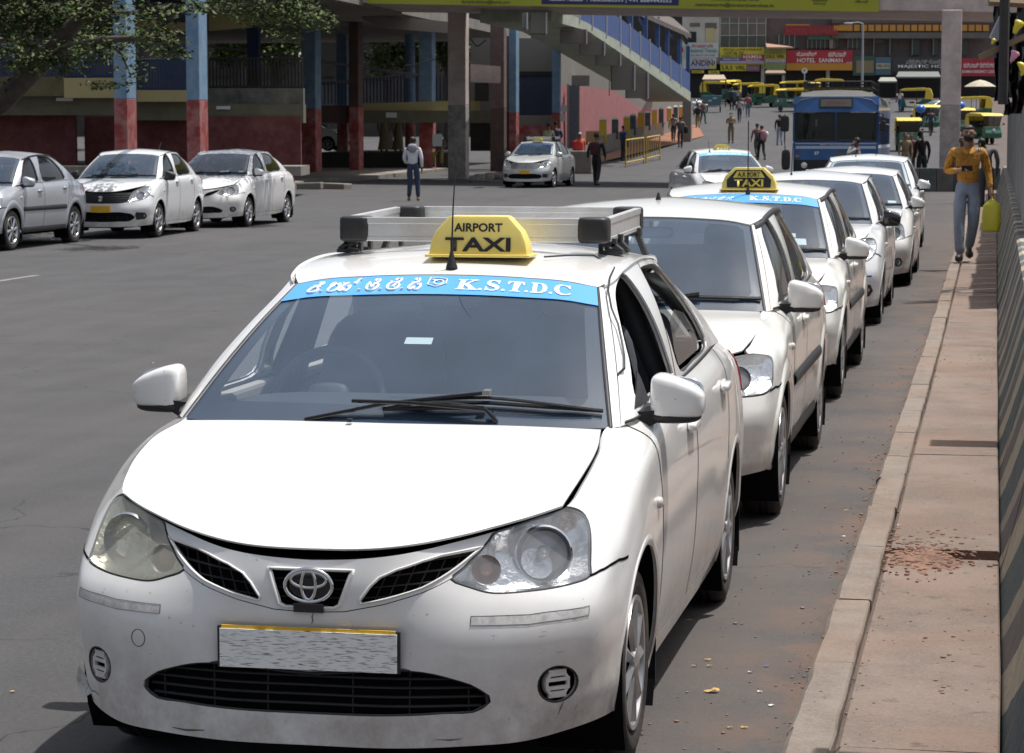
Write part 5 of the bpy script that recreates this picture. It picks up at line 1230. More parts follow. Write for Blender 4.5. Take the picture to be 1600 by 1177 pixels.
# striped barrier
def stripe():
    m = bpy.data.materials.new('striped_paint'); m.use_nodes = True; N = m.node_tree.nodes; L = m.node_tree.links; b = N['Principled BSDF']; g = N.new('ShaderNodeNewGeometry'); P_ = g.outputs['Position']; sx = N.new('ShaderNodeSeparateXYZ'); L.new(P_, sx.inputs[0])
    n = N.new('ShaderNodeTexNoise'); n.inputs['Scale'].default_value = 3; n.inputs['Detail'].default_value = 6; L.new(P_, n.inputs['Vector'])
    v = mth(N, L, 'ADD', mth(N, L, 'MULTIPLY', sx.outputs[1], .43), mth(N, L, 'MULTIPLY', sx.outputs[2], .9)); v = mth(N, L, 'ADD', v, mth(N, L, 'MULTIPLY', n.outputs['Fac'], .08)); v = mth(N, L, 'FRACT', v)
    r = N.new('ShaderNodeValToRGB'); r.color_ramp.interpolation = 'CONSTANT'; e = r.color_ramp.elements; e[0].position = 0; e[0].color = (.055, .085, .092, 1); e[1].position = .36; e[1].color = (.42, .37, .27, 1); q = e.new(.62); q.color = (.12, .105, .10, 1); q = e.new(.86); q.color = (.33, .29, .22, 1)
    L.new(v, r.inputs[0]); f = ramp_noise(N, L, P_, 7, .4, .7, 8, .75); c = mixc(N, L, mth(N, L, 'MULTIPLY', f, .55), r.outputs[0], (.20, .175, .145)); f2 = ramp_noise(N, L, P_, 40, .45, .7, 5, .75); c = mixc(N, L, mth(N, L, 'MULTIPLY', f2, .4), c, (.07, .07, .065))
    L.new(c, b.inputs['Base Color']); b.inputs['Roughness'].default_value = .8; bp = N.new('ShaderNodeBump'); bp.inputs['Strength'].default_value = .4; bp.inputs['Distance'].default_value = .01; L.new(f2, bp.inputs['Height']); L.new(bp.outputs[0], b.inputs['Normal']); return m
STRIPE = stripe()
bar_ = empty('concrete_barrier', (.1, 2, 0), 0, 'low concrete barrier painted in slanting teal and cream stripes beside the footpath', 'barrier')
y = 1.2
while y < 71:
    L_ = 3.0; mb = MB(); j = .036+random.uniform(-.003, .003)
    z0 = gz(0, y); z1 = gz(0, y+L_)
    prof = [(.012, .07), (.03, .12), (.075, .30), (.155, .66), (.185, .78), (.215, .80), (.30, .80), (.33, .78), (.36, .66), (.45, .07)]
    a = [(px+j, y+.008, pz+z0) for px, pz in prof]; b_ = [(px+j, y+L_-.008, pz+z1) for px, pz in prof]; n = len(prof)
    mb.add([Vector(q)-bar_.location for q in a+b_], [(i, i+1, n+i+1, n+i) for i in range(n-1)]+[tuple(range(n-1, -1, -1)), tuple(range(n, 2*n))])
    mb.build('barrier_segment', STRIPE, bar_, smooth=.4); y += L_
BRD = mat('shadow_board_paint', (.2, .2, .2), rough=.7)
for (x, y, z, wx_, wy) in ((.66, 14.6, 2.35, .85, .30), (.62, 7.05, 2.45, 1.0, .55)):  # unseen boards and posts added only to cast shadows on the footpath
    mb = MB(); mb.box((x-.1, y-2, z), (wx_, wy, .03)); mb.build('shadow_board', BRD, bar_); mb = MB(); mb.tube([(x+.3, y-2, 0), (x+.3, y-2, z)], .025, 6); mb.build('shadow_board_post', BRD, bar_)
# sheet fence on top of it further on
FENM = mat('galvanised_sheet', (.23, .24, .24), rough=.55, metal=.25, var=.35, vs=2, dust=(.16, .10, .07), dusts=2.5, dustamt=.7, coords='World'); DKM = mat('dark_iron', (.035, .033, .032), rough=.7, var=.3, vs=8)
fe = empty('sheet_fence', (.34, 28, 0), 0, 'tall weathered grey metal sheet fence rising behind the striped barrier', 'fence')
y = 25.5; sh = None
while y < 70:
    z = gz(.3, y); mb = MB(); n = 6; w_ = .92
    for k in range(n+1):
        for zz in (0, 1): mb.v.append((((-1)**k)*.012, w_*k/n, zz*1.0))
    mb.f = [(2*k, 2*k+2, 2*k+3, 2*k+1) for k in range(n)]; mb.mi = [0]*n
    if sh is None: sh = mb.mesh('sheet_panel'); sh.materials.append(FENM)
    o = link('sheet_panel', sh, fe); o.location = (.335-.34+random.uniform(-.015, .015), y-28, z+.80); o.scale = (1, 1, random.uniform(1.45, 1.65)); o.rotation_euler = (random.uniform(-.01, .01), 0, random.uniform(-.02, .02)); y += .95
for k in range(11):
    yy = 25.5+k*4.3; mb = MB(); mb.box((.02, 0, 0), (.06, .06, 2.0)); o = mb.build('fence_post', DKM, fe); o.location = (.05, yy-28, gz(.3, yy)+1.6)
# low painted block wall closing the junction, in front of the right pillar
bw = empty('block_wall', gd(1485, 73.5), 0, 'low wall of dark teal and grey painted blocks at the foot of the right pillar', 'wall')
TEAL = mat('teal_block_paint', (.055, .085, .085), rough=.85, var=.4, vs=2, dust=(.2, .15, .12), dusts=3, dustamt=.5, coords='World'); GRB = mat('grey_block_paint', (.10, .095, .088), rough=.85, var=.4, vs=2, dust=(.2, .15, .12), dusts=3, dustamt=.5, coords='World')
xa = 1408
k = 0
while xa < 1562:
    a = at(xa+.4, 263, 73.5); b_ = at(min(xa+27, 1562)-.4, 263, 73.5); c = (a+b_)/2; g_ = gz(c.x, c.y); mb = MB(); mb.box((0, 0, 0), ((b_-a).length, .38, c.z-g_+.05), rz=_ps); o = mb.build('wall_block', TEAL if k % 2 else GRB, bw, bevel=.015); o.location = Vector((c.x, c.y, (c.z+g_)/2-.02))-bw.location; xa += 27; k += 1
EARTH = mat('patch_earth', (.19, .105, .072), rough=.95, var=.5, vs=9, bump=.8, bs=40, coords='World')
mb = MB(); ring = []
ph = [random.uniform(0, 6.28) for _ in range(9)]
for q in range(150):
    a = 2*math.pi*q/150; rr = .8+sum(.30/(k+1)*math.sin((2*k+1)*a+ph[k]) for k in range(9)); ring.append((-.25+.16*rr*math.cos(a), 10.38+.40*rr*math.sin(a), .0955+.002*random.random()))
mb.add([(-.25, 10.38, .101)]+ring, [(0, k+1, (k+1) % 150+1) for k in range(150)])
for _ in range(320):
    a = random.uniform(0, 6.283); rr = abs(random.gauss(.6, .45)); x = -.25+.19*rr*math.cos(a); y = 10.38+.50*rr*math.sin(a); q = random.uniform(.003, .014); mb.sell((max(-.42, min(.03, x)), y, .098), (q, q*1.2, q*.6), (1, 1), 3)
tag(mb.build('earth_patch', EARTH), kind='stuff')
mb = MB()
for _ in range(900):
    y = 5.5+abs(random.gauss(0, 9)); x = random.choice([random.gauss(-.62, .05), random.uniform(-.42, .03), random.gauss(-.40, .02), random.gauss(.02, .02), random.gauss(-.9, .25)]); q = random.uniform(.0015, .005)*(1+y*.03); z = .094 if -.42 < x < .04 else (.10 if -.57 < x < -.42 else 0); mb.sell((min(x, .04), y, z+gz(x, y)+q*.3), (q, q*1.3, q*.7), (1, 1), 3)
tag(mb.build('grit', mat('grit_brown', (.20, .13, .095), rough=.9, var=.5, vs=60, coords='World')), kind='stuff')
# dirt patch, leaves and litter
mb = MB()
for (cx, cy, rx, ry, n) in ((-.25, 10.4, .17, .13, 60), (-.5, 6.9, .05, .5, 24), (-.1, 8.0, .1, .8, 20), (-.95, 7, .35, 2.5, 26), (-.6, 12, .06, 4, 26)):
    for _ in range(n):
        x = random.gauss(cx, rx/2); y = random.gauss(cy, ry/2); s = random.uniform(.003, .011); h = .095 if x > -.6 else 0.0; mb.sell((x, y, h+gz(x, y)+s*.3), (s, s*random.uniform(.7, 1.3), s*.6), (1, 1), 3)
tag(mb.build('gravel_crumbs', mat('crumb', (.27, .17, .12), rough=.9, var=.3, vs=30, coords='World')), kind='stuff')
LEAFD = mat('dry_leaf', (.45, .28, .08), rough=.7); PAPER = mat('scrap_paper', (.65, .63, .60), rough=.8); BLUS = mat('blue_wrapper', (.03, .10, .40), rough=.4)
def scrap(px, py, s, m, name, label, cat='litter', lift=.004, grp=None):
    p = gp(px, py) if px < 1290 else gp(px, py); z = p.z+lift+(.10 if p.x > -.6 else 0); mb = MB(); n = 9; a0 = random.uniform(0, 6)
    ring = [(s*math.cos(a0+2*math.pi*k/n)*random.uniform(.6, 1.1), s*.55*math.sin(a0+2*math.pi*k/n)*random.uniform(.6, 1.1), random.uniform(0, s*.35)) for k in range(n)]
    mb.add([(0, 0, s*.25)]+ring, [(0, k+1, (k+1) % n+1) for k in range(n)]); o = mb.build(name, m); o.location = (p.x, p.y, z); tag(o, label, cat, grp)
scrap(1113, 1085, .030, LEAFD, 'fallen_leaf', 'largest curled yellow leaf on the asphalt beside the nearest taxi front wheel', 'leaf')
scrap(1198, 1050, .013, BLUS, 'candy_wrapper', 'tiny blue wrapper on the asphalt near the kerb')
for (x, y_) in ((1085, 1047), (1108, 1048), (1163, 1143), (1140, 1148), (1106, 1037), (1020, 1010), (20, 1088), (1242, 800), (1322, 800)): scrap(x, y_, .013, LEAFD, 'fallen_leaf', 'small dry leaf scrap lying on the road surface', 'leaf', grp='dry leaf scraps on the road')
for (x, y_) in ((1172, 1060), (1187, 1092), (1318, 842), (1404, 862), (1205, 1108), (700, 345), (240, 570)): scrap(x, y_, .012, PAPER, 'paper_scrap', 'tiny pale paper scrap on the ground', grp='pale paper scraps')
# faint painted line far left
mb = MB(); a = gp(0, 440); b_ = gp(58, 431); d_ = (b_-a).normalized(); n_ = Vector((-d_.y, d_.x, 0))*.05
mb.quad(a-n_-d_*2+Vector((0, 0, .004)), b_-n_+Vector((0, 0, .004)), b_+n_+Vector((0, 0, .004)), a+n_-d_*2+Vector((0, 0, .004))); tag(mb.build('road_marking', mat('worn_road_paint', (.24, .23, .21), rough=.9, var=.4, vs=12, coords='World')), kind='structure')
mb = MB(); a = gp(600, 306) if False else gd(560, 60); b_ = gd(1030, 74)
# ---------------------------------------------------------------- frames facing the camera side
RZ = _ps
MF = Matrix.Rotation(RZ, 3, 'Z')
def fbox(mb, x0, y0, x1, y1, d, dep, rz=None):
    "box whose front covers the pixel rectangle at depth d, dep metres deep"
    a = at(x0, y0, d); b = at(x1, y1, d); s = FPX/d; w_ = (x1-x0)/s; h = (y1-y0)/s; c = at((x0+x1)/2, (y0+y1)/2, d); c = c+FH*(dep/2)
    mb.box(c, (abs(w_), dep, abs(h)), rz=RZ if rz is None else rz); return mb
def zat(y, d): return at(800, y, d).z
def wx(px, d): p = at(px, 300, d); return p
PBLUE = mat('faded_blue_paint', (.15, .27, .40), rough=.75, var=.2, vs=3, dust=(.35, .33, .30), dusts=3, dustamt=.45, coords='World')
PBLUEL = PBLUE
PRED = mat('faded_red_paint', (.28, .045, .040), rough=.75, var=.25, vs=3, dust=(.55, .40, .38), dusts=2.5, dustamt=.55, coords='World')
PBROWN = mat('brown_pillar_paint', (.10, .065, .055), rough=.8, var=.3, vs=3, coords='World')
PPINK = mat('pinkish_render', (.62, .52, .48), rough=.85, var=.15, vs=4, dust=(.16, .14, .12), dusts=1.2, dustamt=.45, coords='World', bump=.2, bs=30)
PGREYM = mat('mottled_grey_render', (.42, .385, .35), rough=.9, var=.35, vs=9, dust=(.10, .09, .08), dusts=3, dustamt=.6, coords='World', bump=.3, bs=30)
OLIVE = mat('olive_beam_paint', (.12, .115, .075), rough=.85, var=.2, vs=2, coords='World'); YBAND = mat('yellow_band_paint', (.42, .36, .16), rough=.8, var=.2, vs=2, dust=(.15, .13, .1), dusts=2, dustamt=.5, coords='World')
NAVY = mat('navy_railing', (.03, .06, .16), rough=.6); RAILL = mat('pale_handrail', (.35, .37, .40), rough=.5); BLUR = mat('blue_railing', (.025, .075, .25), rough=.6, var=.2, vs=3, dust=(.2, .2, .2), dusts=4, dustamt=.3, coords='World')
GREYW = mat('grey_render', (.24, .225, .20), rough=.9, var=.2, vs=1.5, dust=(.12, .11, .10), dusts=1.5, dustamt=.5, coords='World'); PINKW = mat('pink_red_wall', (.40, .155, .165), rough=.85, var=.15, vs=1.5, dust=(.35, .2, .18), dusts=2.5, dustamt=.35, coords='World')
STRM = mat('mossy_stringer', (.38, .42, .34), rough=.85, var=.3, vs=3, dust=(.20, .19, .16), dusts=2, dustamt=.6, coords='World'); SHUT = mat('blue_shutter', (.045, .06, .11), rough=.6, var=.15, vs=5); DOORB = mat('old_door', (.10, .13, .16), rough=.7, var=.3, vs=6)
PAPR = mat('notice_paper', (.5, .5, .52), rough=.8); NEARBLK = mat('near_black_matt', (.035, .033, .03), rough=.9, var=.3, vs=3)  # one near-black colour for openings, back walls, rails and cables
def column(x, x1, d, ytop, ysplit, W_, D_, up, lo, label, cat='pillar', grp=None, zt=None, name='column', plinth=True):
    "square column; px x = left edge of its front face"
    a = at(x, 300, d); g_ = gz(a.x, a.y); s = FPX/d; w_ = W_; zt = zt or zat(ytop, d); zs = zat(ysplit, d)
    e = empty(name, (a.x+w_/2, a.y+D_/2, g_), 0, label, cat, grp)
    mb = MB(); mb.box((0, 0, (zs+zt)/2-g_), (w_, D_, zt-zs)); mb.build('column_shaft', up, e, bevel=.02)
    mb = MB(); mb.box((0, 0, (zs-g_)/2-.1), (w_+.004, D_+.004, zs-g_+.2)); mb.build('painted_base', lo, e, bevel=.02); return e
GC = 'blue and red columns of the bus station'
column(180, 215, 66, -40, 155, .37, .75, PBLUE, PRED, 'leftmost blue and red column, behind the tree leaves', grp=GC, zt=6.3)
column(293, 326, 66.5, -40, 157, .37, .72, PBLUE, PRED, 'blue and red column standing behind the row of parked cars', grp=GC, zt=6.3)
column(472, 502, 92, 45, 170, .54, .85, PBLUE, PRED, 'blue and red column with white notice, just right of the parked cars', grp=GC, zt=6.3)
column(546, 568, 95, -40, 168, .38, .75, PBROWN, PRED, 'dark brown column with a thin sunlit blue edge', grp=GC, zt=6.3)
column(655, 684, 98, 20, 173, .54, .65, PBLUE, PRED, 'blue and red column left of the pink pillar', grp=GC, zt=6.3)
column(795, 812, 100, 45, 176, .30, .65, PBLUE, PRED, 'slim blue and red column right of the dark ramp pillar', grp=GC, zt=6.3)
column(527, 546, 106, -40, 168, .45, .3, PBLUE, PRED, 'recessed blue column seen beside the dark brown one', grp=GC, zt=6.3)
column(862, 875, 104, 45, 176, .34, .30, PBLUE, PRED, 'blue column at the right side of the blue shutter', grp=GC, zt=6.0)
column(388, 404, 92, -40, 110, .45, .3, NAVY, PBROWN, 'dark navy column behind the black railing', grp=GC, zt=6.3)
e = empty('round_column', gd(641, 106), 0, 'pale blue round column behind the yellow ramp edge', 'pillar'); g_ = e.location.z
mb = MB(); mb.tube([(0, 0, zat(172, 106)-g_), (0, 0, 6.3-g_)], .22, 20); mb.build('column_shaft', PBLUE, e, smooth=True); mb = MB(); mb.tube([(0, 0, -.1), (0, 0, zat(172, 106)-g_)], .225, 20); mb.build('painted_base', PRED, e, smooth=True)
# two ramp pillars and the gantry beam with its banner
def pillar(x, d, w_, dp, ysplit, zt, up, lo, label):
    a = at(x, 300, d); g_ = gz(a.x, a.y); e = empty('ramp_pillar', (a.x+w_/2, a.y+dp/2, g_), 0, label, 'pillar', None); zs = zat(ysplit, d)
    mb = MB(); mb.box((0, 0, (zs+zt)/2-g_), (w_, dp, zt-zs)); mb.build('pillar_shaft', up, e, bevel=.03); mb = MB(); mb.box((0, 0, (zs-g_)/2-.15), (w_+.004, dp+.004, zs-g_+.3)); mb.build('pillar_base', lo, e, bevel=.03); return e
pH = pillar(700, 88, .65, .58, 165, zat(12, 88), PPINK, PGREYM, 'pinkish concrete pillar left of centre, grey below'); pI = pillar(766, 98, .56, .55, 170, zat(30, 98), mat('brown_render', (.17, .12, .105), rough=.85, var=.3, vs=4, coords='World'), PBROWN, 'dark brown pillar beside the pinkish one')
pR = pillar(1467, 75, .60, .55, 165, zat(17, 75), PPINK, mat('grey_pink_render', (.42, .365, .34), rough=.9, var=.3, vs=5, dust=(.12, .11, .10), dusts=1.5, dustamt=.6, coords='World', bump=.3, bs=30), 'weathered concrete pillar standing at right behind the taxi queue')
def sticker(par, x0, y0, x1, y1, d, m=PAPR, name='notice'): mb = MB(); fbox(mb, x0, y0, x1, y1, d, .01); o = mb.build(name, m); o.parent = par; KIDS.setdefault(par.name, []).append(o); o.matrix_parent_inverse = Matrix.Translation(-par.location); return o
sticker(pH, 706, 166, 729, 174, 87.9); 
gb = empty('gantry_beam', at(1060, 25, 78), 0, 'long concrete ramp beam crossing the top of the photo', 'bridge')
def inv_parent(o, e): o.parent = e; KIDS.setdefault(e.name, []).append(o); o.matrix_parent_inverse = e.matrix_basis.inverted() if False else (Matrix.Translation(e.location) @ Matrix.Rotation(e.rotation_euler.z, 4, 'Z')).inverted()
mb = MB(); a0, a1 = at(560, 4, 83), at(1640, 20, 74); h = 1.7; dep = FH*6.0
b0 = a0+dep+Vector((0, 0, -.0)); b1 = a1+dep
mb.add([a0, a1, a1+Vector((0, 0, h)), a0+Vector((0, 0, h)), b0, b1, b1+Vector((0, 0, h)), b0+Vector((0, 0, h))], [(0, 1, 2, 3), (5, 4, 7, 6), (0, 4, 5, 1), (3, 2, 6, 7), (0, 3, 7, 4), (1, 5, 6, 2)]); o = mb.build('beam', PPINK); inv_parent(o, gb)
bn = empty('cargo_banner', at(970, 5, 79.5), 0, 'yellow-green advertising banner hung along the gantry beam', 'banner')
BANM = mat('banner_yellow_green', (.42, .42, .035), rough=.6, var=.08, vs=.6, coords='World'); BANT = mat('banner_print', (.08, .11, .02), rough=.6); BANB = mat('banner_blue', (.03, .035, .13), rough=.6)
def onb(px, py, off=.0):
    "point on the beam face in image column px, row py"
    t = (px-560)/1080; 
    # intersect the viewing ray with the beam's front plane
    n_ = (a1-a0).cross(Vector((0, 0, 1))); dd = FW + RT*((px-800)/FPX) - UP*((py-588.5)/FPX); o_ = Vector((0, 0, HC)); k = (a0-o_).dot(n_)/dd.dot(n_); return o_+dd*k-FH*off
mb = MB(); q0, q1 = onb(575, 6, .12), onb(1372, 19, .12); up_ = Vector((0, 0, 1.55)); dd_ = FH*.05
mb.add([q0, q1, q1+up_, q0+up_, q0+dd_, q1+dd_, q1+up_+dd_, q0+up_+dd_], [(0, 1, 2, 3), (5, 4, 7, 6), (0, 4, 5, 1), (3, 2, 6, 7), (0, 3, 7, 4), (1, 5, 6, 2)]); o = mb.build('banner_sheet', BANM); inv_parent(o, bn)
ub_ = (a1-a0).normalized()
def btext(s_, px, py, w_, h_, m): s = FPX/79; o = text_obj('lettering', s_, 1, m, None, onb(px, py, .14), ub_, (0, 0, 1), bold=.02, ext=0, fit=(w_/s, h_/s)); inv_parent(o, bn)
btext('ksrtclogistics@ksrtc.org', 759, 4, 84, 7, BANT); btext('nammacargo@strategicservices.in', 1147, 9, 126, 7, BANT); btext('www.nammacargo.in', 1147, 0, 78, 6, BANT)
mb = MB(); A_, B_ = onb(846, 7, .13), onb(1060, 9, .13); mb.add([A_+Vector((0, 0, .0)), B_, B_+Vector((0, 0, .5)), A_+Vector((0, 0, .5))], [(0, 1, 2, 3)]); o = mb.build('banner_band', BANB); inv_parent(o, bn); btext('ಸಹಾಯವಾಣಿ : 18002083333 | +91 8884443552', 953, 1, 205, 7, WHT)
btext('ಸಂಪರ್ಕಿಸಿ', 1280, 1, 24, 4, BANT); btext('ಬೆಂಗಳೂರು', 1280, 6, 20, 3, BANT); btext('ಸೇವೆ', 1345, 3, 20, 4, BANT)
# ---------------------------------------------------------------- bus station on the left
st = empty('bus_station_ramp', gd(330, 70), 0, 'shaded red, olive and yellow ramp structure of the bus station behind parked cars', 'building')
def P(mb, name, m, par=None, **k): o = mb.build(name, m, None, **k); inv_parent(o, par or st); return o
REDSH = mat('shaded_red_wall', (.13, .028, .028), rough=.8, var=.3, vs=3, dust=(.2, .12, .1), dusts=3, dustamt=.3, coords='World')  # red paint darkened so the colour carries the shade under the deck
mb = MB(); mb.box((-43, 93, 6.5), (44, 38, .4), rz=0); mb.box((-46, 71, 6.5), (52, 10, .4), rz=0); P(mb, 'deck_slab', CONC)
def wallr(x0, y0, x1, y1, d, dep, m, name, par=None): mb = MB(); fbox(mb, x0, y0, x1, y1, d, dep); return P(mb, name, m, par)
wallr(-120, 180, 118, 262, 71, .3, REDSH, 'red_wall'); wallr(132, 182, 470, 262, 72, .3, REDSH, 'red_wall'); wallr(105, 182, 119, 262, 72.5, .2, NEARBLK, 'doorway')
wallr(-120, 120, 100, 150, 69.5, .4, mat('dark_ochre', (.12, .10, .05), rough=.9, var=.3, vs=3, coords='World'), 'ramp_edge'); wallr(100, 122, 180, 153, 69.5, .4, YBAND, 'ramp_edge'); wallr(214, 141, 293, 159, 70.5, .4, YBAND, 'ramp_edge')
wallr(-120, 151, 180, 180, 70, .9, OLIVE, 'beam'); wallr(214, 159, 294, 188, 71, .9, OLIVE, 'beam'); wallr(326, 163, 474, 192, 72, .9, OLIVE, 'beam'); wallr(500, 165, 548, 192, 95, .8, PBROWN, 'beam')
wallr(326, 138, 474, 164, 72.6, .5, mat('stained_parapet', (.13, .125, .11), rough=.9, var=.5, vs=3, coords='World'), 'parapet')
wallr(566, 173, 702, 192, 97, .8, OLIVE, 'beam'); wallr(735, 173, 766, 192, 99, .8, OLIVE, 'beam')
wallr(-120, 260, 470, 275, 68, 3.0, CONC, 'plinth'); 
mb = MB(); q = [at(x, y, d) for x, y, d in ((566, 162, 97.2), (702, 158, 97.2), (702, 173, 97.2), (566, 173, 97.2))]; mb.add(q+[p+FH*.4 for p in q], [(0, 3, 2, 1), (4, 5, 6, 7), (0, 1, 5, 4), (1, 2, 6, 5), (2, 3, 7, 6), (3, 0, 4, 7)]); P(mb, 'ramp_edge', YBAND)
wallr(735, 158, 750, 173, 100, .4, YBAND, 'ramp_edge')
# sloping upper ramp edges catching some light
for (pts, m, d) in (([(214, 30), (296, 36), (296, 50), (214, 47)], YBAND, 75), ([(326, 22), (392, 20), (392, 42), (326, 48)], YBAND, 77), ([(392, 20), (470, 20), (470, 28), (392, 40)], YBAND, 78), ([(566, 22), (700, 34), (700, 52), (600, 44), (566, 30)], GREYW, 90), ([(735, 100), (782, 104), (782, 130), (735, 128)], PPINK, 92)):
    mb = MB(); q = [at(x, y, d) for x, y in pts]; n = len(q); mb.add(q+[p+FH*.4 for p in q], [tuple(range(n-1, -1, -1)), tuple(range(n, 2*n))]+[(i, (i+1) % n, n+(i+1) % n, n+i) for i in range(n)]); P(mb, 'upper_ramp_edge', m)
# railings: posts one by one
_bal = {}
def railing(label, x0, x1, yb0, yb1, h0, h1, d0, d1, n, m, rails, rm=None, r=.022, grp='ramp railings of the bus station'):
    e = empty('railing', at(x0, yb0, d0), 0, label, 'railing', grp)
    key = m.name; me = _bal.get(key)
    if me is None:
        mb = MB(); mb.box((0, 0, .5), (.05, .03, 1.0)); me = mb.mesh('baluster'); me.materials.append(m); _bal[key] = me
    for i in range(n):
        t = i/(n-1); d = d0+(d1-d0)*t; x = x0+(x1-x0)*t; a = at(x, yb0+(yb1-yb0)*t, d); o = link('baluster', me); hh = (h0+(h1-h0)*t)/(FPX/d); o.location = a-e.location; o.scale = (1, 1, hh); o.parent = e; KIDS.setdefault(e.name, []).append(o)
    for (k, mm, rr) in rails:
        mb = MB(); mb.tube([at(x0, yb0-h0*k, d0), at(x1, yb1-h1*k, d1)], rr, 8); o = mb.build('handrail', mm, None, smooth=True); inv_parent(o, e)
    return e
railing('navy ramp railing at upper left behind the leaves', -10, 178, 122, 121, 52, 52, 71, 71, 34, NAVY, [(.98, RAILL, .035), (.05, NAVY, .03)])
railing('navy ramp railing between the first two columns', 216, 292, 141, 142, 47, 52, 72, 72, 18, NAVY, [(1.0, RAILL, .04), (.05, NAVY, .03)])
railing('black railing above the stained parapet', 328, 472, 138, 138, 46, 46, 74, 74, 28, NEARBLK, [(1.0, NEARBLK, .04), (.04, NEARBLK, .04)])
railing('blue bars between the third column and brown column', 502, 546, 163, 163, 34, 34, 99, 99, 9, BLUR, [(1.0, RAILL, .05)])
railing('dark blue ramp railing left of the round column', 568, 632, 161, 160, 38, 42, 99, 99, 13, NAVY, [(1.0, RAILL, .05)])
railing('upper blue railing at the top left edge', 10, 75, 36, 42, 32, 30, 76, 76, 10, BLUR, [(1.0, RAILL, .04), (.0, RAILL, .04)])
railing('upper blue railing seen above the second column gap', 216, 292, 30, 34, 30, 30, 78, 78, 12, BLUR, [(1.0, NAVY, .04)])
railing('blue bars below the sloping pale handrails', 652, 700, 158, 156, 40, 36, 101, 101, 9, NAVY, [])
for (lab, pts, d) in (('long pale handrail sloping down to the round column', [(326, 72), (500, 96), (652, 118)], 102), ('lower pale handrail rising to the round column', [(500, 131), (652, 119)], 101)):
    mb = MB(); mb.tube([at(x, y, d) for x, y in pts], .06, 8); o = mb.build('handrail', RAILL, None, smooth=True); tag(o, lab, 'handrail')
for (x0, y0, x1, y1, d) in ((88, 153, 114, 158, 69.8), (338, 166, 360, 171, 71.9), (603, 176, 620, 184, 96.8), (476, 186, 486, 202, 91.8)): wallr(x0, y0, x1, y1, d, .01, PAPR, 'notice')
# shaded back wall, green shutter and shop recess deep inside
wallr(-150, -60, 470, 262, 104, .5, mat('inner_wall', (.10, .095, .09), rough=.9, var=.3, vs=1, coords='World'), 'back_wall') if False else None
wallr(326, 192, 392, 262, 88, .3, NEARBLK, 'back_wall'); wallr(392, 192, 440, 262, 90, .3, mat('green_door', (.02, .08, .05), rough=.7), 'shutter'); wallr(440, 200, 474, 262, 92, .3, PRED, 'back_wall')
wallr(735, 60, 800, 175, 100, .3, GREYW, 'back_wall'); wallr(742, 130, 764, 158, 99.5, .2, NEARBLK, 'window_opening'); wallr(735, 175, 800, 236, 101, .3, NEARBLK, 'back_wall')
for (lab, q) in (('thin cable sagging between the ramp pillars', [(568, 88, 93), (610, 102, 91), (655, 100, 89), (700, 84, 87)]), ('cable looping down the stair wall', [(905, 70, 128), (935, 84, 127), (950, 100, 126), (952, 150, 126)]), ('cable hanging under the gantry beam', [(735, 60, 86), (745, 72, 86), (760, 62, 86)])):
    mb = MB(); P3 = crv([tuple(at(*p)) for p in q], 16); mb.tube([Vector(p) for p in P3], .02, 5); tag(mb.build('cable', NEARBLK), lab, 'cable', 'loose cables')
# raised kerb and rubble under the station edge
isl = empty('traffic_island', gd(520, 62), 0, 'broken concrete kerb island with dust in front of the station columns', 'kerb')
for i, (x0, x1) in enumerate(((300, 345), (346, 392), (393, 430), (431, 464), (466, 505), (507, 545))):
    a = gp(x0, 296+random.uniform(-1, 1)); b_ = gp(x1-1, 292 if x1 < 500 else 296); mb = MB(); mb.bar(a+Vector((0, 0, .08)), b_+Vector((0, 0, .08+random.uniform(-.03, .03))), .5, .22); o = mb.build('kerb_block', CONC, None, bevel=.03); inv_parent(o, isl)
mb = MB(); q = [gp(300, 290), gp(560, 283), gp(700, 268), gp(480, 262), gp(300, 262)]; mb.add([p+Vector((0, 0, .13)) for p in q]+[p-Vector((0, 0, .3)) for p in q], [(0, 1, 2, 3, 4)]+[(i, i+5, (i+1) % 5+5, (i+1) % 5) for i in range(5)]); o = mb.build('island_top', CONC); inv_parent(o, isl)
mb = MB()
for _ in range(60):
    p = gd(random.uniform(738, 800), random.uniform(84, 90)); s = random.uniform(.06, .22); mb.sell(p+Vector((0, 0, s*.3)), (s, s*.8, s*.6), (.8, .8), 4)
tag(mb.build('rubble', CONC), kind='stuff')
# ---------------------------------------------------------------- wall under the stairs, shutter bay
sw_ = empty('stair_block', gd(930, 120), 0, 'stair ramp with grey and pink wall, mossy stringer and blue railing', 'staircase')
def quad_wall(pts, m, name, par=sw_, th=.3):
    mb = MB(); q = [at(x, y, d) for x, y, d in pts]; n = len(q); nn = (q[1]-q[0]).cross(q[2]-q[0]).normalized(); nn = nn if nn.dot(FW) > 0 else -nn
    mb.add(q+[p+nn*th for p in q], [tuple(range(n)), tuple(range(2*n-1, n-1, -1))]+[(i, n+i, n+(i+1) % n, (i+1) % n) for i in range(n)]); return P(mb, name, m, par)
wallr(811, 60, 864, 112, 104.3, .3, GREYW, 'lintel_wall', sw_); wallr(811, 112, 864, 180, 104.4, .2, SHUT, 'shutter', sw_); wallr(811, 112, 862, 118, 104.2, .12, NEARBLK, 'shutter_box', sw_)
for k in range(16): mb = MB(); fbox(mb, 812, 119+k*3.8, 861, 121.6+k*3.8, 104.35, .05); P(mb, 'shutter_slat', SHUT, sw_)
wallr(811, 180, 864, 197, 104.3, .3, GREYW, 'sill_wall', sw_); wallr(811, 197, 864, 262, 104.2, .3, PRED, 'red_base', sw_)
def dw(x): return 1/(1/130+(x-873)*(1/172-1/130)/206)
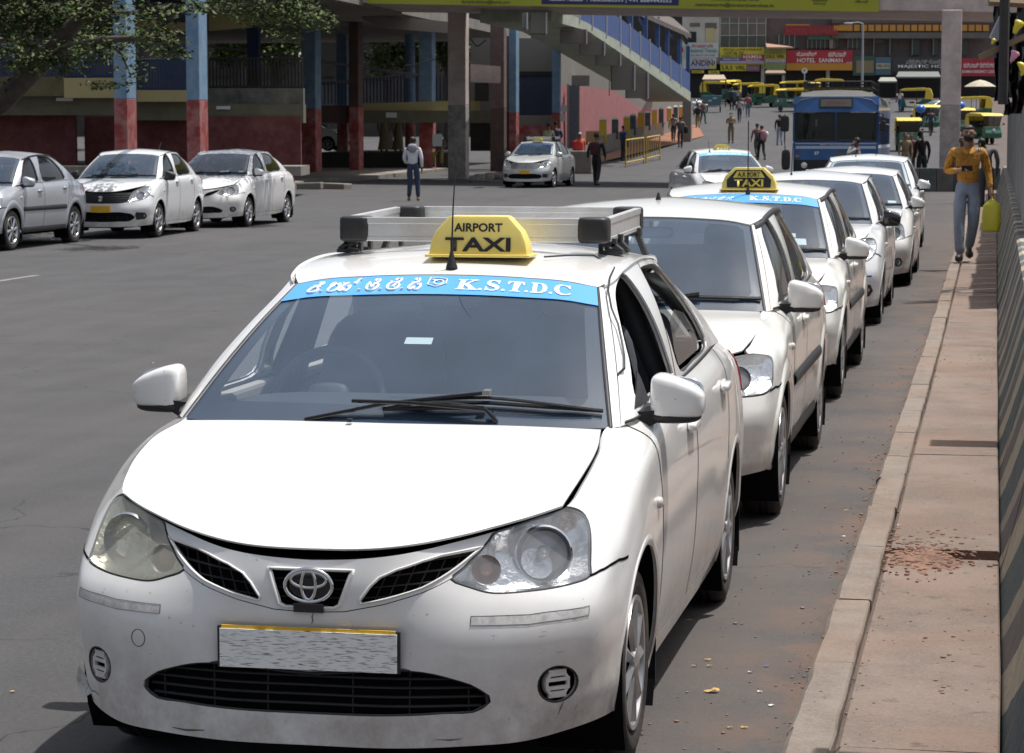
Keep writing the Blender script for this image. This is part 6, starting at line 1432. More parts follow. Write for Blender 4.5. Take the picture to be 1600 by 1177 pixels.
quad_wall([(873, 20, dw(873)), (905, 25, dw(905)), (1000, 88, dw(1000)), (1079, 148, dw(1079)), (1079, 170, dw(1079)), (1000, 168, dw(1000)), (955, 140, dw(955)), (905, 135, dw(905)), (873, 133, dw(873))], GREYW, 'upper_wall')
quad_wall([(873, 133, dw(873)), (905, 135, dw(905)), (955, 140, dw(955)), (1000, 168, dw(1000)), (1079, 170, dw(1079)), (1079, 215, dw(1079)), (873, 245, dw(873))], PINKW, 'lower_wall')
wallr(889, 134, 903, 232, dw(895)-1.2, .3, DOORB, 'door', sw_); wallr(886, 132, 889, 232, dw(889)-1.3, .35, GREYW, 'door_frame', sw_); wallr(903, 134, 905.5, 232, dw(903)-1.3, .35, GREYW, 'door_frame', sw_); wallr(888, 118, 921, 134, dw(905)-1.9, .9, GREYW, 'door_canopy', sw_)
wallr(906, 205, 948, 222, dw(925)-1.6, .4, YBAND, 'yellow_plinth', sw_)
for (x, y0, x1, y1, ang) in ((876, 165, 886, 175, 0), (875, 178, 884, 190, 0), (878, 160, 881, 185, 0)): wallr(x, y0, x1, y1, 103.6, .01, mat('graffiti_white', (.55, .5, .5), rough=.8), 'painted_scrawl', sw_)
def ds_(x): return 1/(1/92+(x-913)*(1/140-1/92)/166)
S_top = [(862, 8), (913, 33), (969, 66), (1015, 98), (1079, 144)]; S_bot = [(862, 33), (918, 48), (964, 79), (1010, 111), (1079, 159)]
mb = MB(); n = len(S_top); q = []
for (xt, yt), (xb, yb) in zip(S_top, S_bot): d = ds_(xt); a = at(xt, yt, d); b_ = at(xb, yb, ds_(xb)); q += [a, b_, b_+FH*.0+Vector((-2.6, .6, 0)), a+Vector((-2.6, .6, 0))]
for i in range(n-1): mb.f += [(4*i, 4*i+1, 4*i+5, 4*i+4), (4*i+1, 4*i+2, 4*i+6, 4*i+5), (4*i+2, 4*i+3, 4*i+7, 4*i+6), (4*i+3, 4*i, 4*i+4, 4*i+7)]
mb.v = q; mb.f += [(0, 3, 2, 1), (4*n-4, 4*n-3, 4*n-2, 4*n-1)]; mb.mi = [0]*len(mb.f); P(mb, 'stringer', STRM, sw_)
for (x0, y0, x1, y1) in ((816, 20, 823, 44), (830, 20, 853, 52), (876, 46, 916, 67), (906.6, 65, 944, 85), (932, 84, 969, 101.5), (956, 101, 991, 140), (979, 114, 1012, 153)):
    wallr(x0, y0, x1, y1, ds_((x0+x1)/2)+.6, 1.2, GREYW, 'cantilever_beam', sw_); wallr(x1-.2, y0, x1+2.0, y1+1, ds_((x0+x1)/2)+.5, 1.2, mat('sunlit_edge', (.6, .6, .58), rough=.8), 'sunlit_beam_edge', sw_)  # pale strips paint sunlight onto the right faces of the beams
mb = MB(); a = at(1070, 158, 141); g_ = gz(a.x, a.y)
mb.box((a.x+.1, a.y+.4, (a.z+g_)/2-.1), (.5, .5, a.z-g_+.4)); P(mb, 'stair_foot', GREYW, sw_)
e = empty('stair_railing', at(1000, 70, 112), 0, 'blue panelled railing running down the stair ramp', 'railing')
pts = [(905, 29), (925, 40), (947, 53), (969, 66), (984, 76.5), (1000, 87.5), (1015, 98), (1031, 109), (1047, 121), (1063, 132), (1078, 143.5)]
for (xa, ya), (xb, yb) in zip(pts[:-1], pts[1:]):
    da, db = ds_(xa), ds_(xb); A_, B_ = at(xa+.4, ya, da), at(xb-.4, yb, db); h = Vector((0, 0, 1.0)); mb = MB(); t_ = FH*.03; mb.add([A_, B_, B_+h, A_+h, A_+t_, B_+t_, B_+h+t_, A_+h+t_], [(0, 1, 2, 3), (5, 4, 7, 6), (3, 2, 6, 7), (0, 4, 5, 1), (0, 3, 7, 4), (1, 5, 6, 2)]); P(mb, 'railing_panel', BLUR, e)
    mb = MB(); C_ = at(xa, ya, da)-FH*.05; mb.tube([C_-Vector((0, 0, .2)), C_+Vector((0, 0, 1.1))], .045, 6); P(mb, 'railing_post', RAILL, e)
hb = empty('backdrop_hall', gd(400, 150), 0, 'long dark shaded backdrop hall filling the background behind the ramp railings', 'building')
wallr(-260, -120, 872, 230, 150, 6, mat('shaded_hall_wall', (.07, .062, .055), rough=.9, var=.4, vs=.5, coords='World'), 'hall_wall', hb)  # added backdrop, the background's shade is put into its dark colour
for k in range(14): wallr(-200+k*76, 40, -160+k*76, 120, 149.9, .15, NEARBLK, 'hall_opening', hb)
wallr(925, -40, 1066, 152, 176, .4, mat('canopy_back_shade', (.05, .045, .042), rough=.9, var=.3, vs=1, coords='World'), 'canopy_shade_sheet', hb)  # dark sheet that paints in the shade beneath the canopy
cn = empty('platform_canopy', at(1040, 60, 145), 0, 'dark sloping canopy roof carried on blue posts beside the stairs', 'canopy')
for (x, yt, yb, d) in ((985, 33, 74, 116), (1008, 36, 92, 122), (1027, 45, 106, 130), (1042, 62, 118, 136), (1061, 78, 130, 142), (1075, 88, 142, 148)):
    a = at(x, yb, d); b_ = at(x, yt, d); mb = MB(); mb.box(((a.x+b_.x)/2, (a.y+b_.y)/2, (a.z+b_.z)/2), (.22, .22, b_.z-a.z+1.2)); P(mb, 'canopy_post', BLUR, cn)
mb = MB(); q = [at(975, 14, 112), at(1080, 60, 150), at(1052, 35, 158), at(985, 5, 130)]; mb.add(q+[p+Vector((0, 0, .25)) for p in q], [(3, 2, 1, 0), (4, 5, 6, 7)]+[(i, (i+1) % 4, 4+(i+1) % 4, 4+i) for i in range(4)]); P(mb, 'canopy_roof', mat('rusty_sheet', (.11, .09, .08), rough=.8, var=.3, vs=1, coords='World'), cn)
for k in range(5):
    t = k/4; a = at(983+90*t, 28+38*t, 116+32*t); b_ = a+FH*4+Vector((0, 0, .5)); mb = MB(); mb.bar(a, b_, .12, .3); P(mb, 'roof_truss', BLUR if k % 2 else DKM, cn)
# bollard row
BY = mat('bollard_yellow', (.62, .42, .04), rough=.7, var=.2, vs=4, dust=(.2, .16, .1), dusts=4, dustamt=.4, coords='World'); BG = mat('bollard_green', (.04, .10, .085), rough=.7, var=.3, vs=4, dust=(.2, .18, .15), dusts=4, dustamt=.4, coords='World'); CAPM = mat('bollard_cap', (.5, .48, .42), rough=.8)
pw = empty('retaining_kerb', gd(1000, 140), 0, 'low concrete retaining wall under the row of bollards', 'wall')
bl = [(942, 184, 215, 14.5, BY), (961, 184, 209, 13, BG), (979, 181, 207, 12.5, BY), (989, 178, 203, 12, BG), (1001.5, 174, 200, 12, BY), (1012, 174, 196, 10.5, BG), (1022.5, 170, 194, 10.5, BY), (1033, 168, 191, 9.5, BG), (1045.5, 167, 189, 9, BY), (1055.5, 165, 186, 8.5, BG), (1064, 165, 184, 8, BY)]
dB = lambda x: 1/(1/126+(x-942)*(1/160-1/126)/122)
for i, (x, yt, yb, w_, m) in enumerate(bl):
    d = dB(x); s = FPX/d; a = at(x, yb, d); col_ = 'yellow' if m is BY else 'dark green'; ordn = ['first', 'second', 'third', 'fourth', 'fifth', 'sixth', 'seventh', 'eighth', 'ninth', 'tenth', 'eleventh'][i]
    e = empty('bollard', a, .15, 'square %s painted bollard, %s from the near end of the row' % (col_, ordn), 'bollard', 'bollards along the stair wall'); h = (yb-yt)/s; w2 = w_/s*.80
    mb = MB(); mb.box((0, 0, h*.44-.15), (w2, w2, h*.88+.3)); mb.build('post', m, e, bevel=.03); mb = MB(); mb.add([(-w2*.55, -w2*.55, h*.88), (w2*.55, -w2*.55, h*.88), (w2*.55, w2*.55, h*.88), (-w2*.55, w2*.55, h*.88), (-w2*.3, -w2*.3, h), (w2*.3, -w2*.3, h), (w2*.3, w2*.3, h), (-w2*.3, w2*.3, h)], [(3, 2, 1, 0), (4, 5, 6, 7)]+[(j, (j+1) % 4, 4+(j+1) % 4, 4+j) for j in range(4)]); mb.build('cap', CAPM, e)
for k in range(9):
    xa, xb = 938+k*14.5, 938+(k+1)*14.5; ya, yb = 213-k*3.2, 213-(k+1)*3.2; A_, B_ = at(xa, ya, dB(xa)-.6), at(xb, yb, dB(xb)-.6); zb_ = 2.2
    mb = MB(); T_ = FH*1.0; D_ = Vector((0, 0, -zb_)); mb.add([A_, B_, B_+T_, A_+T_, A_+D_, B_+D_, B_+T_+D_, A_+T_+D_], [(3, 2, 1, 0), (4, 5, 6, 7)]+[(j, (j+1) % 4, 4+(j+1) % 4, 4+j) for j in range(4)]); o = mb.build('wall_block', CONC); inv_parent(o, pw)
# strip of red earth at the wall foot
mb = MB(); q = [gd(938, 112), gd(1100, 150), gd(1090, 168), gd(1060, 168), gd(930, 118)]; mb.add([p+Vector((0, 0, .03)) for p in q], [tuple(range(5))]); tag(mb.build('earth_verge', mat('red_earth', (.26, .12, .07), rough=.95)), kind='structure')
# crowd barriers
def crowd_barrier(x0, x1, yt, yb, d0, d1, label):
    e = empty('crowd_barrier', gd((x0+x1)/2, (d0+d1)/2), 0, label, 'barrier', 'yellow crowd barriers near the bollards'); A_ = gd(x0, d0); B_ = gd(x1, d1); h = 1.15; YB_ = mat('barrier_yellow', (.50, .36, .07), rough=.55, var=.2, vs=8, dust=(.25, .12, .06), dusts=6, dustamt=.5, coords='World')
    for nm, a, b_, r_ in (('frame_rail', A_+Vector((0, 0, h)), B_+Vector((0, 0, h)), .035), ('frame_rail', A_+Vector((0, 0, .2)), B_+Vector((0, 0, .2)), .03), ('frame_post', A_, A_+Vector((0, 0, h)), .035), ('frame_post', B_, B_+Vector((0, 0, h)), .035)):
        mb = MB(); mb.tube([a, b_], r_, 8); o = mb.build(nm, YB_); inv_parent(o, e)
    for k in range(1, 6): t = k/6; p = A_+(B_-A_)*t; mb = MB(); mb.tube([p+Vector((0, 0, .2)), p+Vector((0, 0, h))], .018, 6); o = mb.build('upright', YB_); inv_parent(o, e)
    for p in (A_, B_): mb = MB(); mb.bar(p-FH*.35+Vector((0, 0, .02)), p+FH*.35+Vector((0, 0, .02)), .06, .04); o = mb.build('foot', YB_); inv_parent(o, e)
crowd_barrier(978, 1006, 192, 233, 104, 111, 'left yellow crowd barrier near the bollards'); crowd_barrier(1010, 1031, 190, 228, 112, 118, 'right yellow crowd barrier, with white board behind')
# ---------------------------------------------------------------- things hanging at the upper right
hp = empty('stall_frame', gd(1566, 27), 0, 'dark pole frame of a stall with hanging black sheets at the upper right edge', 'stall')
D0 = 27
mb = MB(); p = gd(1566, D0); mb.tube([p+Vector((0, 0, 2.15)), p+Vector((.0, 0, 3.9))], .055, 8); o = mb.build('pole', DKM); inv_parent(o, hp)
mb = MB(); mb.tube([at(1545, 3, D0), at(1640, 8, D0)], .05, 6); o = mb.build('cross_bar', mat('bamboo', (.22, .15, .09), rough=.7)); inv_parent(o, hp)
mb = MB(); mb.bar(at(1530, 90, D0), at(1630, 44, D0), .05, .06); o = mb.build('wooden_brace', mat('bamboo', (.22, .15, .09))); inv_parent(o, hp)
mb = MB(); mb.bar(at(1552, 62, D0), at(1572, 20, D0), .04, .10); o = mb.build('tin_strip', RAILL); inv_parent(o, hp)
TARP = mat('black_tarpaulin', (.012, .012, .013), rough=.45, bump=.3, bs=8)
for (x0, x1, y0, y1, dd) in ((1553, 1570, 8, 158, .1), (1570, 1588, 20, 128, .3), (1578, 1600, 60, 178, .5), (1590, 1625, 0, 165, .8), (1568, 1580, 100, 180, .2)):
    mb = MB(); n = 9; m_ = 6
    for j in range(n+1):
        for k in range(m_+1):
            u_ = k/m_; v_ = j/n; wv = .06*math.sin(k*1.9+j*.7)+.03*math.sin(j*2.3); q = at(x0+(x1-x0)*(u_*(1-.25*v_)+.1*v_*math.sin(j)), y0+(y1-y0)*v_, D0+dd)+FH*wv; mb.v.append(tuple(q))
    mb.f = [(j*(m_+1)+k, j*(m_+1)+k+1, (j+1)*(m_+1)+k+1, (j+1)*(m_+1)+k) for j in range(n) for k in range(m_)]; mb.mi = [0]*len(mb.f); o = mb.build('hanging_sheet', TARP, smooth=True); inv_parent(o, hp)
def bag(px, py, r_, m, label, d=D0-.3, name='plastic_bag'):
    mb = MB(); rr = r_; mb.sell((0, 0, 0), (rr*.7, rr*.5, rr*1.1), (.8, .8), 7, fn=lambda p: Vector((p.x*(1+.35*p.z/rr)+.3*rr*math.sin(2.3*p.z/rr+px), p.y, p.z*(1-.3*p.x/rr)))); o = mb.build(name, m, smooth=True); o.location = at(px, py, d); tag(o, label, 'plastic bag')
YP = mat('yellow_plastic', (.62, .50, .02), rough=.3, coat=.3); bag(1590, 42, .07, YP, 'yellow plastic bag snagged high on the stall pole'); bag(1598, 108, .07, YP, 'yellow plastic bag hanging lowest at the right edge'); bag(1552, 65, .03, YP, 'small yellow plastic scrap left of the stall pole'); bag(1584, 88, .06, mat('pink_plastic', (.6, .25, .36), rough=.4), 'pink plastic scrap on the hanging sheets')
# ---------------------------------------------------------------- street front far behind
BW = mat('white_wall', (.50, .49, .46), rough=.9, var=.15, vs=.7, coords='World'); BGR = mat('dark_grey_wall', (.16, .15, .145), rough=.9, var=.2, vs=.7, coords='World'); BBR = mat('brown_grey_brick', (.15, .125, .12), rough=.9, var=.2, vs=2, coords='World'); BDK = mat('shop_interior', (.018, .018, .02), rough=.8); WFR = mat('window_frame_pale', (.42, .43, .42), rough=.6); GLZ = mat('far_glazing', (.07, .085, .09), rough=.15, spec=.6)
ORT = mat('orange_tile', (.55, .28, .06), rough=.6, var=.1, vs=2, coords='World'); STEAL = mat('teal_awning', (.08, .22, .17), rough=.7)
def bld(name, label, x0, x1, y0, y1, d, m, dep=8, cat='building'):
    e = empty(name, gd((x0+x1)/2, d), RZ, label, cat); mb = MB(); yb = 172; fbox(mb, x0, y0, x1, yb, d, dep); o = mb.build('wall', m); inv_parent(o, e); return e
def bp(e, x0, y0, x1, y1, d, dep, m, name): mb = MB(); fbox(mb, x0, y0, x1, y1, d, dep); o = mb.build(name, m); inv_parent(o, e); return o
def sub(o, x0, y0, x1, y1, d, dep, m, name):
    mb = MB(); fbox(mb, x0, y0, x1, y1, d, dep); q = mb.build(name, m); q.parent = o; KIDS.setdefault(o.name, []).append(q)
    e = o.parent; return q
D = 204
E1 = bld('white_building', 'white walled building with yellow panel at the left end of the shop row', 1060, 1124, -30, 60, D, BW)
bp(E1, 1075, 50, 1088, 66, D-.15, .1, BDK, 'window'); bp(E1, 1103, 44, 1116, 67, D-.15, .1, mat('cream_panel', (.5, .43, .24), rough=.8), 'wall_panel'); bp(E1, 1078, 36, 1094, 42, D-.2, .2, BGR, 'ledge'); bp(E1, 1102, 36, 1120, 45, D-.2, .2, BGR, 'ledge')
bp(E1, 1062, 100, 1124, 172, D-.1, .1, BDK, 'shop_opening')
E2 = bld('glazed_building', 'grey building with tall pale-framed glass windows above yellow shop signs', 1124, 1197, -30, 60, D, BGR)
for i in range(5):
    for j in range(3):
        x = 1126+i*14.2; y = 8+j*20.5 if False else [12, 37, 56][j]; y2 = [36, 55, 73][j]
        w_ = bp(E2, x+.6, y, x+13.4, y2, D-.1, .06, GLZ, 'window')
for i in range(6): bp(E2, 1125+i*14.2, 10, 1126.2+i*14.2, 74, D-.2, .15, WFR, 'window_frame')
for y in (36, 55): bp(E2, 1125, y, 1197, y+1.1, D-.22, .15, WFR, 'window_frame')
bp(E2, 1124, 100, 1190, 172, D-.1, .1, BDK, 'shop_opening'); bp(E2, 1189, 100, 1194, 172, D-.3, .3, BW, 'shop_pier')
E3 = bld('brick_building', 'brown brick hotel block with slim pale window groups and green awning', 1197, 1345, -30, 60, D+.5, BBR)
for x0, x1, n in ((1217, 1250, 4), (1262, 1296, 5), (1296.5, 1312, 2), (1325, 1346, 3)):
    for i in range(n): x = x0+(x1-x0)*i/n; bp(E3, x+.8, 56, x+(x1-x0)/n-.8, 75, D+.3, .15, GLZ, 'window'); bp(E3, x-.5, 55, x+.5, 76, D+.2, .2, WFR, 'window_frame')
bp(E3, 1262, 56, 1310, 62, D-.1, .5, STEAL, 'awning'); bp(E3, 1296, 50, 1302, 76, D, .2, mat('pale_pier', (.4, .33, .28), rough=.8), 'pier')
bp(E3, 1197, 105, 1345, 172, D+.3, .1, BDK, 'shop_opening'); bp(E3, 1291, 110, 1296, 172, D-.2, .3, BW, 'shop_pier'); bp(E3, 1222, 118, 1226, 172, D-.2, .3, BW, 'shop_pier')
E4 = bld('long_hotel_building', 'long dark grey hotel building with a row of orange tiles', 1345, 1600, -30, 60, D+1, BBR)
bp(E4, 1300, -10, 1560, 36, D-.2, .3, BGR, 'parapet'); bp(E4, 1300, 36, 1537, 51, D-.3, .3, mat('tile_band', (.10, .04, .035), rough=.8), 'tile_band'); bp(E4, 1300, 51, 1545, 60, D-.5, .8, BGR, 'cornice')
for i in range(21): bp(E4, 1312+i*11.2, 39, 1321+i*11.2, 48.5, D-.42, .15, ORT, 'orange_tile')
for x0, x1 in ((1366, 1380), (1426, 1437), (1459, 1466), (1503, 1512), (1391, 1392.5)): bp(E4, x0, 60 if x1-x0 > 12 else 58, x1, 68 if x1-x0 > 12 else 86, D+.7, .2, GLZ, 'window'); bp(E4, x0-1, 58, x0, 86, D+.6, .2, WFR, 'window_frame')
bp(E4, 1345, 118, 1600, 172, D+.8, .1, BDK, 'shop_opening')
def sign(label, x0, y0, x1, y1, m, texts, d=D-.9, cat='sign', bands=()):
    e = empty('shop_sign', at((x0+x1)/2, (y0+y1)/2, d), RZ, label, cat); mb = MB(); fbox(mb, x0, y0, x1, y1, d, .25); o = mb.build('sign_board', m); inv_parent(o, e)
    for (a, b_, c, q, mm) in bands: mb = MB(); fbox(mb, a, b_, c, q, d-.03, .02); o = mb.build('sign_panel', mm); inv_parent(o, e)
    s = FPX/d
    for (t, cx, cy, w_, h_, mm) in texts: o = text_obj('lettering', t, 1, mm, None, at(cx, cy, d)-FH*.06, tuple(RT), (0, 0, 1), bold=.012, ext=0, fit=(w_/s, h_/s)); inv_parent(o, e)
C_ = lambda n, c: mat('sign_'+n, c, rough=.6, var=.08, vs=1, coords='World')
sW, sY, sM, sB, sR, sO, sK, sG, sP, sL, sT = C_('white', (.55, .60, .60)), C_('ylw', (.60, .52, .06)), C_('magenta', (.36, .05, .12)), C_('blu', (.08, .10, .30)), C_('red', (.42, .03, .05)), C_('orange', (.55, .26, .04)), C_('charcoal', (.05, .052, .055)), C_('lime', (.28, .36, .14)), C_('plum', (.20, .15, .20)), C_('lilac', (.42, .40, .55)), C_('tealw', (.35, .52, .52))
kT, kW, kN, kG, kRd = mat('ink_teal', (.03, .25, .22)), WHT, mat('ink_navy', (.03, .03, .14)), mat('ink_black', (.02, .02, .02)), mat('ink_red', (.45, .04, .12))
sign('white and teal National Travels sign board', 1070, 67, 1122, 90, sW, [('ನ್ಯಾಷನಲ್ ಟ್ರಾ', 1097, 72, 34, 6, kRd), ('National Travels', 1098, 79, 44, 6, kT), ('DAILY SERVICE TO ALL PLACES', 1098, 86.5, 38, 2.4, kN)], bands=[(1070, 67, 1077, 88, sT)])
sign('white NANDINI travels sign board with lilac foot', 1066, 91, 1119, 108, sW, [('TRAVELS', 1097, 94, 34, 3, kRd), ('ANDINI', 1098, 99, 38, 8, kN)], bands=[(1080, 103.5, 1108, 108, sL), (1108, 102, 1118, 107, sY)])
sign('small red and white board left of the National Travels board', 1046, 66, 1069, 90, sW, [('ಟಿ', 1060, 78, 8, 6, kRd), ('I', 1066, 78, 3, 8, kRd)])
sign('small yellow board under the NANDINI board', 1081, 110, 1100, 114.5, sY, [('ನಂದಿನಿ', 1090, 112, 15, 3, kG)]); sign('small yellow board right of the other one', 1107, 110.5, 1124, 116, sY, [('TOURS', 1115, 113, 12, 3, kG)])
sign('big yellow sign with SHARATHI and HAMSA travels', 1125, 74, 1194, 101, sY, [('ಪ್ರವಾಸ ಟೂರ್ಸ್ ಟ್ರಾವೆಲ್ಸ್', 1160, 77.5, 60, 4, kG), ('COSTAL EX.', 1147, 83, 32, 4.5, kG), ('SARATHI', 1142, 88, 30, 4.5, mat('ink_green', (.08, .2, .04))), ('HAMSA', 1176, 89, 29, 5.5, kW), ('TRAVELS & TOURS', 1142, 93, 26, 2.4, kW), ('TRAVELS', 1176, 94, 24, 2, kW)], bands=[(1125, 90.5, 1158, 95.5, sB), (1158, 85.5, 1194, 96, sM), (1125, 95.5, 1194, 99, sL)])
sign('yellow SRS and VRL travels sign over the dark shop', 1126, 101.5, 1166, 111, sY, [('S.R.S', 1136, 106, 17, 6.5, kG), ('VRL', 1157, 106, 17, 6.5, kG)]); sign('pink lettered plum sign beside the SRS board', 1166.5, 102, 1187, 111.5, sP, [('DURGAMBA', 1176, 107, 17, 5, mat('ink_pink', (.6, .2, .4)))])
sign('yellow over green SRS VRL board beside the hotel sign', 1195, 76, 1228, 108, sG, [('S.R.S', 1203, 88.5, 13, 5, kG), ('VRL', 1220, 88.5, 13, 5, kG), ('TICKETS', 1211, 95, 28, 3.4, kW)], bands=[(1195, 76, 1228, 85, sP), (1195, 85, 1228, 92.5, sY), (1195, 92.5, 1228, 98, sL)])
sign('red HOTEL SANMAN sign with orange lower band', 1229, 79, 1332, 110, sR, [('ಹೋಟೆಲ್', 1260, 84.5, 32, 7, kW), ('ಸನ್ಮಾನ್', 1308, 85, 28, 8, kW), ('HOTEL  SANMAN', 1281, 94.5, 71, 6.6, kW), ('DELUXE', 1327, 98, 9, 1.8, kW)], bands=[(1229, 99, 1332, 110, sO)])
sign('dark green picture board right of the hotel sign', 1333, 88, 1367, 118, C_('dgreen', (.05, .10, .08)), [], bands=[(1338, 95, 1365, 114, C_('tan', (.25, .20, .12)))]); sign('blue and cream VRL SRS board left of the charcoal sign', 1368, 90, 1392, 117, C_('steel', (.08, .16, .22)), [('VRL S.R.S', 1380, 103, 20, 4, kG)], bands=[(1369, 99, 1391, 108, C_('cream', (.45, .45, .32)))])
sign('charcoal MAJESTIC HOTEL sign with white letters', 1394, 90, 1486, 112, sK, [('ಮೆಜೆಸ್ಟಿಕ್ ಹೋಟೆಲ್', 1446, 96.5, 60, 7, WFR), ('MAJESTIC HOTEL', 1447, 104.5, 88, 6.2, kW)])
sign('red sign with white letters at the right of the pillar', 1502, 92, 1558, 119, sR, [('ಸನ್ಮಾನ್ ರೆಸಿಡೆನ್ಸಿ', 1530, 102, 50, 8, kW), ('SANMAN RESIDENCY LODGE', 1530, 112, 54, 4.5, kW)], bands=[(1502, 92, 1558, 94, sO)])
sign('red rooftop letters on the orange strip above the hotel', 1226, 40, 1310, 55, C_('dred', (.26, .035, .05)), [('HOTEL SANMAN', 1268, 49, 78, 9, mat('ink_dullred', (.4, .06, .06)))], bands=[(1228, 38, 1265, 43, sO), (1303, 40, 1325, 48, sO)])
aw = MB(); q = [at(1196, 70, D-1), at(1228, 74, D-1), at(1240, 76, D-3), at(1198, 76, D-3)]; aw.add(q+[p+Vector((0, 0, .12)) for p in q], [(3, 2, 1, 0), (4, 5, 6, 7)]+[(j, (j+1) % 4, 4+(j+1) % 4, 4+j) for j in range(4)]); tag(aw.build('tin_awning', mat('terracotta_sheet', (.35, .2, .15), rough=.8)), 'thin terracotta awning strip left of the hotel sign', 'awning')
for (x0, x1, y0, y1, dd, m, lab) in ((1097, 1135, 117, 124, 190, mat('tan_awning', (.34, .27, .21), rough=.8), 'tan stall roof on posts beside the parked autos'), (1372, 1402, 121, 127, 196, mat('grey_awning', (.28, .28, .25), rough=.8), 'small grey shop awning right of the blue bus'), (1400, 1470, 112, 120, 201, mat('white_awning', (.17, .18, .17), rough=.8), 'striped pale awning under the charcoal sign'), (1195, 1228, 108, 114, 200, mat('brown_awning', (.26, .19, .14), rough=.8), 'brown awning under the green board')):
    e = empty('awning', at((x0+x1)/2, y1, dd), RZ, lab, 'awning'); q = [at(x0+4, y0, dd+1.5), at(x1-4, y0, dd+1.5), at(x1, y1, dd), at(x0, y1, dd)]; mb = MB(); mb.add(q+[p-Vector((0, 0, .12)) for p in q], [(0, 1, 2, 3), (7, 6, 5, 4)]+[(j, 4+j, 4+(j+1) % 4, (j+1) % 4) for j in range(4)]); o = mb.build('awning_sheet', m); inv_parent(o, e)
    for x in (x0+1, x1-1): p = at(x, y1, dd); mb = MB(); mb.tube([(p.x, p.y, gz(p.x, p.y)), p], .05, 6); o = mb.build('awning_post', DKM); inv_parent(o, e)
# lamp post, parking sign, umbrella, cart
lp = empty('lamp_post', gd(1346, 168), 0, 'slim grey lamp post rising behind the blue bus', 'lamp post'); h = zat(38, 168)-lp.location.z; mb = MB(); mb.tube([(0, 0, 0), (0, 0, h)], [.10, .06], 8); mb.build('post', RAILL, lp, smooth=True); mb = MB(); mb.tube([(0, 0, h), (-.3, 0, h+.1), (-.9, 0, h+.05)], .045, 6); mb.sell((-1.0, 0, h+.02), (.3, .12, .07), (.6, .6), 8); mb.build('lamp_head', RAILL, lp, smooth=True)
ps = empty('parking_sign', gd(1256, 186), 0, 'round white parking sign with the letter P above the autos', 'sign'); mb = MB(); h = zat(111, 186)-ps.location.z; mb.tube([(0, 0, 0), (0, .02, h)], .04, 6); mb.build('post', RAILL, ps); mb = MB(); mb.lathe([(.001, 0), (.22, 0), (.22, .02), (.001, .02)], 20, Matrix.Translation((0, -.05, h)) @ Matrix.Rotation(math.pi/2, 4, 'X')); mb.build('disc', C_('white', (.6, .6, .6)), ps); text_obj('lettering', 'P', .25, kN, ps, (0, -.085, h), (1, 0, 0), (0, 0, 1), bold=.03, ext=0)
um = empty('market_umbrella', gd(1530, 178), 0, 'cream market umbrella open near the right edge', 'umbrella'); h = zat(125, 178)-um.location.z; mb = MB(); mb.tube([(0, 0, 0), (0, 0, h)], .03, 6); mb.build('pole', DKM, um); mb = MB(); mb.lathe([(.001, h), (.35, h-.08), (.75, h-.25), (1.15, h-.5), (1.1, h-.5), (.001, h-.05)], 10); mb.build('canopy', mat('cream_cloth', (.45, .40, .30), rough=.8, var=.2, vs=2), um)
# ---------------------------------------------------------------- trees
LEAF = [mat('leaf_green_a', (.040, .068, .014), rough=.7, spec=.2), mat('leaf_green_b', (.080, .112, .022), rough=.6, spec=.25), mat('leaf_green_c', (.016, .028, .009), rough=.7, spec=.2), mat('leaf_olive', (.085, .080, .025), rough=.7)]
BARK = mat('bark', (.06, .048, .038), rough=.95, var=.4, vs=6, bump=.6, bs=20)
def leaves(name, clusters, par, size, loc, mats=LEAF, aspect=.5, fold=.25):
    "clusters: (centre, (rx,ry,rz), n) in world space"
    mb = MB()
    for c, r_, n in clusters:
        for _ in range(n):
            while True:
                q = Vector((random.uniform(-1, 1), random.uniform(-1, 1), random.uniform(-1, 1)))
                if q.length < 1: break
            q = q*(.35+.65*random.random()**.4)/max(.3, q.length)*q.length
            p = Vector(c)+Vector((q.x*r_[0], q.y*r_[1], q.z*r_[2]))-loc; s = size*random.uniform(.6, 1.35); a = random.uniform(0, 6.283); t = random.uniform(-.9, .3)
            d = Vector((math.cos(a)*math.cos(t), math.sin(a)*math.cos(t), math.sin(t))); u = d.cross(Vector((0, 0, 1))).normalized(); u = (u+Vector((0, 0, random.uniform(-.6, .6)))).normalized()*s*aspect; nn = d.cross(u).normalized()*s*fold*.4
            mb.m = random.choices(range(len(mats)), [5, 3, 4, 1][:len(mats)])[0]
            mb.add([p, p+d*s*.45+u*.5+nn, p+d*s, p+d*s*.45-u*.5+nn], [(0, 1, 2), (0, 2, 3)])
    me = bpy.data.meshes.new(name); me.from_pydata(mb.v, [], mb.f); me.polygons.foreach_set('material_index', mb.mi); o = link(name, me, par, list(mats)); o['kind'] = 'stuff'; return o
tr = empty('roadside_tree', gd(-190, 43), 0, 'leafy roadside tree whose dark limbs hang into the upper left corner', 'tree'); lo = tr.location
def limb(pts, rs, par, loc): mb = MB(); mb.tube([Vector(p)-loc for p in pts], rs, 9); return mb
d = 43; T0 = [lo+Vector((0, 0, -.2)), at(-150, 260, d), at(-80, 200, d), at(0, 160, 42.5), at(38, 124, 42), at(72, 92, 42), at(104, 50, 42), at(140, 15, 41.5), at(172, -20, 41.5)]
limb([*T0], [.42, .36, .30, .21, .18, .16, .14, .11, .08], tr, lo).build('trunk', BARK, tr, smooth=True)
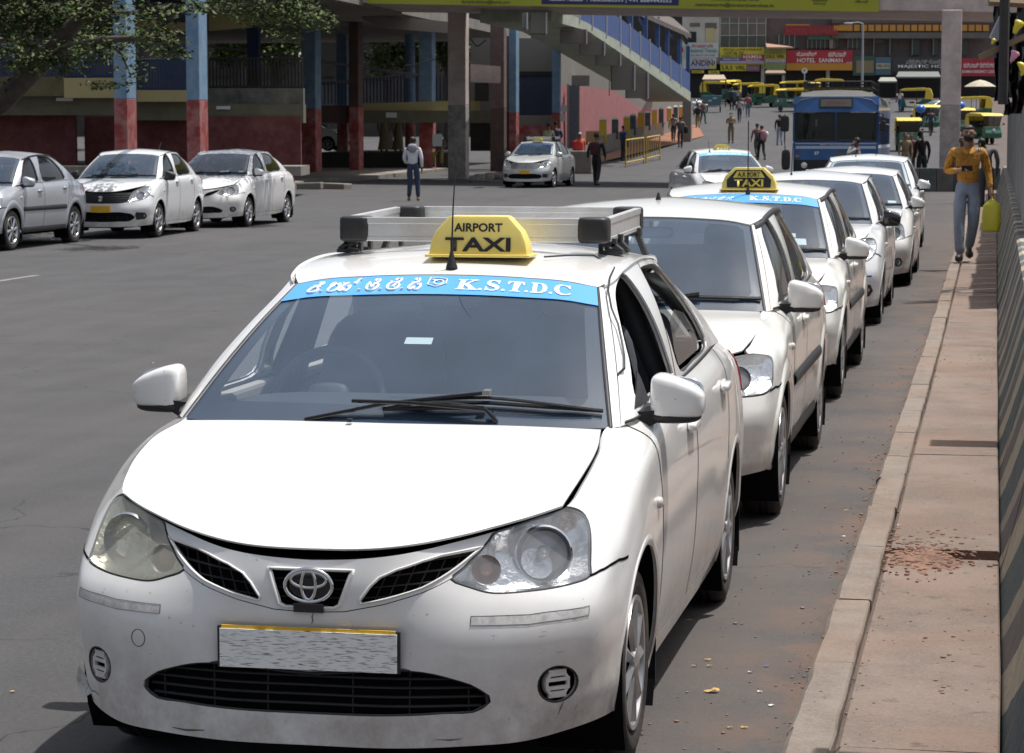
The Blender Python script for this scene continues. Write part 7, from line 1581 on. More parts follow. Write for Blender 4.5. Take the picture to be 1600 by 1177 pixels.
for pts, rs in (([at(72, 92, 42), at(110, 72, 41.5), at(160, 62, 40.5), at(220, 60, 39.5), at(268, 30, 38.5), at(272, 5, 38.5)], [.09, .07, .06, .05, .035, .02]), ([at(38, 124, 42), at(30, 80, 42.5), at(50, 40, 43), at(30, -10, 43)], [.10, .08, .06, .05]), ([at(140, 15, 41.5), at(230, -40, 42), at(330, -45, 45), at(420, -25, 47), at(470, 5, 47.5)], [.09, .08, .07, .05, .02]), ([at(104, 50, 42), at(150, 20, 42.5), at(210, 20, 42.5), at(262, 8, 42)], [.07, .05, .04, .02]), ([at(160, 62, 41), at(190, 85, 41), at(205, 120, 41)], [.03, .02, .01])): limb(pts, rs, tr, lo).build('branch', BARK, tr, smooth=True)
cl = []
for (x, y, rx, ry, n, dd) in ((20, 20, 60, 40, 900, 42), (90, 30, 60, 40, 900, 42.5), (150, 15, 50, 30, 520, 41.5), (30, 85, 50, 40, 650, 41.5), (95, 90, 45, 35, 480, 42), (150, 75, 40, 28, 330, 41), (190, 60, 35, 25, 260, 41), (205, 105, 9, 38, 120, 41), (165, 132, 28, 8, 100, 41), (245, 55, 40, 22, 230, 38.5), (270, 80, 28, 14, 120, 38.5), (235, 20, 40, 25, 240, 38.5), (345, 5, 40, 26, 330, 47.5), (400, 20, 45, 28, 620, 47.5), (460, 18, 55, 34, 900, 47.5), (500, 30, 28, 22, 280, 47), (440, 55, 30, 14, 150, 47), (120, 60, 60, 30, 400, 43.5), (10, 130, 20, 20, 60, 42), (300, 10, 30, 14, 120, 38.5), (-60, 60, 60, 80, 600, 43), (60, -60, 120, 50, 700, 42), (400, -50, 100, 50, 700, 47.5)):
    s = FPX/dd; cl.append((at(x, y, dd), (rx/s, 1.1, ry/s), n))
leaves('leaves', cl, tr, .098, lo, aspect=.62)
GT = 'green trees beyond the bus station'
LEAFS = [mat('sun_leaf_a', (.07, .11, .022), rough=.5), mat('sun_leaf_b', (.12, .15, .03), rough=.5), mat('sun_leaf_c', (.04, .065, .018), rough=.6), mat('leaf_olive', (.11, .11, .04))]
def bigtree(px, d, ytop, ybase, rpx, label, n=1500, size=.32, trunk=True):
    b_ = gd(px, d); s = FPX/d; e = empty('tree', b_, 0, label, 'tree', GT); top = zat(ytop, d); mid = (top+zat(ybase, d))/2; r_ = rpx/s; hh = (top-zat(ybase, d))/2
    mb = MB(); mb.tube([(0, 0, -.3), (.1, 0, (mid-b_.z)*.5), (0, .1, mid-b_.z)], [.3, .24, .14], 8); mb.build('trunk', BARK, e, smooth=True)
    for k in range(4): a = k*1.7; mb = MB(); mb.tube([(0, 0, (mid-b_.z)*.6), (r_*.4*math.cos(a), r_*.4*math.sin(a), mid-b_.z+.2), (r_*.7*math.cos(a), r_*.7*math.sin(a), mid-b_.z+hh*.5)], [.12, .08, .03], 6); mb.build('limb', BARK, e)
    cl = [(b_+Vector((random.uniform(-.7, .7)*r_, random.uniform(-.6, .6)*r_, mid-b_.z+random.uniform(-.7, .7)*hh)), (r_*.42, r_*.42, hh*.36), n//14) for _ in range(14)]; leaves('leaves', cl, e, size, b_, mats=LEAFS, aspect=.7)
bigtree(605, 127, -40, 150, 75, 'dark green tree between the brown column and round column', 8000, .26); bigtree(430, 127, -30, 110, 80, 'sunlit green tree behind the black railing', 7000, .26); bigtree(700, 130, -20, 120, 50, 'tree half hidden behind the pinkish pillar', 3500, .28); bigtree(370, 124, 10, 110, 40, 'pale green tree behind the second column', 4500, .24); bigtree(100, 130, -30, 120, 120, 'shaded tree behind the leftmost railing', 3000, .3)
# ---------------------------------------------------------------- auto-rickshaws
AY = mat('auto_yellow', (.74, .54, .05), rough=.45, coat=.2, var=.08, vs=2); AG = mat('auto_green', (.015, .10, .06), rough=.4, coat=.3); DARKI = mat('dark_upholstery', (.02, .02, .022), rough=.8)
def make_auto(root, low=AG):
    W_ = .62
    mb = MB(); mb.prism([(.25, .28), (1.42, .32), (1.5, .55), (1.46, .92), (.95, .95), (.30, .62)], (-W_, 0, 0), (0, 1, 0), (0, 0, 1), (2*W_, 0, 0)); mb.build('tub', low, root, bevel=.04)
    mb = MB(); mb.prism([(-.95, .35), (-.45, .30), (.3, .28), (.3, .36), (-.42, .42), (-.55, .95), (-.78, .98), (-.98, .60)], (-W_*.8, 0, 0), (0, 1, 0), (0, 0, 1), (W_*1.6, 0, 0)); cw = mb.build('front_cowl', low, root, bevel=.05)
    mb = MB(); mb.prism([(-.86, 1.58), (-.6, 1.70), (.9, 1.76), (1.36, 1.68), (1.52, 1.30), (1.50, .90), (1.42, .90), (1.40, 1.26), (1.2, 1.56), (-.82, 1.54)], (-W_*1.03, 0, 0), (0, 1, 0), (0, 0, 1), (W_*2.06, 0, 0)); mb.build('canopy', AY, root, bevel=.03)
    for s in (1, -1):
        mb = MB(); mb.prism([(.95, .92), (1.48, .90), (1.5, 1.30), (1.34, 1.64), (1.05, 1.66)], (s*W_*1.0-(.02 if s > 0 else 0), 0, 0), (0, 1, 0), (0, 0, 1), (.03, 0, 0)); mb.build('side_panel', AY, root)
        mb = MB(); mb.tube([(s*W_*.75, -.62, .95), (s*W_*.85, -.80, 1.55)], .022, 6); mb.build('screen_pillar', DKM, root)
        mb = MB(); mb.tube([(s*W_*.95, .35, .62), (s*W_*.98, .35, 1.66)], .02, 6); mb.build('door_pillar', DKM, root)
        make_wheel(root, s*.52, 1.05, .20, s, spokes=5, width=.11)
        mb = MB(); mb.tube([(s*.3, -.75, 1.0), (s*.62, -.78, 1.08)], .012, 5); mb.sell((s*.68, -.78, 1.12), (.07, .02, .05), (.6, .6), 6); mb.build('mirror', DKM, root)
    make_wheel(root, 0, -.75, .20, 1, spokes=5, width=.11)
    mb = MB(); mb.add([(-W_*.72, -.66, .97), (W_*.72, -.66, .97), (W_*.80, -.82, 1.52), (-W_*.80, -.82, 1.52)], [(0, 1, 2, 3)]); mb.build('windscreen', DKG, root)
    mb = MB(); mb.box((0, -.68, .96), (W_*1.5, .05, .05)); mb.build('screen_frame', AY, root)
    mb = MB(); mb.box((0, 1.0, .75), (1.1, .5, .14)); mb.box((0, 1.28, 1.05), (1.1, .1, .5)); mb.box((0, .0, .68), (.5, .35, .12)); mb.build('seat', DARKI, root, bevel=.03)
    mb = MB(); mb.lathe([(.07, 0), (.085, .04), (.06, .05), (.001, .055)], 12, Matrix.Translation((0, -.93, .78)) @ Matrix.Rotation(math.pi/2, 4, 'X')); mb.build('headlight', REFL, root, smooth=True)
GA = 'yellow and green auto-rickshaws across the junction'
au = empty('auto_rickshaw', (0, 0, 0), 0, '', 'auto-rickshaw', GA); make_auto(au); first = [True]
def auto(px, d, rz, label, sw=None):
    if first[0]: a = au; first[0] = False
    else: a = copy_tree(au)
    a.location = gd(px, d); a.rotation_euler = (0, 0, rz); a['label'] = label
    if sw: swap_mats(a, sw)
H_ = math.pi/2
auto(1232, 184, _ps-H_*1.0+.5, 'front green auto-rickshaw with flat yellow roof, left of the blue bus')
auto(1236, 196, _ps-H_+.2, 'auto-rickshaw whose pale yellow roof shows just behind the front one'); auto(1186, 190, _ps-H_+.1, 'auto-rickshaw with bright yellow rear half, right of the two standing men')
auto(1163, 193, _ps-H_+.2, 'auto-rickshaw with long yellow roof behind the magenta shirted man'); auto(1124, 195, _ps+H_-.2, 'auto-rickshaw behind the handcart at the left end of the rank'); auto(1140, 198, _ps-.3, 'auto-rickshaw behind the two standing men')
auto(1264, 196, _ps+.2, 'auto-rickshaw peeping out above the left end of the bus roof'); auto(1300, 200, _ps+H_, 'auto-rickshaw hidden behind the bus roof rack')
auto(1424, 184, _ps-H_-.2, 'auto-rickshaw beside the man in white T-shirt'); auto(1513, 172, _ps-H_+.1, 'auto-rickshaw with flat yellow roof right of the pillar, under the umbrella')
auto(1541, 138, _ps+.25, 'near auto-rickshaw with teal flank at the right edge by the fence'); auto(1502, 150, _ps+.1, 'small yellow auto-rickshaw close to the right side of the pillar'); auto(1419, 128, _ps-.1, 'auto-rickshaw with cream front behind the fifth and sixth taxis'); auto(1450, 158, _ps+.1, 'auto-rickshaw showing a yellow roof just left of the pillar')
# ---------------------------------------------------------------- white hatchback far right, car on the station platform
wc = clone_car(dz, (0, 0, 0), 0, 'white hatchback far behind, left of the right pillar', {BLKG: PEARL}); wc['group'] = 'cars in the far background'; wc.location = gd(1441, 172); wc.rotation_euler = (0, 0, _ps-1.15)
pf = empty('station_platform', gd(600, 100), 0, 'raised dark platform inside the station where people stand', 'platform'); zp = zat(238, 98.5)
mb = MB(); a = at(500, 238, 98.5); b_ = at(712, 238, 98.5); c = (a+b_)/2+FH*10; mb.box((c.x, c.y, zp/2-.1), ((b_-a).length, 20, zp+.2), rz=_ps); o = mb.build('platform_block', NEARBLK); inv_parent(o, pf)
su = clone_car(dz, (0, 0, 0), 0, 'white vehicle half hidden behind the brown column under the ramp', {BLKG: PEARL}); su['group'] = 'cars in the far background'; p = at(520, 238, 108); su.location = (p.x, p.y, zp); su.rotation_euler = (0, 0, _ps+1.35)
# ---------------------------------------------------------------- blue bus
BB = mat('bus_blue', (.012, .092, .29), rough=.35, coat=.3, dust=(.12, .14, .16), dusts=1.5, dustamt=.35); BBD = mat('bus_blue_dark', (.012, .05, .14), rough=.4); BWH = mat('bus_white_band', (.45, .52, .62), rough=.5); BROOF = mat('bus_roof_grey', (.09, .09, .088), rough=.7, var=.2, vs=1.5); BGL = glass('bus_glass', (.10, .12, .12), film=.05, filmcol=(.2, .25, .25))
bus = empty('city_bus', (0, 0, 0), 0, 'blue city bus facing the camera with a roof rack and destination board', 'bus')
BWd, BL, BH = 2.5, 11.5, 3.02
def bxp(nm, c, sz, m, bev=0, par=None): mb = MB(); mb.box(c, sz); return mb.build(nm, m, par or bus, bevel=bev)
mb = MB(); prof = [(-1.25, .42), (1.25, .42), (1.25, 2.45), (1.20, 2.75), (1.02, 2.93), (.7, 3.0), (-.7, 3.0), (-1.02, 2.93), (-1.20, 2.75), (-1.25, 2.45)]
# hull sides and roof as an open shell with window openings along the flank
mb.m = 0
shell = MB(); n = len(prof)
segs = [(.0, .10)]
for s in (1, -1):
    mb = MB(); mb.box((s*1.235, BL/2, .85), (.03, BL, .90)); mb.build('side_skirt', BB, bus)
    mb = MB(); mb.box((s*1.235, BL/2, 1.34), (.034, BL, .10)); mb.build('side_band', BWH, bus)
    mb = MB(); mb.box((s*1.235, BL/2, 2.42), (.03, BL, .36)); mb.build('side_upper_panel', BB, bus)
    for k in range(9):
        y = .25+k*1.26; mb = MB(); mb.box((s*1.235, y, 1.82), (.035, .10, .88)); mb.build('window_post', BBD, bus)
        if k < 8: mb = MB(); mb.box((s*1.225, y+.63, 1.82), (.012, 1.16, .86)); w_ = mb.build('window', BGL, bus); mb = MB(); mb.box((s*1.24, y+.63, 2.05), (.016, 1.16, .03)); mb.build('window_bar', ALU, w_)
mb = MB(); pr = [(1.25, 2.6), (1.20, 2.78), (1.02, 2.93), (.7, 3.0), (0, 3.02), (-.7, 3.0), (-1.02, 2.93), (-1.20, 2.78), (-1.25, 2.6)]; vs = [(x, y, z-(.22*max(0, (.5-y)/.5) if y < .5 else 0)) for y in (0.02, .25, .5, BL/2, BL-.3, BL) for x, z in pr]; m_ = len(pr); mb.add(vs, [(i*m_+k, i*m_+k+1, (i+1)*m_+k+1, (i+1)*m_+k) for i in range(5) for k in range(m_-1)]); mb.build('roof', BROOF, bus, smooth=True)
bxp('rear_wall', (0, BL, 1.6), (2.46, .04, 2.4), BB); bxp('floor', (0, BL/2, .55), (2.4, BL-.1, .08), GAP)
# front: curved face pieces
def fcurve(nm, z0, z1, m, y0=-.0, y1=0., bulge=.10, x=1.25, off=0, par=None):
    mb = MB(); xs = np.linspace(-x, x, 15); vs = []
    for xx in xs:
        yy = -bulge*(1-(abs(xx)/1.25)**2.5)-off
        vs += [(xx, yy+y0, z0), (xx, yy+y1, z1), (xx, yy+y1+.04, z1), (xx, yy+y0+.04, z0)]
    fs = [];
    for i in range(14):
        for k in range(4): fs.append((4*i+k, 4*i+(k+1) % 4, 4*i+4+(k+1) % 4, 4*i+4+k))
    fs += [(3, 2, 1, 0), (56, 57, 58, 59)]; mb.add(vs, fs); return mb.build(nm, m, par or bus, smooth=.6)
fcurve('front_panel', .95, 1.50, BB); fcurve('front_stripe', 1.28, 1.36, BWH, off=.006, x=1.18); fcurve('front_stripe', 1.42, 1.45, BWH, off=.006, x=1.2)
fcurve('front_bumper', .42, .62, BBD, off=.08); fcurve('radiator_panel', .62, .95, BLKP, off=.01, x=1.2)
for k in range(5): fcurve('radiator_slat', .655+k*.06, .67+k*.06, DKM, off=.02, x=.9)
fcurve('brow_panel', 2.36, 2.82, BB, y0=-.0, y1=.12); fcurve('brow_top', 2.80, 2.95, BROOF, y0=.12, y1=.42, x=1.05)
bd = fcurve('destination_frame', 2.48, 2.78, BLKP, y0=-.03, y1=.05, x=.5, off=.015); fcurve('destination_board', 2.52, 2.74, mat('board_grey', (.12, .11, .10), rough=.4), y0=-.025, y1=.035, x=.45, off=.025, par=bd)
text_obj('lettering', 'ಮೆಜೆಸ್ಟಿಕ್ 401', 1, mat('dim_amber', (.35, .14, .08)), bd, (0, -.135, 2.63), (1, 0, 0), (0, 0, 1), bold=.02, ext=0, fit=(.62, .11))
for s, x0, x1 in ((-1, -1.16, -.04), (1, .04, 1.16)):
    mb = MB(); xs = np.linspace(x0, x1, 8); vs = []
    for xx in xs: yy = -.10*(1-(abs(xx)/1.25)**2.5)+.02; vs += [(xx, yy, 1.52), (xx, yy+.02, 2.34)]
    mb.add(vs, [(2*i, 2*i+2, 2*i+3, 2*i+1) for i in range(7)]); w_ = mb.build('windscreen', BGL, bus, smooth=True)
    mb = MB(); f = lambda xx, z: (xx, -.10*(1-(abs(xx)/1.25)**2.5)-.0+.02*(z-1.52)/.82, z); mb.tube([f(x0, 1.52), f((x0+x1)/2, 1.52), f(x1, 1.52), f(x1, 2.34), f((x0+x1)/2, 2.34), f(x0, 2.34), f(x0, 1.52)], .035, 6); mb.build('windscreen_rubber', BLKP, w_)
    mb = MB(); mb.tube([f((x0+x1)/2, 1.5), f((x0+x1)/2+.25, 1.9)], .012, 5); mb.build('wiper', BLKP, w_)
    hl_ = MB(); hl_.lathe([(.10, 0), (.09, .03), (.001, .045)], 14, Matrix.Translation((s*.92, -.06, .79)) @ Matrix.Rotation(math.pi/2, 4, 'X')); hl_.build('headlight', REFL, bus, smooth=True)
    bxp('indicator', (s*1.12, -.06, 1.06), (.12, .03, .08), AMBER, .01)
for x in (-1.235, 0, 1.235): bxp('corner_post', (x, .02 if x else -.07, 1.93), (.07 if x else .05, .08, .86), BBD)
text_obj('lettering', 'BMTC  ಬೆಂ.ಮ.ಸಾ.ಸಂಸ್ಥೆ', 1, BWH, bus, (0, -.115, 1.395), (1, 0, 0), (0, 0, 1), bold=.02, ext=0, fit=(.9, .06)); text_obj('lettering', '57', 1, WHT, bus, (-.55, -.115, 1.15), (1, 0, 0), (0, 0, 1), bold=.03, ext=0, fit=(.14, .09)); bxp('number_plate', (.25, -.13, 1.14), (.5, .02, .11), mat('plate_grey', (.10, .10, .10)))
for s in (1, -1):
    for y in (2.2, 8.6): make_wheel(bus, s*1.08, y, .48, s, spokes=8, width=.26, cap=.55)
mb = MB(); mb.tube([(-1.22, -.02, 2.35), (-1.50, -.16, 2.3), (-1.50, -.16, 1.5)], .02, 6); mb.sell((-1.50, -.17, 2.02), (.13, .05, .24), (.4, .4), 8); mb.sell((-1.46, -.15, .95), (.13, .08, .30), (.5, .5), 8); mb.tube([(-1.50, -.16, 1.5), (-1.46, -.15, .9)], .015, 5); mb.build('side_mirror', BLKP, bus)
mb = MB(); mb.tube([(1.22, -.02, 2.35), (1.38, -.14, 2.3), (1.38, -.14, 1.9)], .02, 6); mb.sell((1.38, -.15, 1.95), (.09, .04, .16), (.4, .4), 8); mb.build('side_mirror', BLKP, bus)
rk = empty('roof_rack', (0, 0, 0)); rk.parent = bus; KIDS.setdefault(bus.name, []).append(rk)
for z in (3.10, 3.28):
    for a, b_ in (((-1.0, .9, z), (1.0, .9, z)), ((-1.0, .9, z), (-1.0, 5.5, z)), ((1.0, .9, z), (1.0, 5.5, z)), ((-1.0, 5.5, z), (1.0, 5.5, z))): mb = MB(); mb.tube([a, b_], .022, 6); mb.build('rack_rail', DKM, rk)
for x in np.linspace(-1, 1, 13): mb = MB(); mb.tube([(x, .9, 2.98), (x, .9, 3.28)], .014, 5); mb.build('rack_bar', DKM, rk)
for y in np.linspace(1.2, 5.5, 9):
    for s in (1, -1): mb = MB(); mb.tube([(s, y, 2.95), (s, y, 3.28)], .014, 5); mb.build('rack_bar', DKM, rk)
    mb = MB(); mb.tube([(-1, y, 3.1), (1, y, 3.1)], .02, 5); mb.build('rack_slat', mat('rack_yellow', (.5, .42, .1), rough=.6) if int(y*2) % 3 == 0 else DKM, rk)
for k in range(7): mb = MB(); mb.sell((random.choice((-.5, .5)), 1.5+k*1.3, 1.55), (.4, .08, .4), (.4, .4), 6); mb.build('seat_back', DARKI, bus)
p = gd(1306, 73.0); bus.location = p; bus.rotation_euler = (0, 0, .012)
# handcart and two-wheelers at the far kerb
hc_ = empty('garbage_cart', gd(1112, 183), _ps, 'teal wheeled cart parked under the tan stall roof', 'cart'); CT = mat('cart_teal', (.06, .15, .17), rough=.6, var=.2, vs=3)
mb = MB(); mb.prism([(-.6, .5), (.6, .5), (.75, 1.25), (-.75, 1.25)], (0, -.4, 0), (1, 0, 0), (0, 0, 1), (0, .8, 0)); mb.build('bin', CT, hc_, bevel=.03); 
for k in (-.15, .15): mb = MB(); mb.box((k*1.2, -.41, .95+k*.6), (.28, .01, .12)); mb.build('painted_label', BWH, hc_)
for s in (1, -1): make_wheel(hc_, s*.62, 0, .28, s, spokes=6, width=.06)
mb = MB(); mb.tube([(-.6, .3, .8), (-1.2, .3, .9)], .03, 6); mb.build('handle', DKM, hc_)
def motorbike(px, d, rz, label, m):
    e = empty('motorbike', gd(px, d), rz, label, 'motorbike', 'two-wheelers at the far kerb')
    for y in (-.62, .62): mb = MB(); mb.lathe([(.30, -.04), (.30, .04), (.22, .03), (.22, -.03)], 18, Matrix.Translation((0, y, .30)) @ Matrix.Rotation(math.pi/2, 4, 'Y'), closed=True); w_ = mb.build('wheel', RUB, e); mb = MB(); mb.lathe([(.23, -.015), (.23, .015), (.02, .03), (.02, -.03)], 12, Matrix.Translation((0, y, .30)) @ Matrix.Rotation(math.pi/2, 4, 'Y'), closed=True); mb.build('rim', ALU, w_)
    mb = MB(); mb.sell((0, -.12, .78), (.14, .30, .13), (.7, .6), 8); mb.sell((0, .6, .62), (.09, .30, .07), (.6, .6), 6); mb.build('tank', m, e, smooth=True); mb = MB(); mb.sell((0, .35, .80), (.13, .38, .06), (.5, .5), 8); mb.build('seat', DARKI, e, smooth=True)
    mb = MB(); mb.box((0, 0, .42), (.22, .4, .28)); mb.build('engine', ALU, e, bevel=.04); mb = MB(); mb.tube([(0, -.62, .3), (0, -.42, .98)], .03, 6); mb.tube([(-.34, -.36, 1.04), (0, -.44, 1.0), (.34, -.36, 1.04)], .016, 6); mb.build('fork', DKM, e); mb = MB(); mb.sell((0, -.54, .90), (.09, .07, .09), (.8, .8), 8); mb.build('headlamp', REFL, e, smooth=True)
    mb = MB(); mb.tube([(0, 0, .3), (.22, .05, .0)], .012, 5); mb.build('side_stand', DKM, e); return e
motorbike(1084, 181, _ps-.6, 'motorbike with pale tank, leftmost by the stair foot', BWH); motorbike(1094, 182, _ps-.7, 'second motorbike by the stair foot, beside the teal cart', WHT)
# ---------------------------------------------------------------- people
SKIN = mat('skin_brown', (.20, .105, .065), rough=.55); SKIND = mat('skin_dark', (.11, .058, .038), rough=.55); HAIR = mat('black_hair', (.012, .010, .010), rough=.6, bump=.5, bs=60)
def cloth(n, c, var=.12): return mat('cloth_'+n, c, rough=.85, var=var, vs=8, bump=.35, bs=9)
def skin_mesh(verts, edges, root=0, lev=1):
    me = bpy.data.meshes.new('s'); me.from_pydata([v[0] for v in verts], edges, []); ob = bpy.data.objects.new('s', me); _TMP.collection.objects.link(ob)
    md = ob.modifiers.new('s', 'SKIN'); md.use_smooth_shade = True; md.branch_smoothing = .5
    for i, v in enumerate(verts): sv = me.skin_vertices[0].data[i]; r_ = v[1]; sv.radius = r_ if isinstance(r_, tuple) else (r_, r_); sv.use_root = (i == root)
    if lev: sb = ob.modifiers.new('u', 'SUBSURF'); sb.levels = lev; sb.render_levels = lev
    r = bake(ob); bpy.data.objects.remove(ob); return r
def person(loc, h, rz, label, top, bottom, shoes=None, skin=SKIN, hair=HAIR, pose=None, grp='people walking in the street', long_sleeve=True, fine=False, group=None, cover=None, coat=0, skirt=None, name='person'):
    """standing/walking figure facing -y; pose overrides joints (x to its left = +x)."""
    k = h/1.75; J = dict(pelvis=(0, 0, .95), waist=(0, 0, 1.10), chest=(0, .01, 1.32), neck=(0, .01, 1.46), jaw=(0, -.02, 1.545), head=(0, -.01, 1.62), crown=(0, 0, 1.69),
        hipL=(.09, 0, .90), kneeL=(.10, -.02, .50), ankL=(.10, .02, .09), toeL=(.12, -.13, .035), hipR=(-.09, 0, .90), kneeR=(-.10, -.02, .50), ankR=(-.10, .02, .09), toeR=(-.12, -.13, .035),
        shL=(.18, .01, 1.41), elL=(.24, .03, 1.13), wrL=(.24, -.05, .88), haL=(.23, -.07, .80), shR=(-.18, .01, 1.41), elR=(-.24, .03, 1.13), wrR=(-.24, -.05, .88), haR=(-.23, -.07, .80))
    J.update(pose or {}); J = {a: Vector(b)*k for a, b in J.items()}
    lev = 2 if fine else 1
    V = []; E_ = []; ix = {}
    def v(n, r_): ix[n] = len(V); V.append((J[n], (r_[0]*k, r_[1]*k) if isinstance(r_, tuple) else r_*k))
    for n, r_ in (('pelvis', (.13, .10)), ('waist', (.12, .09)), ('chest', (.15, .105)), ('neck', .052), ('jaw', .066), ('head', .094), ('crown', .074), ('hipL', .085), ('kneeL', .058), ('ankL', .040), ('toeL', .034), ('hipR', .085), ('kneeR', .058), ('ankR', .040), ('toeR', .034), ('shL', .060), ('elL', .040), ('wrL', .027), ('haL', .030), ('shR', .060), ('elR', .040), ('wrR', .027), ('haR', .030)): v(n, r_)
    for a, b in (('pelvis', 'waist'), ('waist', 'chest'), ('chest', 'neck'), ('neck', 'jaw'), ('jaw', 'head'), ('head', 'crown'), ('pelvis', 'hipL'), ('hipL', 'kneeL'), ('kneeL', 'ankL'), ('ankL', 'toeL'), ('pelvis', 'hipR'), ('hipR', 'kneeR'), ('kneeR', 'ankR'), ('ankR', 'toeR'), ('chest', 'shL'), ('shL', 'elL'), ('elL', 'wrL'), ('wrL', 'haL'), ('chest', 'shR'), ('shR', 'elR'), ('elR', 'wrR'), ('wrR', 'haR')): E_.append((ix[a], ix[b]))
    e = empty(name, loc, rz, label, 'person', group or grp)
    body = skin_mesh(V, E_, 0, lev); link('body', body, e, [skin])
    # fingers, rooted in the palm
    mb = MB()
    for s, S in (('L', 1), ('R', -1)):
        w_, hnd = J['wr'+s], J['ha'+s]; d = (hnd-w_).normalized(); sd = d.cross(Vector((0, 1, 0)) if abs(d.y) < .8 else Vector((0, 0, 1))).normalized(); up2 = d.cross(sd); side = up2 if fine else up2
        for q in range(4):
            o_ = (q-1.5)*.017*k; L_ = (.062, .072, .068, .052)[q]*k; b0 = hnd+side*o_; mb.tube([b0, b0+d*L_*.5+sd*.004, b0+d*L_*.85+sd*.018*k*S], [.0095*k, .0085*k, .006*k], 5)
        b0 = hnd-d*.02*k-side*.02*k; mb.tube([b0, b0-side*.022*k+d*.022*k, b0-side*.026*k+d*.05*k], [.011*k, .009*k, .007*k], 5)
    mb.build('finger' if False else 'hand', skin, e, smooth=True)
    # face
    hd = J['head']; mb = MB(); mb.sell(hd+Vector((0, -.088*k, -.012*k)), (.012*k, .018*k, .022*k), (1, 1), 5); 
    for s in (1, -1): mb.sell(hd+Vector((s*.086*k, .005*k, -.01*k)), (.012*k, .018*k, .03*k), (1, 1), 5)
    mb.build('face', skin, e, smooth=True)
    if fine:
        mb = MB()
        for s in (1, -1): mb.sell(hd+Vector((s*.032*k, -.080*k, .012*k)), (.013*k, .008*k, .007*k), (1, 1), 6); mb.tube([hd+Vector((s*.015*k, -.086*k, .030*k)), hd+Vector((s*.048*k, -.078*k, .030*k))], .005*k, 5)
        mb.build('eyes_and_brows', HAIR, e)
    # hair
    hm = MB(); hm.sell(hd+Vector((0, .012*k, .030*k)), (.088*k, .092*k, .082*k), (.95, .95), 10, fn=lambda p: Vector((p.x*(.97+.05*math.sin(60*p.y)), p.y*(1 if p.y > 0 or p.z > .03*k else .45), p.z*(1+.05*math.sin(60*p.x))))); hm.build('hair', hair, e, smooth=True)
    # trousers
    if skirt is None:
        pe, r1, r2 = J['pelvis'], .105*k, .072*k; V2 = [(J['pelvis']+Vector((0, 0, .02*k)), (.148*k, .118*k)), (J['hipL'], .102*k), (J['kneeL'], .076*k), (J['ankL']*.97+J['kneeL']*.03, .062*k), (J['hipR'], .102*k), (J['kneeR'], .076*k), (J['ankR']*.97+J['kneeR']*.03, .062*k), (J['waist'], (.135*k, .105*k))]
        link('trousers', skin_mesh(V2, [(0, 1), (1, 2), (2, 3), (0, 4), (4, 5), (5, 6), (0, 7)], 0, lev), e, [bottom])
    else:
        mb = MB(); p_ = J['pelvis']; n = 16; rings = []
        for z, rx in ((1.08, .14), (.9, .17), (.6, .19), (.3, .22), (.08, .25)): rings.append([(p_.x+rx*k*math.cos(a)*(1+.08*math.sin(5*a+z*9)), p_.y+rx*k*.8*math.sin(a)*(1+.08*math.sin(5*a+z*9)), z*k) for a in [2*math.pi*q/n for q in range(n)]])
        mb.add([q for r_ in rings for q in r_], [(i*n+j, i*n+(j+1) % n, (i+1)*n+(j+1) % n, (i+1)*n+j) for i in range(4) for j in range(n)]+[tuple(4*n+j for j in range(n))]); mb.build('skirt', skirt, e, smooth=True)
    # shirt
    low = J['pelvis']+Vector((0, 0, -.02*k if not coat else -.12*k)); V3 = [(J['chest'], (.178*k, .135*k)), (J['waist'], (.150*k, .122*k)), (low, (.160*k, .132*k)), (J['neck']-Vector((0, 0, .025*k)), .078*k)]; E3 = [(0, 1), (1, 2), (0, 3)]
    for s in ('L', 'R'):
        n = len(V3); V3.append((J['sh'+s], .070*k)); V3.append((J['el'+s], .052*k)); E3 += [(0, n), (n, n+1)]
        if long_sleeve: V3.append((J['wr'+s]*.93+J['el'+s]*.07, .038*k)); E3.append((n+1, n+2))
        else: V3[n+1] = (J['sh'+s]*.35+J['el'+s]*.65, .066*k)
    link('shirt', skin_mesh(V3, E3, 0, lev), e, [top])
    mb = MB()
    for s in ('L', 'R'):
        a, t = J['ank'+s], J['toe'+s]; d = (t-a); d.z = 0; d = d.normalized() if d.length > 1e-4 else Vector((0, -1, 0)); c = (a+t)/2; R_ = Matrix((Vector((-d.y, d.x, 0)), d, Vector((0, 0, 1)))).transposed()
        mb.sell((a.x+d.x*.06*k, a.y+d.y*.06*k, min(a.z, t.z)+.022*k+(max(0, a.z-.1*k))*.4), (.045*k, .135*k, .048*k), (.7, .7), 8, rot=R_)
    mb.build('shoe', shoes or BLKP, e, smooth=True)
    return e, J, k
WALK1 = dict(kneeL=(.09, -.16, .53), ankL=(.09, -.20, .10), toeL=(.10, -.34, .06), kneeR=(-.09, .04, .50), ankR=(-.09, .24, .17), toeR=(-.10, .13, .05), elL=(.25, .10, 1.14), wrL=(.26, .10, .90), haL=(.26, .08, .82), elR=(-.25, -.03, 1.14), wrR=(-.25, -.17, .92), haR=(-.24, -.21, .85))
WALK2 = {k[:-1]+('R' if k[-1] == 'L' else 'L'): (-v[0], v[1], v[2]) for k, v in WALK1.items()}
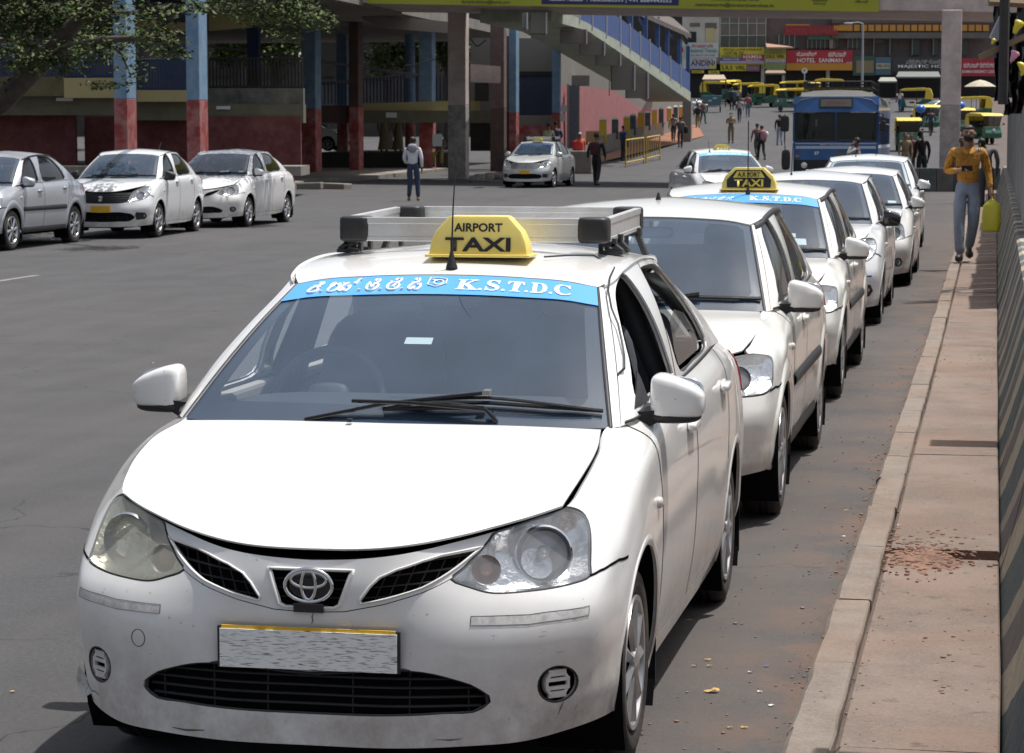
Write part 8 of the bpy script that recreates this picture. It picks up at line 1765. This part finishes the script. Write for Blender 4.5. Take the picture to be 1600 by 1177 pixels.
SIT = dict(pelvis=(0, 0, .55), waist=(0, .02, .72), chest=(0, .0, .94), neck=(0, -.01, 1.08), jaw=(0, -.05, 1.17), head=(0, -.05, 1.25), crown=(0, -.04, 1.31), hipL=(.09, -.03, .52), kneeL=(.16, -.42, .52), ankL=(.14, -.42, .10), toeL=(.15, -.56, .05), hipR=(-.09, -.03, .52), kneeR=(-.16, -.42, .50), ankR=(-.14, -.40, .10), toeR=(-.15, -.54, .05), shL=(.18, 0, 1.02), elL=(.24, -.08, .78), wrL=(.12, -.30, .72), haL=(.07, -.36, .72), shR=(-.18, 0, 1.02), elR=(-.24, -.08, .78), wrR=(-.12, -.30, .72), haR=(-.07, -.36, .72))
def backpack(e, k, m, z=1.25, sz=(.30, .16, .42)): mb = MB(); mb.sell((0, .20*k, z*k), (sz[0]/2*k, sz[1]/2*k, sz[2]/2*k), (.4, .4), 8); mb.build('backpack', m, None, smooth=True); o = bpy.context.scene.objects[-1] if False else None
def carry(e, name, label, mk, cat, m):
    "a carried thing stays a thing of its own, placed in the person's frame"
    mb = MB(); mk(mb); o = mb.build(name, m, None, smooth=.8); o.location = e.location; o.rotation_euler = e.rotation_euler; tag(o, label, cat); return o
# man in ochre shirt
OCH = bpy.data.materials.new('ochre_print'); OCH.use_nodes = True; N = OCH.node_tree.nodes; L = OCH.node_tree.links; b_ = N['Principled BSDF']; tc = N.new('ShaderNodeTexCoord'); vo = N.new('ShaderNodeTexVoronoi'); vo.inputs['Scale'].default_value = 22; L.new(tc.outputs['Object'], vo.inputs['Vector'])
lt = mth(N, L, 'LESS_THAN', vo.outputs['Distance'], .30); c = mixc(N, L, mth(N, L, 'MULTIPLY', lt, .55), (.48, .225, .03), (.15, .04, .02)); n_ = ramp_noise(N, L, tc.outputs['Object'], 14, .3, .7, 6); c = mixc(N, L, mth(N, L, 'MULTIPLY', n_, .25), c, (.30, .14, .02)); L.new(c, b_.inputs['Base Color']); b_.inputs['Roughness'].default_value = .8
bpn = N.new('ShaderNodeBump'); bpn.inputs['Strength'].default_value = .5; bpn.inputs['Distance'].default_value = .03; fn = ramp_noise(N, L, tc.outputs['Object'], 7, .3, .7, 3); L.new(fn, bpn.inputs['Height']); L.new(bpn.outputs[0], b_.inputs['Normal'])
JEAN = mat('grey_blue_jeans', (.23, .275, .355), rough=.85, var=.25, vs=7, bump=.5, bs=9)
pos = gd(1513, 32.5); pos.z += .10
mp = dict(elR=(-.265, .03, 1.14), wrR=(-.12, -.22, 1.16), haR=(-.05, -.26, 1.17), elL=(.255, .04, 1.14), wrL=(.285, -.05, .91), haL=(.29, -.07, .83), kneeL=(.08, -.05, .50), ankL=(.04, .24, .17), toeL=(.05, .12, .05), kneeR=(-.10, -.13, .51), ankR=(-.09, -.20, .09), toeR=(-.11, -.33, .045), jaw=(0, -.03, 1.54), head=(.0, -.025, 1.615), crown=(.0, -.01, 1.685), hipL=(.085, 0, .90), hipR=(-.085, 0, .90))
man, J, k = person(pos, 1.84, 0.05, 'man in ochre patterned shirt and black mask walking along the footpath', OCH, JEAN, pose=mp, fine=True, group='people near the taxi queue', skin=mat('skin_tan', (.27, .15, .10), rough=.55))
mb = MB(); mb.sell(J['head']+Vector((0, -.062*k, -.055*k)), (.062*k, .048*k, .046*k), (.8, .8), 10); mb.tube([J['head']+Vector((s*.055*k*1.0, -.06*k, -.03*k)) if abs(s) == 1 else J['head'] for s in (1,)]+[J['head']+Vector((.088*k, 0, -.0))], .004, 4); mb.tube([J['head']+Vector((-.055*k, -.06*k, -.03*k)), J['head']+Vector((-.088*k, 0, 0))], .004, 4); mb.build('face_mask', cloth('black', (.012, .012, .013)), man, smooth=True)
mb = MB(); 
for q in range(6): mb.lathe([(.007*k, 0), (.001, .003)], 8, Matrix.Translation((0, (-.135 if q > 1 else -.142)*k, (.98+q*.075)*k)) @ Matrix.Rotation(math.pi/2, 4, 'X'))
mb.build('shirt_buttons', HAIR, man); mb = MB(); mb.add([(-.07*k, -.085*k, 1.46*k), (0, -.125*k, 1.40*k), (-.02*k, -.15*k, 1.36*k), (-.09*k, -.13*k, 1.40*k)], [(0, 1, 2, 3)]); mb.add([(.07*k, -.085*k, 1.46*k), (0, -.125*k, 1.40*k), (.02*k, -.15*k, 1.36*k), (.09*k, -.13*k, 1.40*k)], [(3, 2, 1, 0)]); mb.build('collar', OCH, man)
for s in (1, -1): mb = MB(); mb.tube([(s*.13*k, .10*k, 1.45*k), (s*.145*k, -.02*k, 1.49*k), (s*.15*k, -.125*k, 1.38*k), (s*.165*k, -.13*k, 1.2*k), (s*.17*k, -.03*k, 1.06*k)], .010*k, 6, sx=.5); mb.build('bag_strap', cloth('darkgreen', (.05, .07, .04)), man)
carry(man, 'mobile_phone', 'small phone held up in the right hand of the man in ochre', lambda mb: mb.box((-.02*k, -.29*k, 1.185*k), (.14, .012, .07)), 'phone', BLKG)
def bagf(mb):
    def fn(p): t = (p.z/.21+1)/2; return Vector((p.x*(1-.8*max(0, t-.78)/.22)+.018*math.sin(19*p.z)+.012*math.sin(41*p.z), p.y*(1-.6*max(0, t-.7)/.3)*(1+.3*math.sin(20*p.x)), p.z))
    mb.sell((.30*k, -.09*k, .60*k), (.125, .06, .22), (.35, .5), 14, fn=fn); mb.tube([(.30*k, -.09*k, .74*k), (.30*k, -.085*k, .84*k)], [.02, .012], 6)
carry(man, 'carrier_bag', 'yellow plastic carrier bag hanging from the hand of the man in ochre', bagf, 'bag', mat('bag_yellow', (.60, .56, .03), rough=.35, coat=.2, bump=.6, bs=18))
# young man in white hooded shirt, seen from behind
WHS = cloth('white', (.62, .62, .66)); p = gd(645, 64.5); m2, J, k = person(p, 1.70, math.pi+.1, 'young man in white hooded shirt and navy jeans seen from behind', WHS, cloth('navy', (.03, .045, .09)), pose=dict(elL=(.24, -.02, 1.14), wrL=(.20, -.14, 1.0), haL=(.16, -.2, 1.02), kneeL=(.08, .0, .5), ankL=(.11, .02, .09), kneeR=(-.12, -.02, .5), ankR=(-.14, 0, .09)), fine=True, grp='people near the taxi queue', shoes=SKIN, skin=SKIND)
mb = MB(); mb.sell((0, .09*k, 1.42*k), (.13*k, .08*k, .12*k), (.7, .8), 10, fn=lambda p: Vector((p.x*(1-.3*max(0, -p.z)/.12), p.y, p.z))); mb.build('hood', cloth('greyhood', (.28, .28, .32)), m2, smooth=True)
def pp(px, d, h, rz, label, top, bot, pose=None, **kw): return person(gd(px, d), h, rz, label, top, bot, pose=pose, **kw)
A_ = math.pi
blk, nav, kh, grey, crm, dgy = cloth('blackish', (.014, .014, .016)), cloth('navy', (.03, .045, .09)), cloth('khaki', (.20, .15, .08)), cloth('grey', (.17, .17, .18)), cloth('cream', (.42, .38, .28)), cloth('darkgrey', (.05, .05, .06))
e, J, k = pp(932, 79, 1.75, A_-.1, 'man all in black with dark red backpack walking away', blk, blk, WALK1); mb = MB(); mb.sell((0, .20*k, 1.22*k), (.15, .09, .22), (.5, .5), 8); mb.build('backpack', cloth('maroon', (.045, .010, .014)), e, smooth=True)
e, J, k = pp(974, 116, 1.68, A_*.75, 'person in deep blue shirt standing left of the yellow crowd barriers', cloth('blue', (.02, .06, .20)), dgy, None, long_sleeve=False); carry(e, 'shoulder_bag', 'dark shoulder bag carried by the person in deep blue', lambda mb: mb.sell((-.26, .0, .85), (.16, .09, .20), (.5, .5), 8), 'bag', blk)
e, J, k = pp(1063, 132, 1.72, A_+.2, 'man in grey green shirt with black bag near the bollards', cloth('greygreen', (.07, .09, .09)), dgy, WALK2, long_sleeve=False); carry(e, 'handbag', 'black bag at the side of the man near the bollards', lambda mb: mb.sell((-.30, 0, 1.0), (.12, .16, .20), (.5, .5), 8), 'bag', blk)
pp(1052, 141, 1.65, A_, 'person in pale checked clothes left of the man with black bag', cloth('palecheck', (.30, .28, .30), .4), dgy, WALK1); pp(1070, 146, 1.68, A_, 'person in dark blue shirt behind the man with black bag', cloth('inkblue', (.035, .045, .11)), dgy, None)
e, J, k = pp(1090, 163, 1.72, A_+.1, 'man with black backpack and khaki trousers walking away', dgy, kh, WALK1); mb = MB(); mb.sell((0, .2*k, 1.22*k), (.16, .10, .24), (.5, .5), 8); mb.build('backpack', blk, e, smooth=True)
pp(1098, 169, 1.65, A_-.4, 'woman in brown top and green trousers by the stair foot', cloth('brown', (.16, .12, .08)), cloth('greent', (.03, .12, .09)), WALK2)
pp(1155, 171, 1.72, A_, 'broad man in pale grey shirt walking up the road', cloth('palegrey', (.36, .40, .45), .3), dgy, WALK1, long_sleeve=False); pp(1168, 177, 1.70, A_+.1, 'man in magenta shirt walking beside the one in pale grey', cloth('magenta', (.40, .06, .13)), cloth('jeans', (.09, .13, .2)), WALK2, long_sleeve=False)
e, J, k = pp(1142, 139, 1.76, .1, 'policeman in khaki uniform with face mask reading papers', kh, kh, dict(elR=(-.26, .02, 1.14), wrR=(-.06, -.24, 1.17), haR=(0, -.28, 1.18), elL=(.26, .02, 1.14), wrL=(.12, -.24, 1.17), haL=(.08, -.28, 1.18)), long_sleeve=False); mb = MB(); mb.sell(J['head']+Vector((0, -.06, -.05)), (.06, .045, .04), (.8, .8), 6); mb.build('face_mask', cloth('whitemask', (.55, .57, .6)), e, smooth=True); carry(e, 'papers', 'white papers held by the policeman', lambda mb: mb.box((.16, -.34, 1.19), (.42, .22, .03)), 'papers', PAPER)
e, J, k = pp(1190, 116, 1.70, A_+.5, 'person with striped red and white backpack hurrying left of the bus', blk, blk, WALK1); mb = MB(); mb.sell((0, .2*k, 1.24*k), (.15, .10, .24), (.5, .5), 8); mb.build('backpack', cloth('redwhite', (.34, .16, .20), .5), e, smooth=True)
e, J, k = pp(1183, 119, 1.72, A_+.4, 'person in dark pink top beside the one with striped backpack', cloth('dullpink', (.20, .08, .10)), dgy, WALK2); carry(e, 'white_bundle', 'white bundle held by the person in dark pink', lambda mb: mb.sell((-.45, -.1, 1.18), (.16, .1, .14), (.9, .9), 8), 'bag', WHS)
pp(1218, 136.5, 1.73, A_, 'man in black jacket and pale jeans walking up the road alone', blk, cloth('palejeans', (.25, .31, .38)), dict(kneeL=(.10, -.03, .5), ankL=(.13, 0, .09), kneeR=(-.10, .02, .5), ankR=(-.13, .10, .12)))
pp(1143, 186, 1.72, A_, 'man in dark clothes standing by the autos, left of the pair', nav, blk); pp(1153, 187, 1.72, A_, 'man in cream shirt standing by the autos, right of the pair', crm, dgy, long_sleeve=False)
pp(1339, 64, 1.68, -A_/2-.1, 'man in grey shirt holding a phone to his ear before the bus', cloth('ashgrey', (.26, .25, .24)), dgy, dict(elL=(.26, -.22, 1.25), wrL=(.12, -.14, 1.50), haL=(.10, -.08, 1.58)), skin=SKIND)
pp(1405, 183, 1.70, A_-.3, 'man in white T-shirt and blue jeans right of the bus', WHS, cloth('jeansb', (.05, .12, .25)), WALK1, long_sleeve=False)
pp(1441, 78, 1.80, A_+.5, 'dark clothed man leaning beside the left edge of the right pillar', blk, cloth('olivedark', (.03, .035, .03)), dict(head=(.05, -.05, 1.62), crown=(.05, -.05, 1.69), chest=(.03, 0, 1.32)), skin=SKIND)
pp(1415, 88, 1.66, .2, 'person in khaki standing near the auto behind the last taxis', kh, kh); pp(1424, 90, 1.62, -.3, 'person in maroon beside the one in khaki', cloth('maroon2', (.12, .03, .04)), dgy)
pp(1543, 56, 1.74, A_+.2, 'man in dark grey shirt bending behind the man in ochre', cloth('slate', (.09, .09, .10)), dgy, dict(chest=(.05, -.06, 1.30), neck=(.08, -.10, 1.42), head=(.10, -.16, 1.56), jaw=(.10, -.15, 1.5), crown=(.10, -.15, 1.63)), skin=SKIND)
pp(1504, 62, 1.70, .1, 'man in camouflage cap left of the man in ochre', dgy, dgy, skin=SKIND, hair=cloth('camo', (.12, .13, .09), .4)); pp(1512, 92, 1.72, .2, 'person in tan clothes right of the pillar, far behind', cloth('tan', (.30, .21, .13)), kh)
pp(1427, 146, 1.20, .2, 'child in yellow standing on the road left of the blue balloon', cloth('yellow', (.5, .42, .06)), cloth('tan', (.30, .21, .13)))
pp(1454, 150, 1.70, A_+.3, 'dark clothed person just left of the right pillar, far up the road', nav, dgy, WALK2)
for (px, py, d, r_, lab) in ((1438.5, 170, 110, .19, 'round blue balloon left of the right pillar'), (1501.5, 165, 110, .17, 'blue balloon at the right side of the pillar')): mb = MB(); mb.sell((0, 0, 0), (r_*1.15, r_, r_), (1, 1), 10); mb.tube([(0, 0, -r_), (.02, 0, -r_-.5)], .006, 4); o = mb.build('balloon', mat('balloon_blue', (.03, .16, .55), rough=.3, coat=.4), smooth=True); o.location = at(px, py, d); tag(o, lab, 'balloon')
def sit(px, y, d, h, rz, label, top, bot, **kw): p = at(px, y, d); return person(Vector((p.x, p.y, p.z)), h, rz, label, top, bot, pose=SIT, grp='people resting under the ramp', **kw)
for px, m, lab in ((600, kh, 'left of two khaki dressed people standing under the ramp'), (622, cloth('olive', (.16, .13, .08)), 'right of two khaki dressed people standing under the ramp')): p = at(px, 238, 101); person(Vector((p.x, p.y, zp)), 1.72, A_+.2, lab, m, m, grp='people resting under the ramp', skirt=m)
e, J, k = sit(686, 262, 86, 1.65, .1, 'seated person in olive clothes reading a paper by the pinkish pillar', cloth('olive', (.16, .13, .08)), cloth('mustard', (.30, .24, .06))); carry(e, 'newspaper', 'white paper held by the seated person in olive', lambda mb: mb.box((0, -.45, .95), (.34, .02, .42)), 'paper', PAPER)
sit(857, 246, 92, 1.66, A_-.3, 'seated person in pale yellow shirt behind the silver hatchback', cloth('paleyellow', (.5, .5, .30)), dgy); sit(868, 245, 92, 1.70, A_, 'seated person in navy shirt behind the silver hatchback', nav, dgy)
e, J, k = person(gd(906, 98), 1.55, .2, 'woman in orange sari with white head cloth beside the pink wall', cloth('orange', (.52, .16, .03)), kh, grp='people resting under the ramp', hair=WHS, skirt=cloth('orange', (.52, .16, .03)))
mb = MB(); mb.sell((0, 0, .2), (.22, .12, .20), (.4, .4), 8); mb.tube([(-.12, 0, .38), (-.1, 0, .52), (.1, 0, .52), (.12, 0, .38)], .012, 5); o = mb.build('red_bag', mat('red_bag', (.5, .03, .03), rough=.6), smooth=True); p = at(903, 236, 95); o.location = p; tag(o, 'red shopping bag on the concrete planter beside the orange sari', 'bag')
mb = MB(); a = at(917, 237, 94.5); mb.box((0, 0, 0), (1.0, .8, .55)); o = mb.build('concrete_planter', CONC, bevel=.04); p = at(907, 236, 94.7); g_ = gz(p.x, p.y); o.location = (p.x, p.y, (p.z+g_)/2); o.scale = (1, 1, (p.z-g_)/.55+.02); tag(o, 'low concrete block behind the silver hatchback taxi', 'block')
bpy.data.scenes.remove(_TMP)
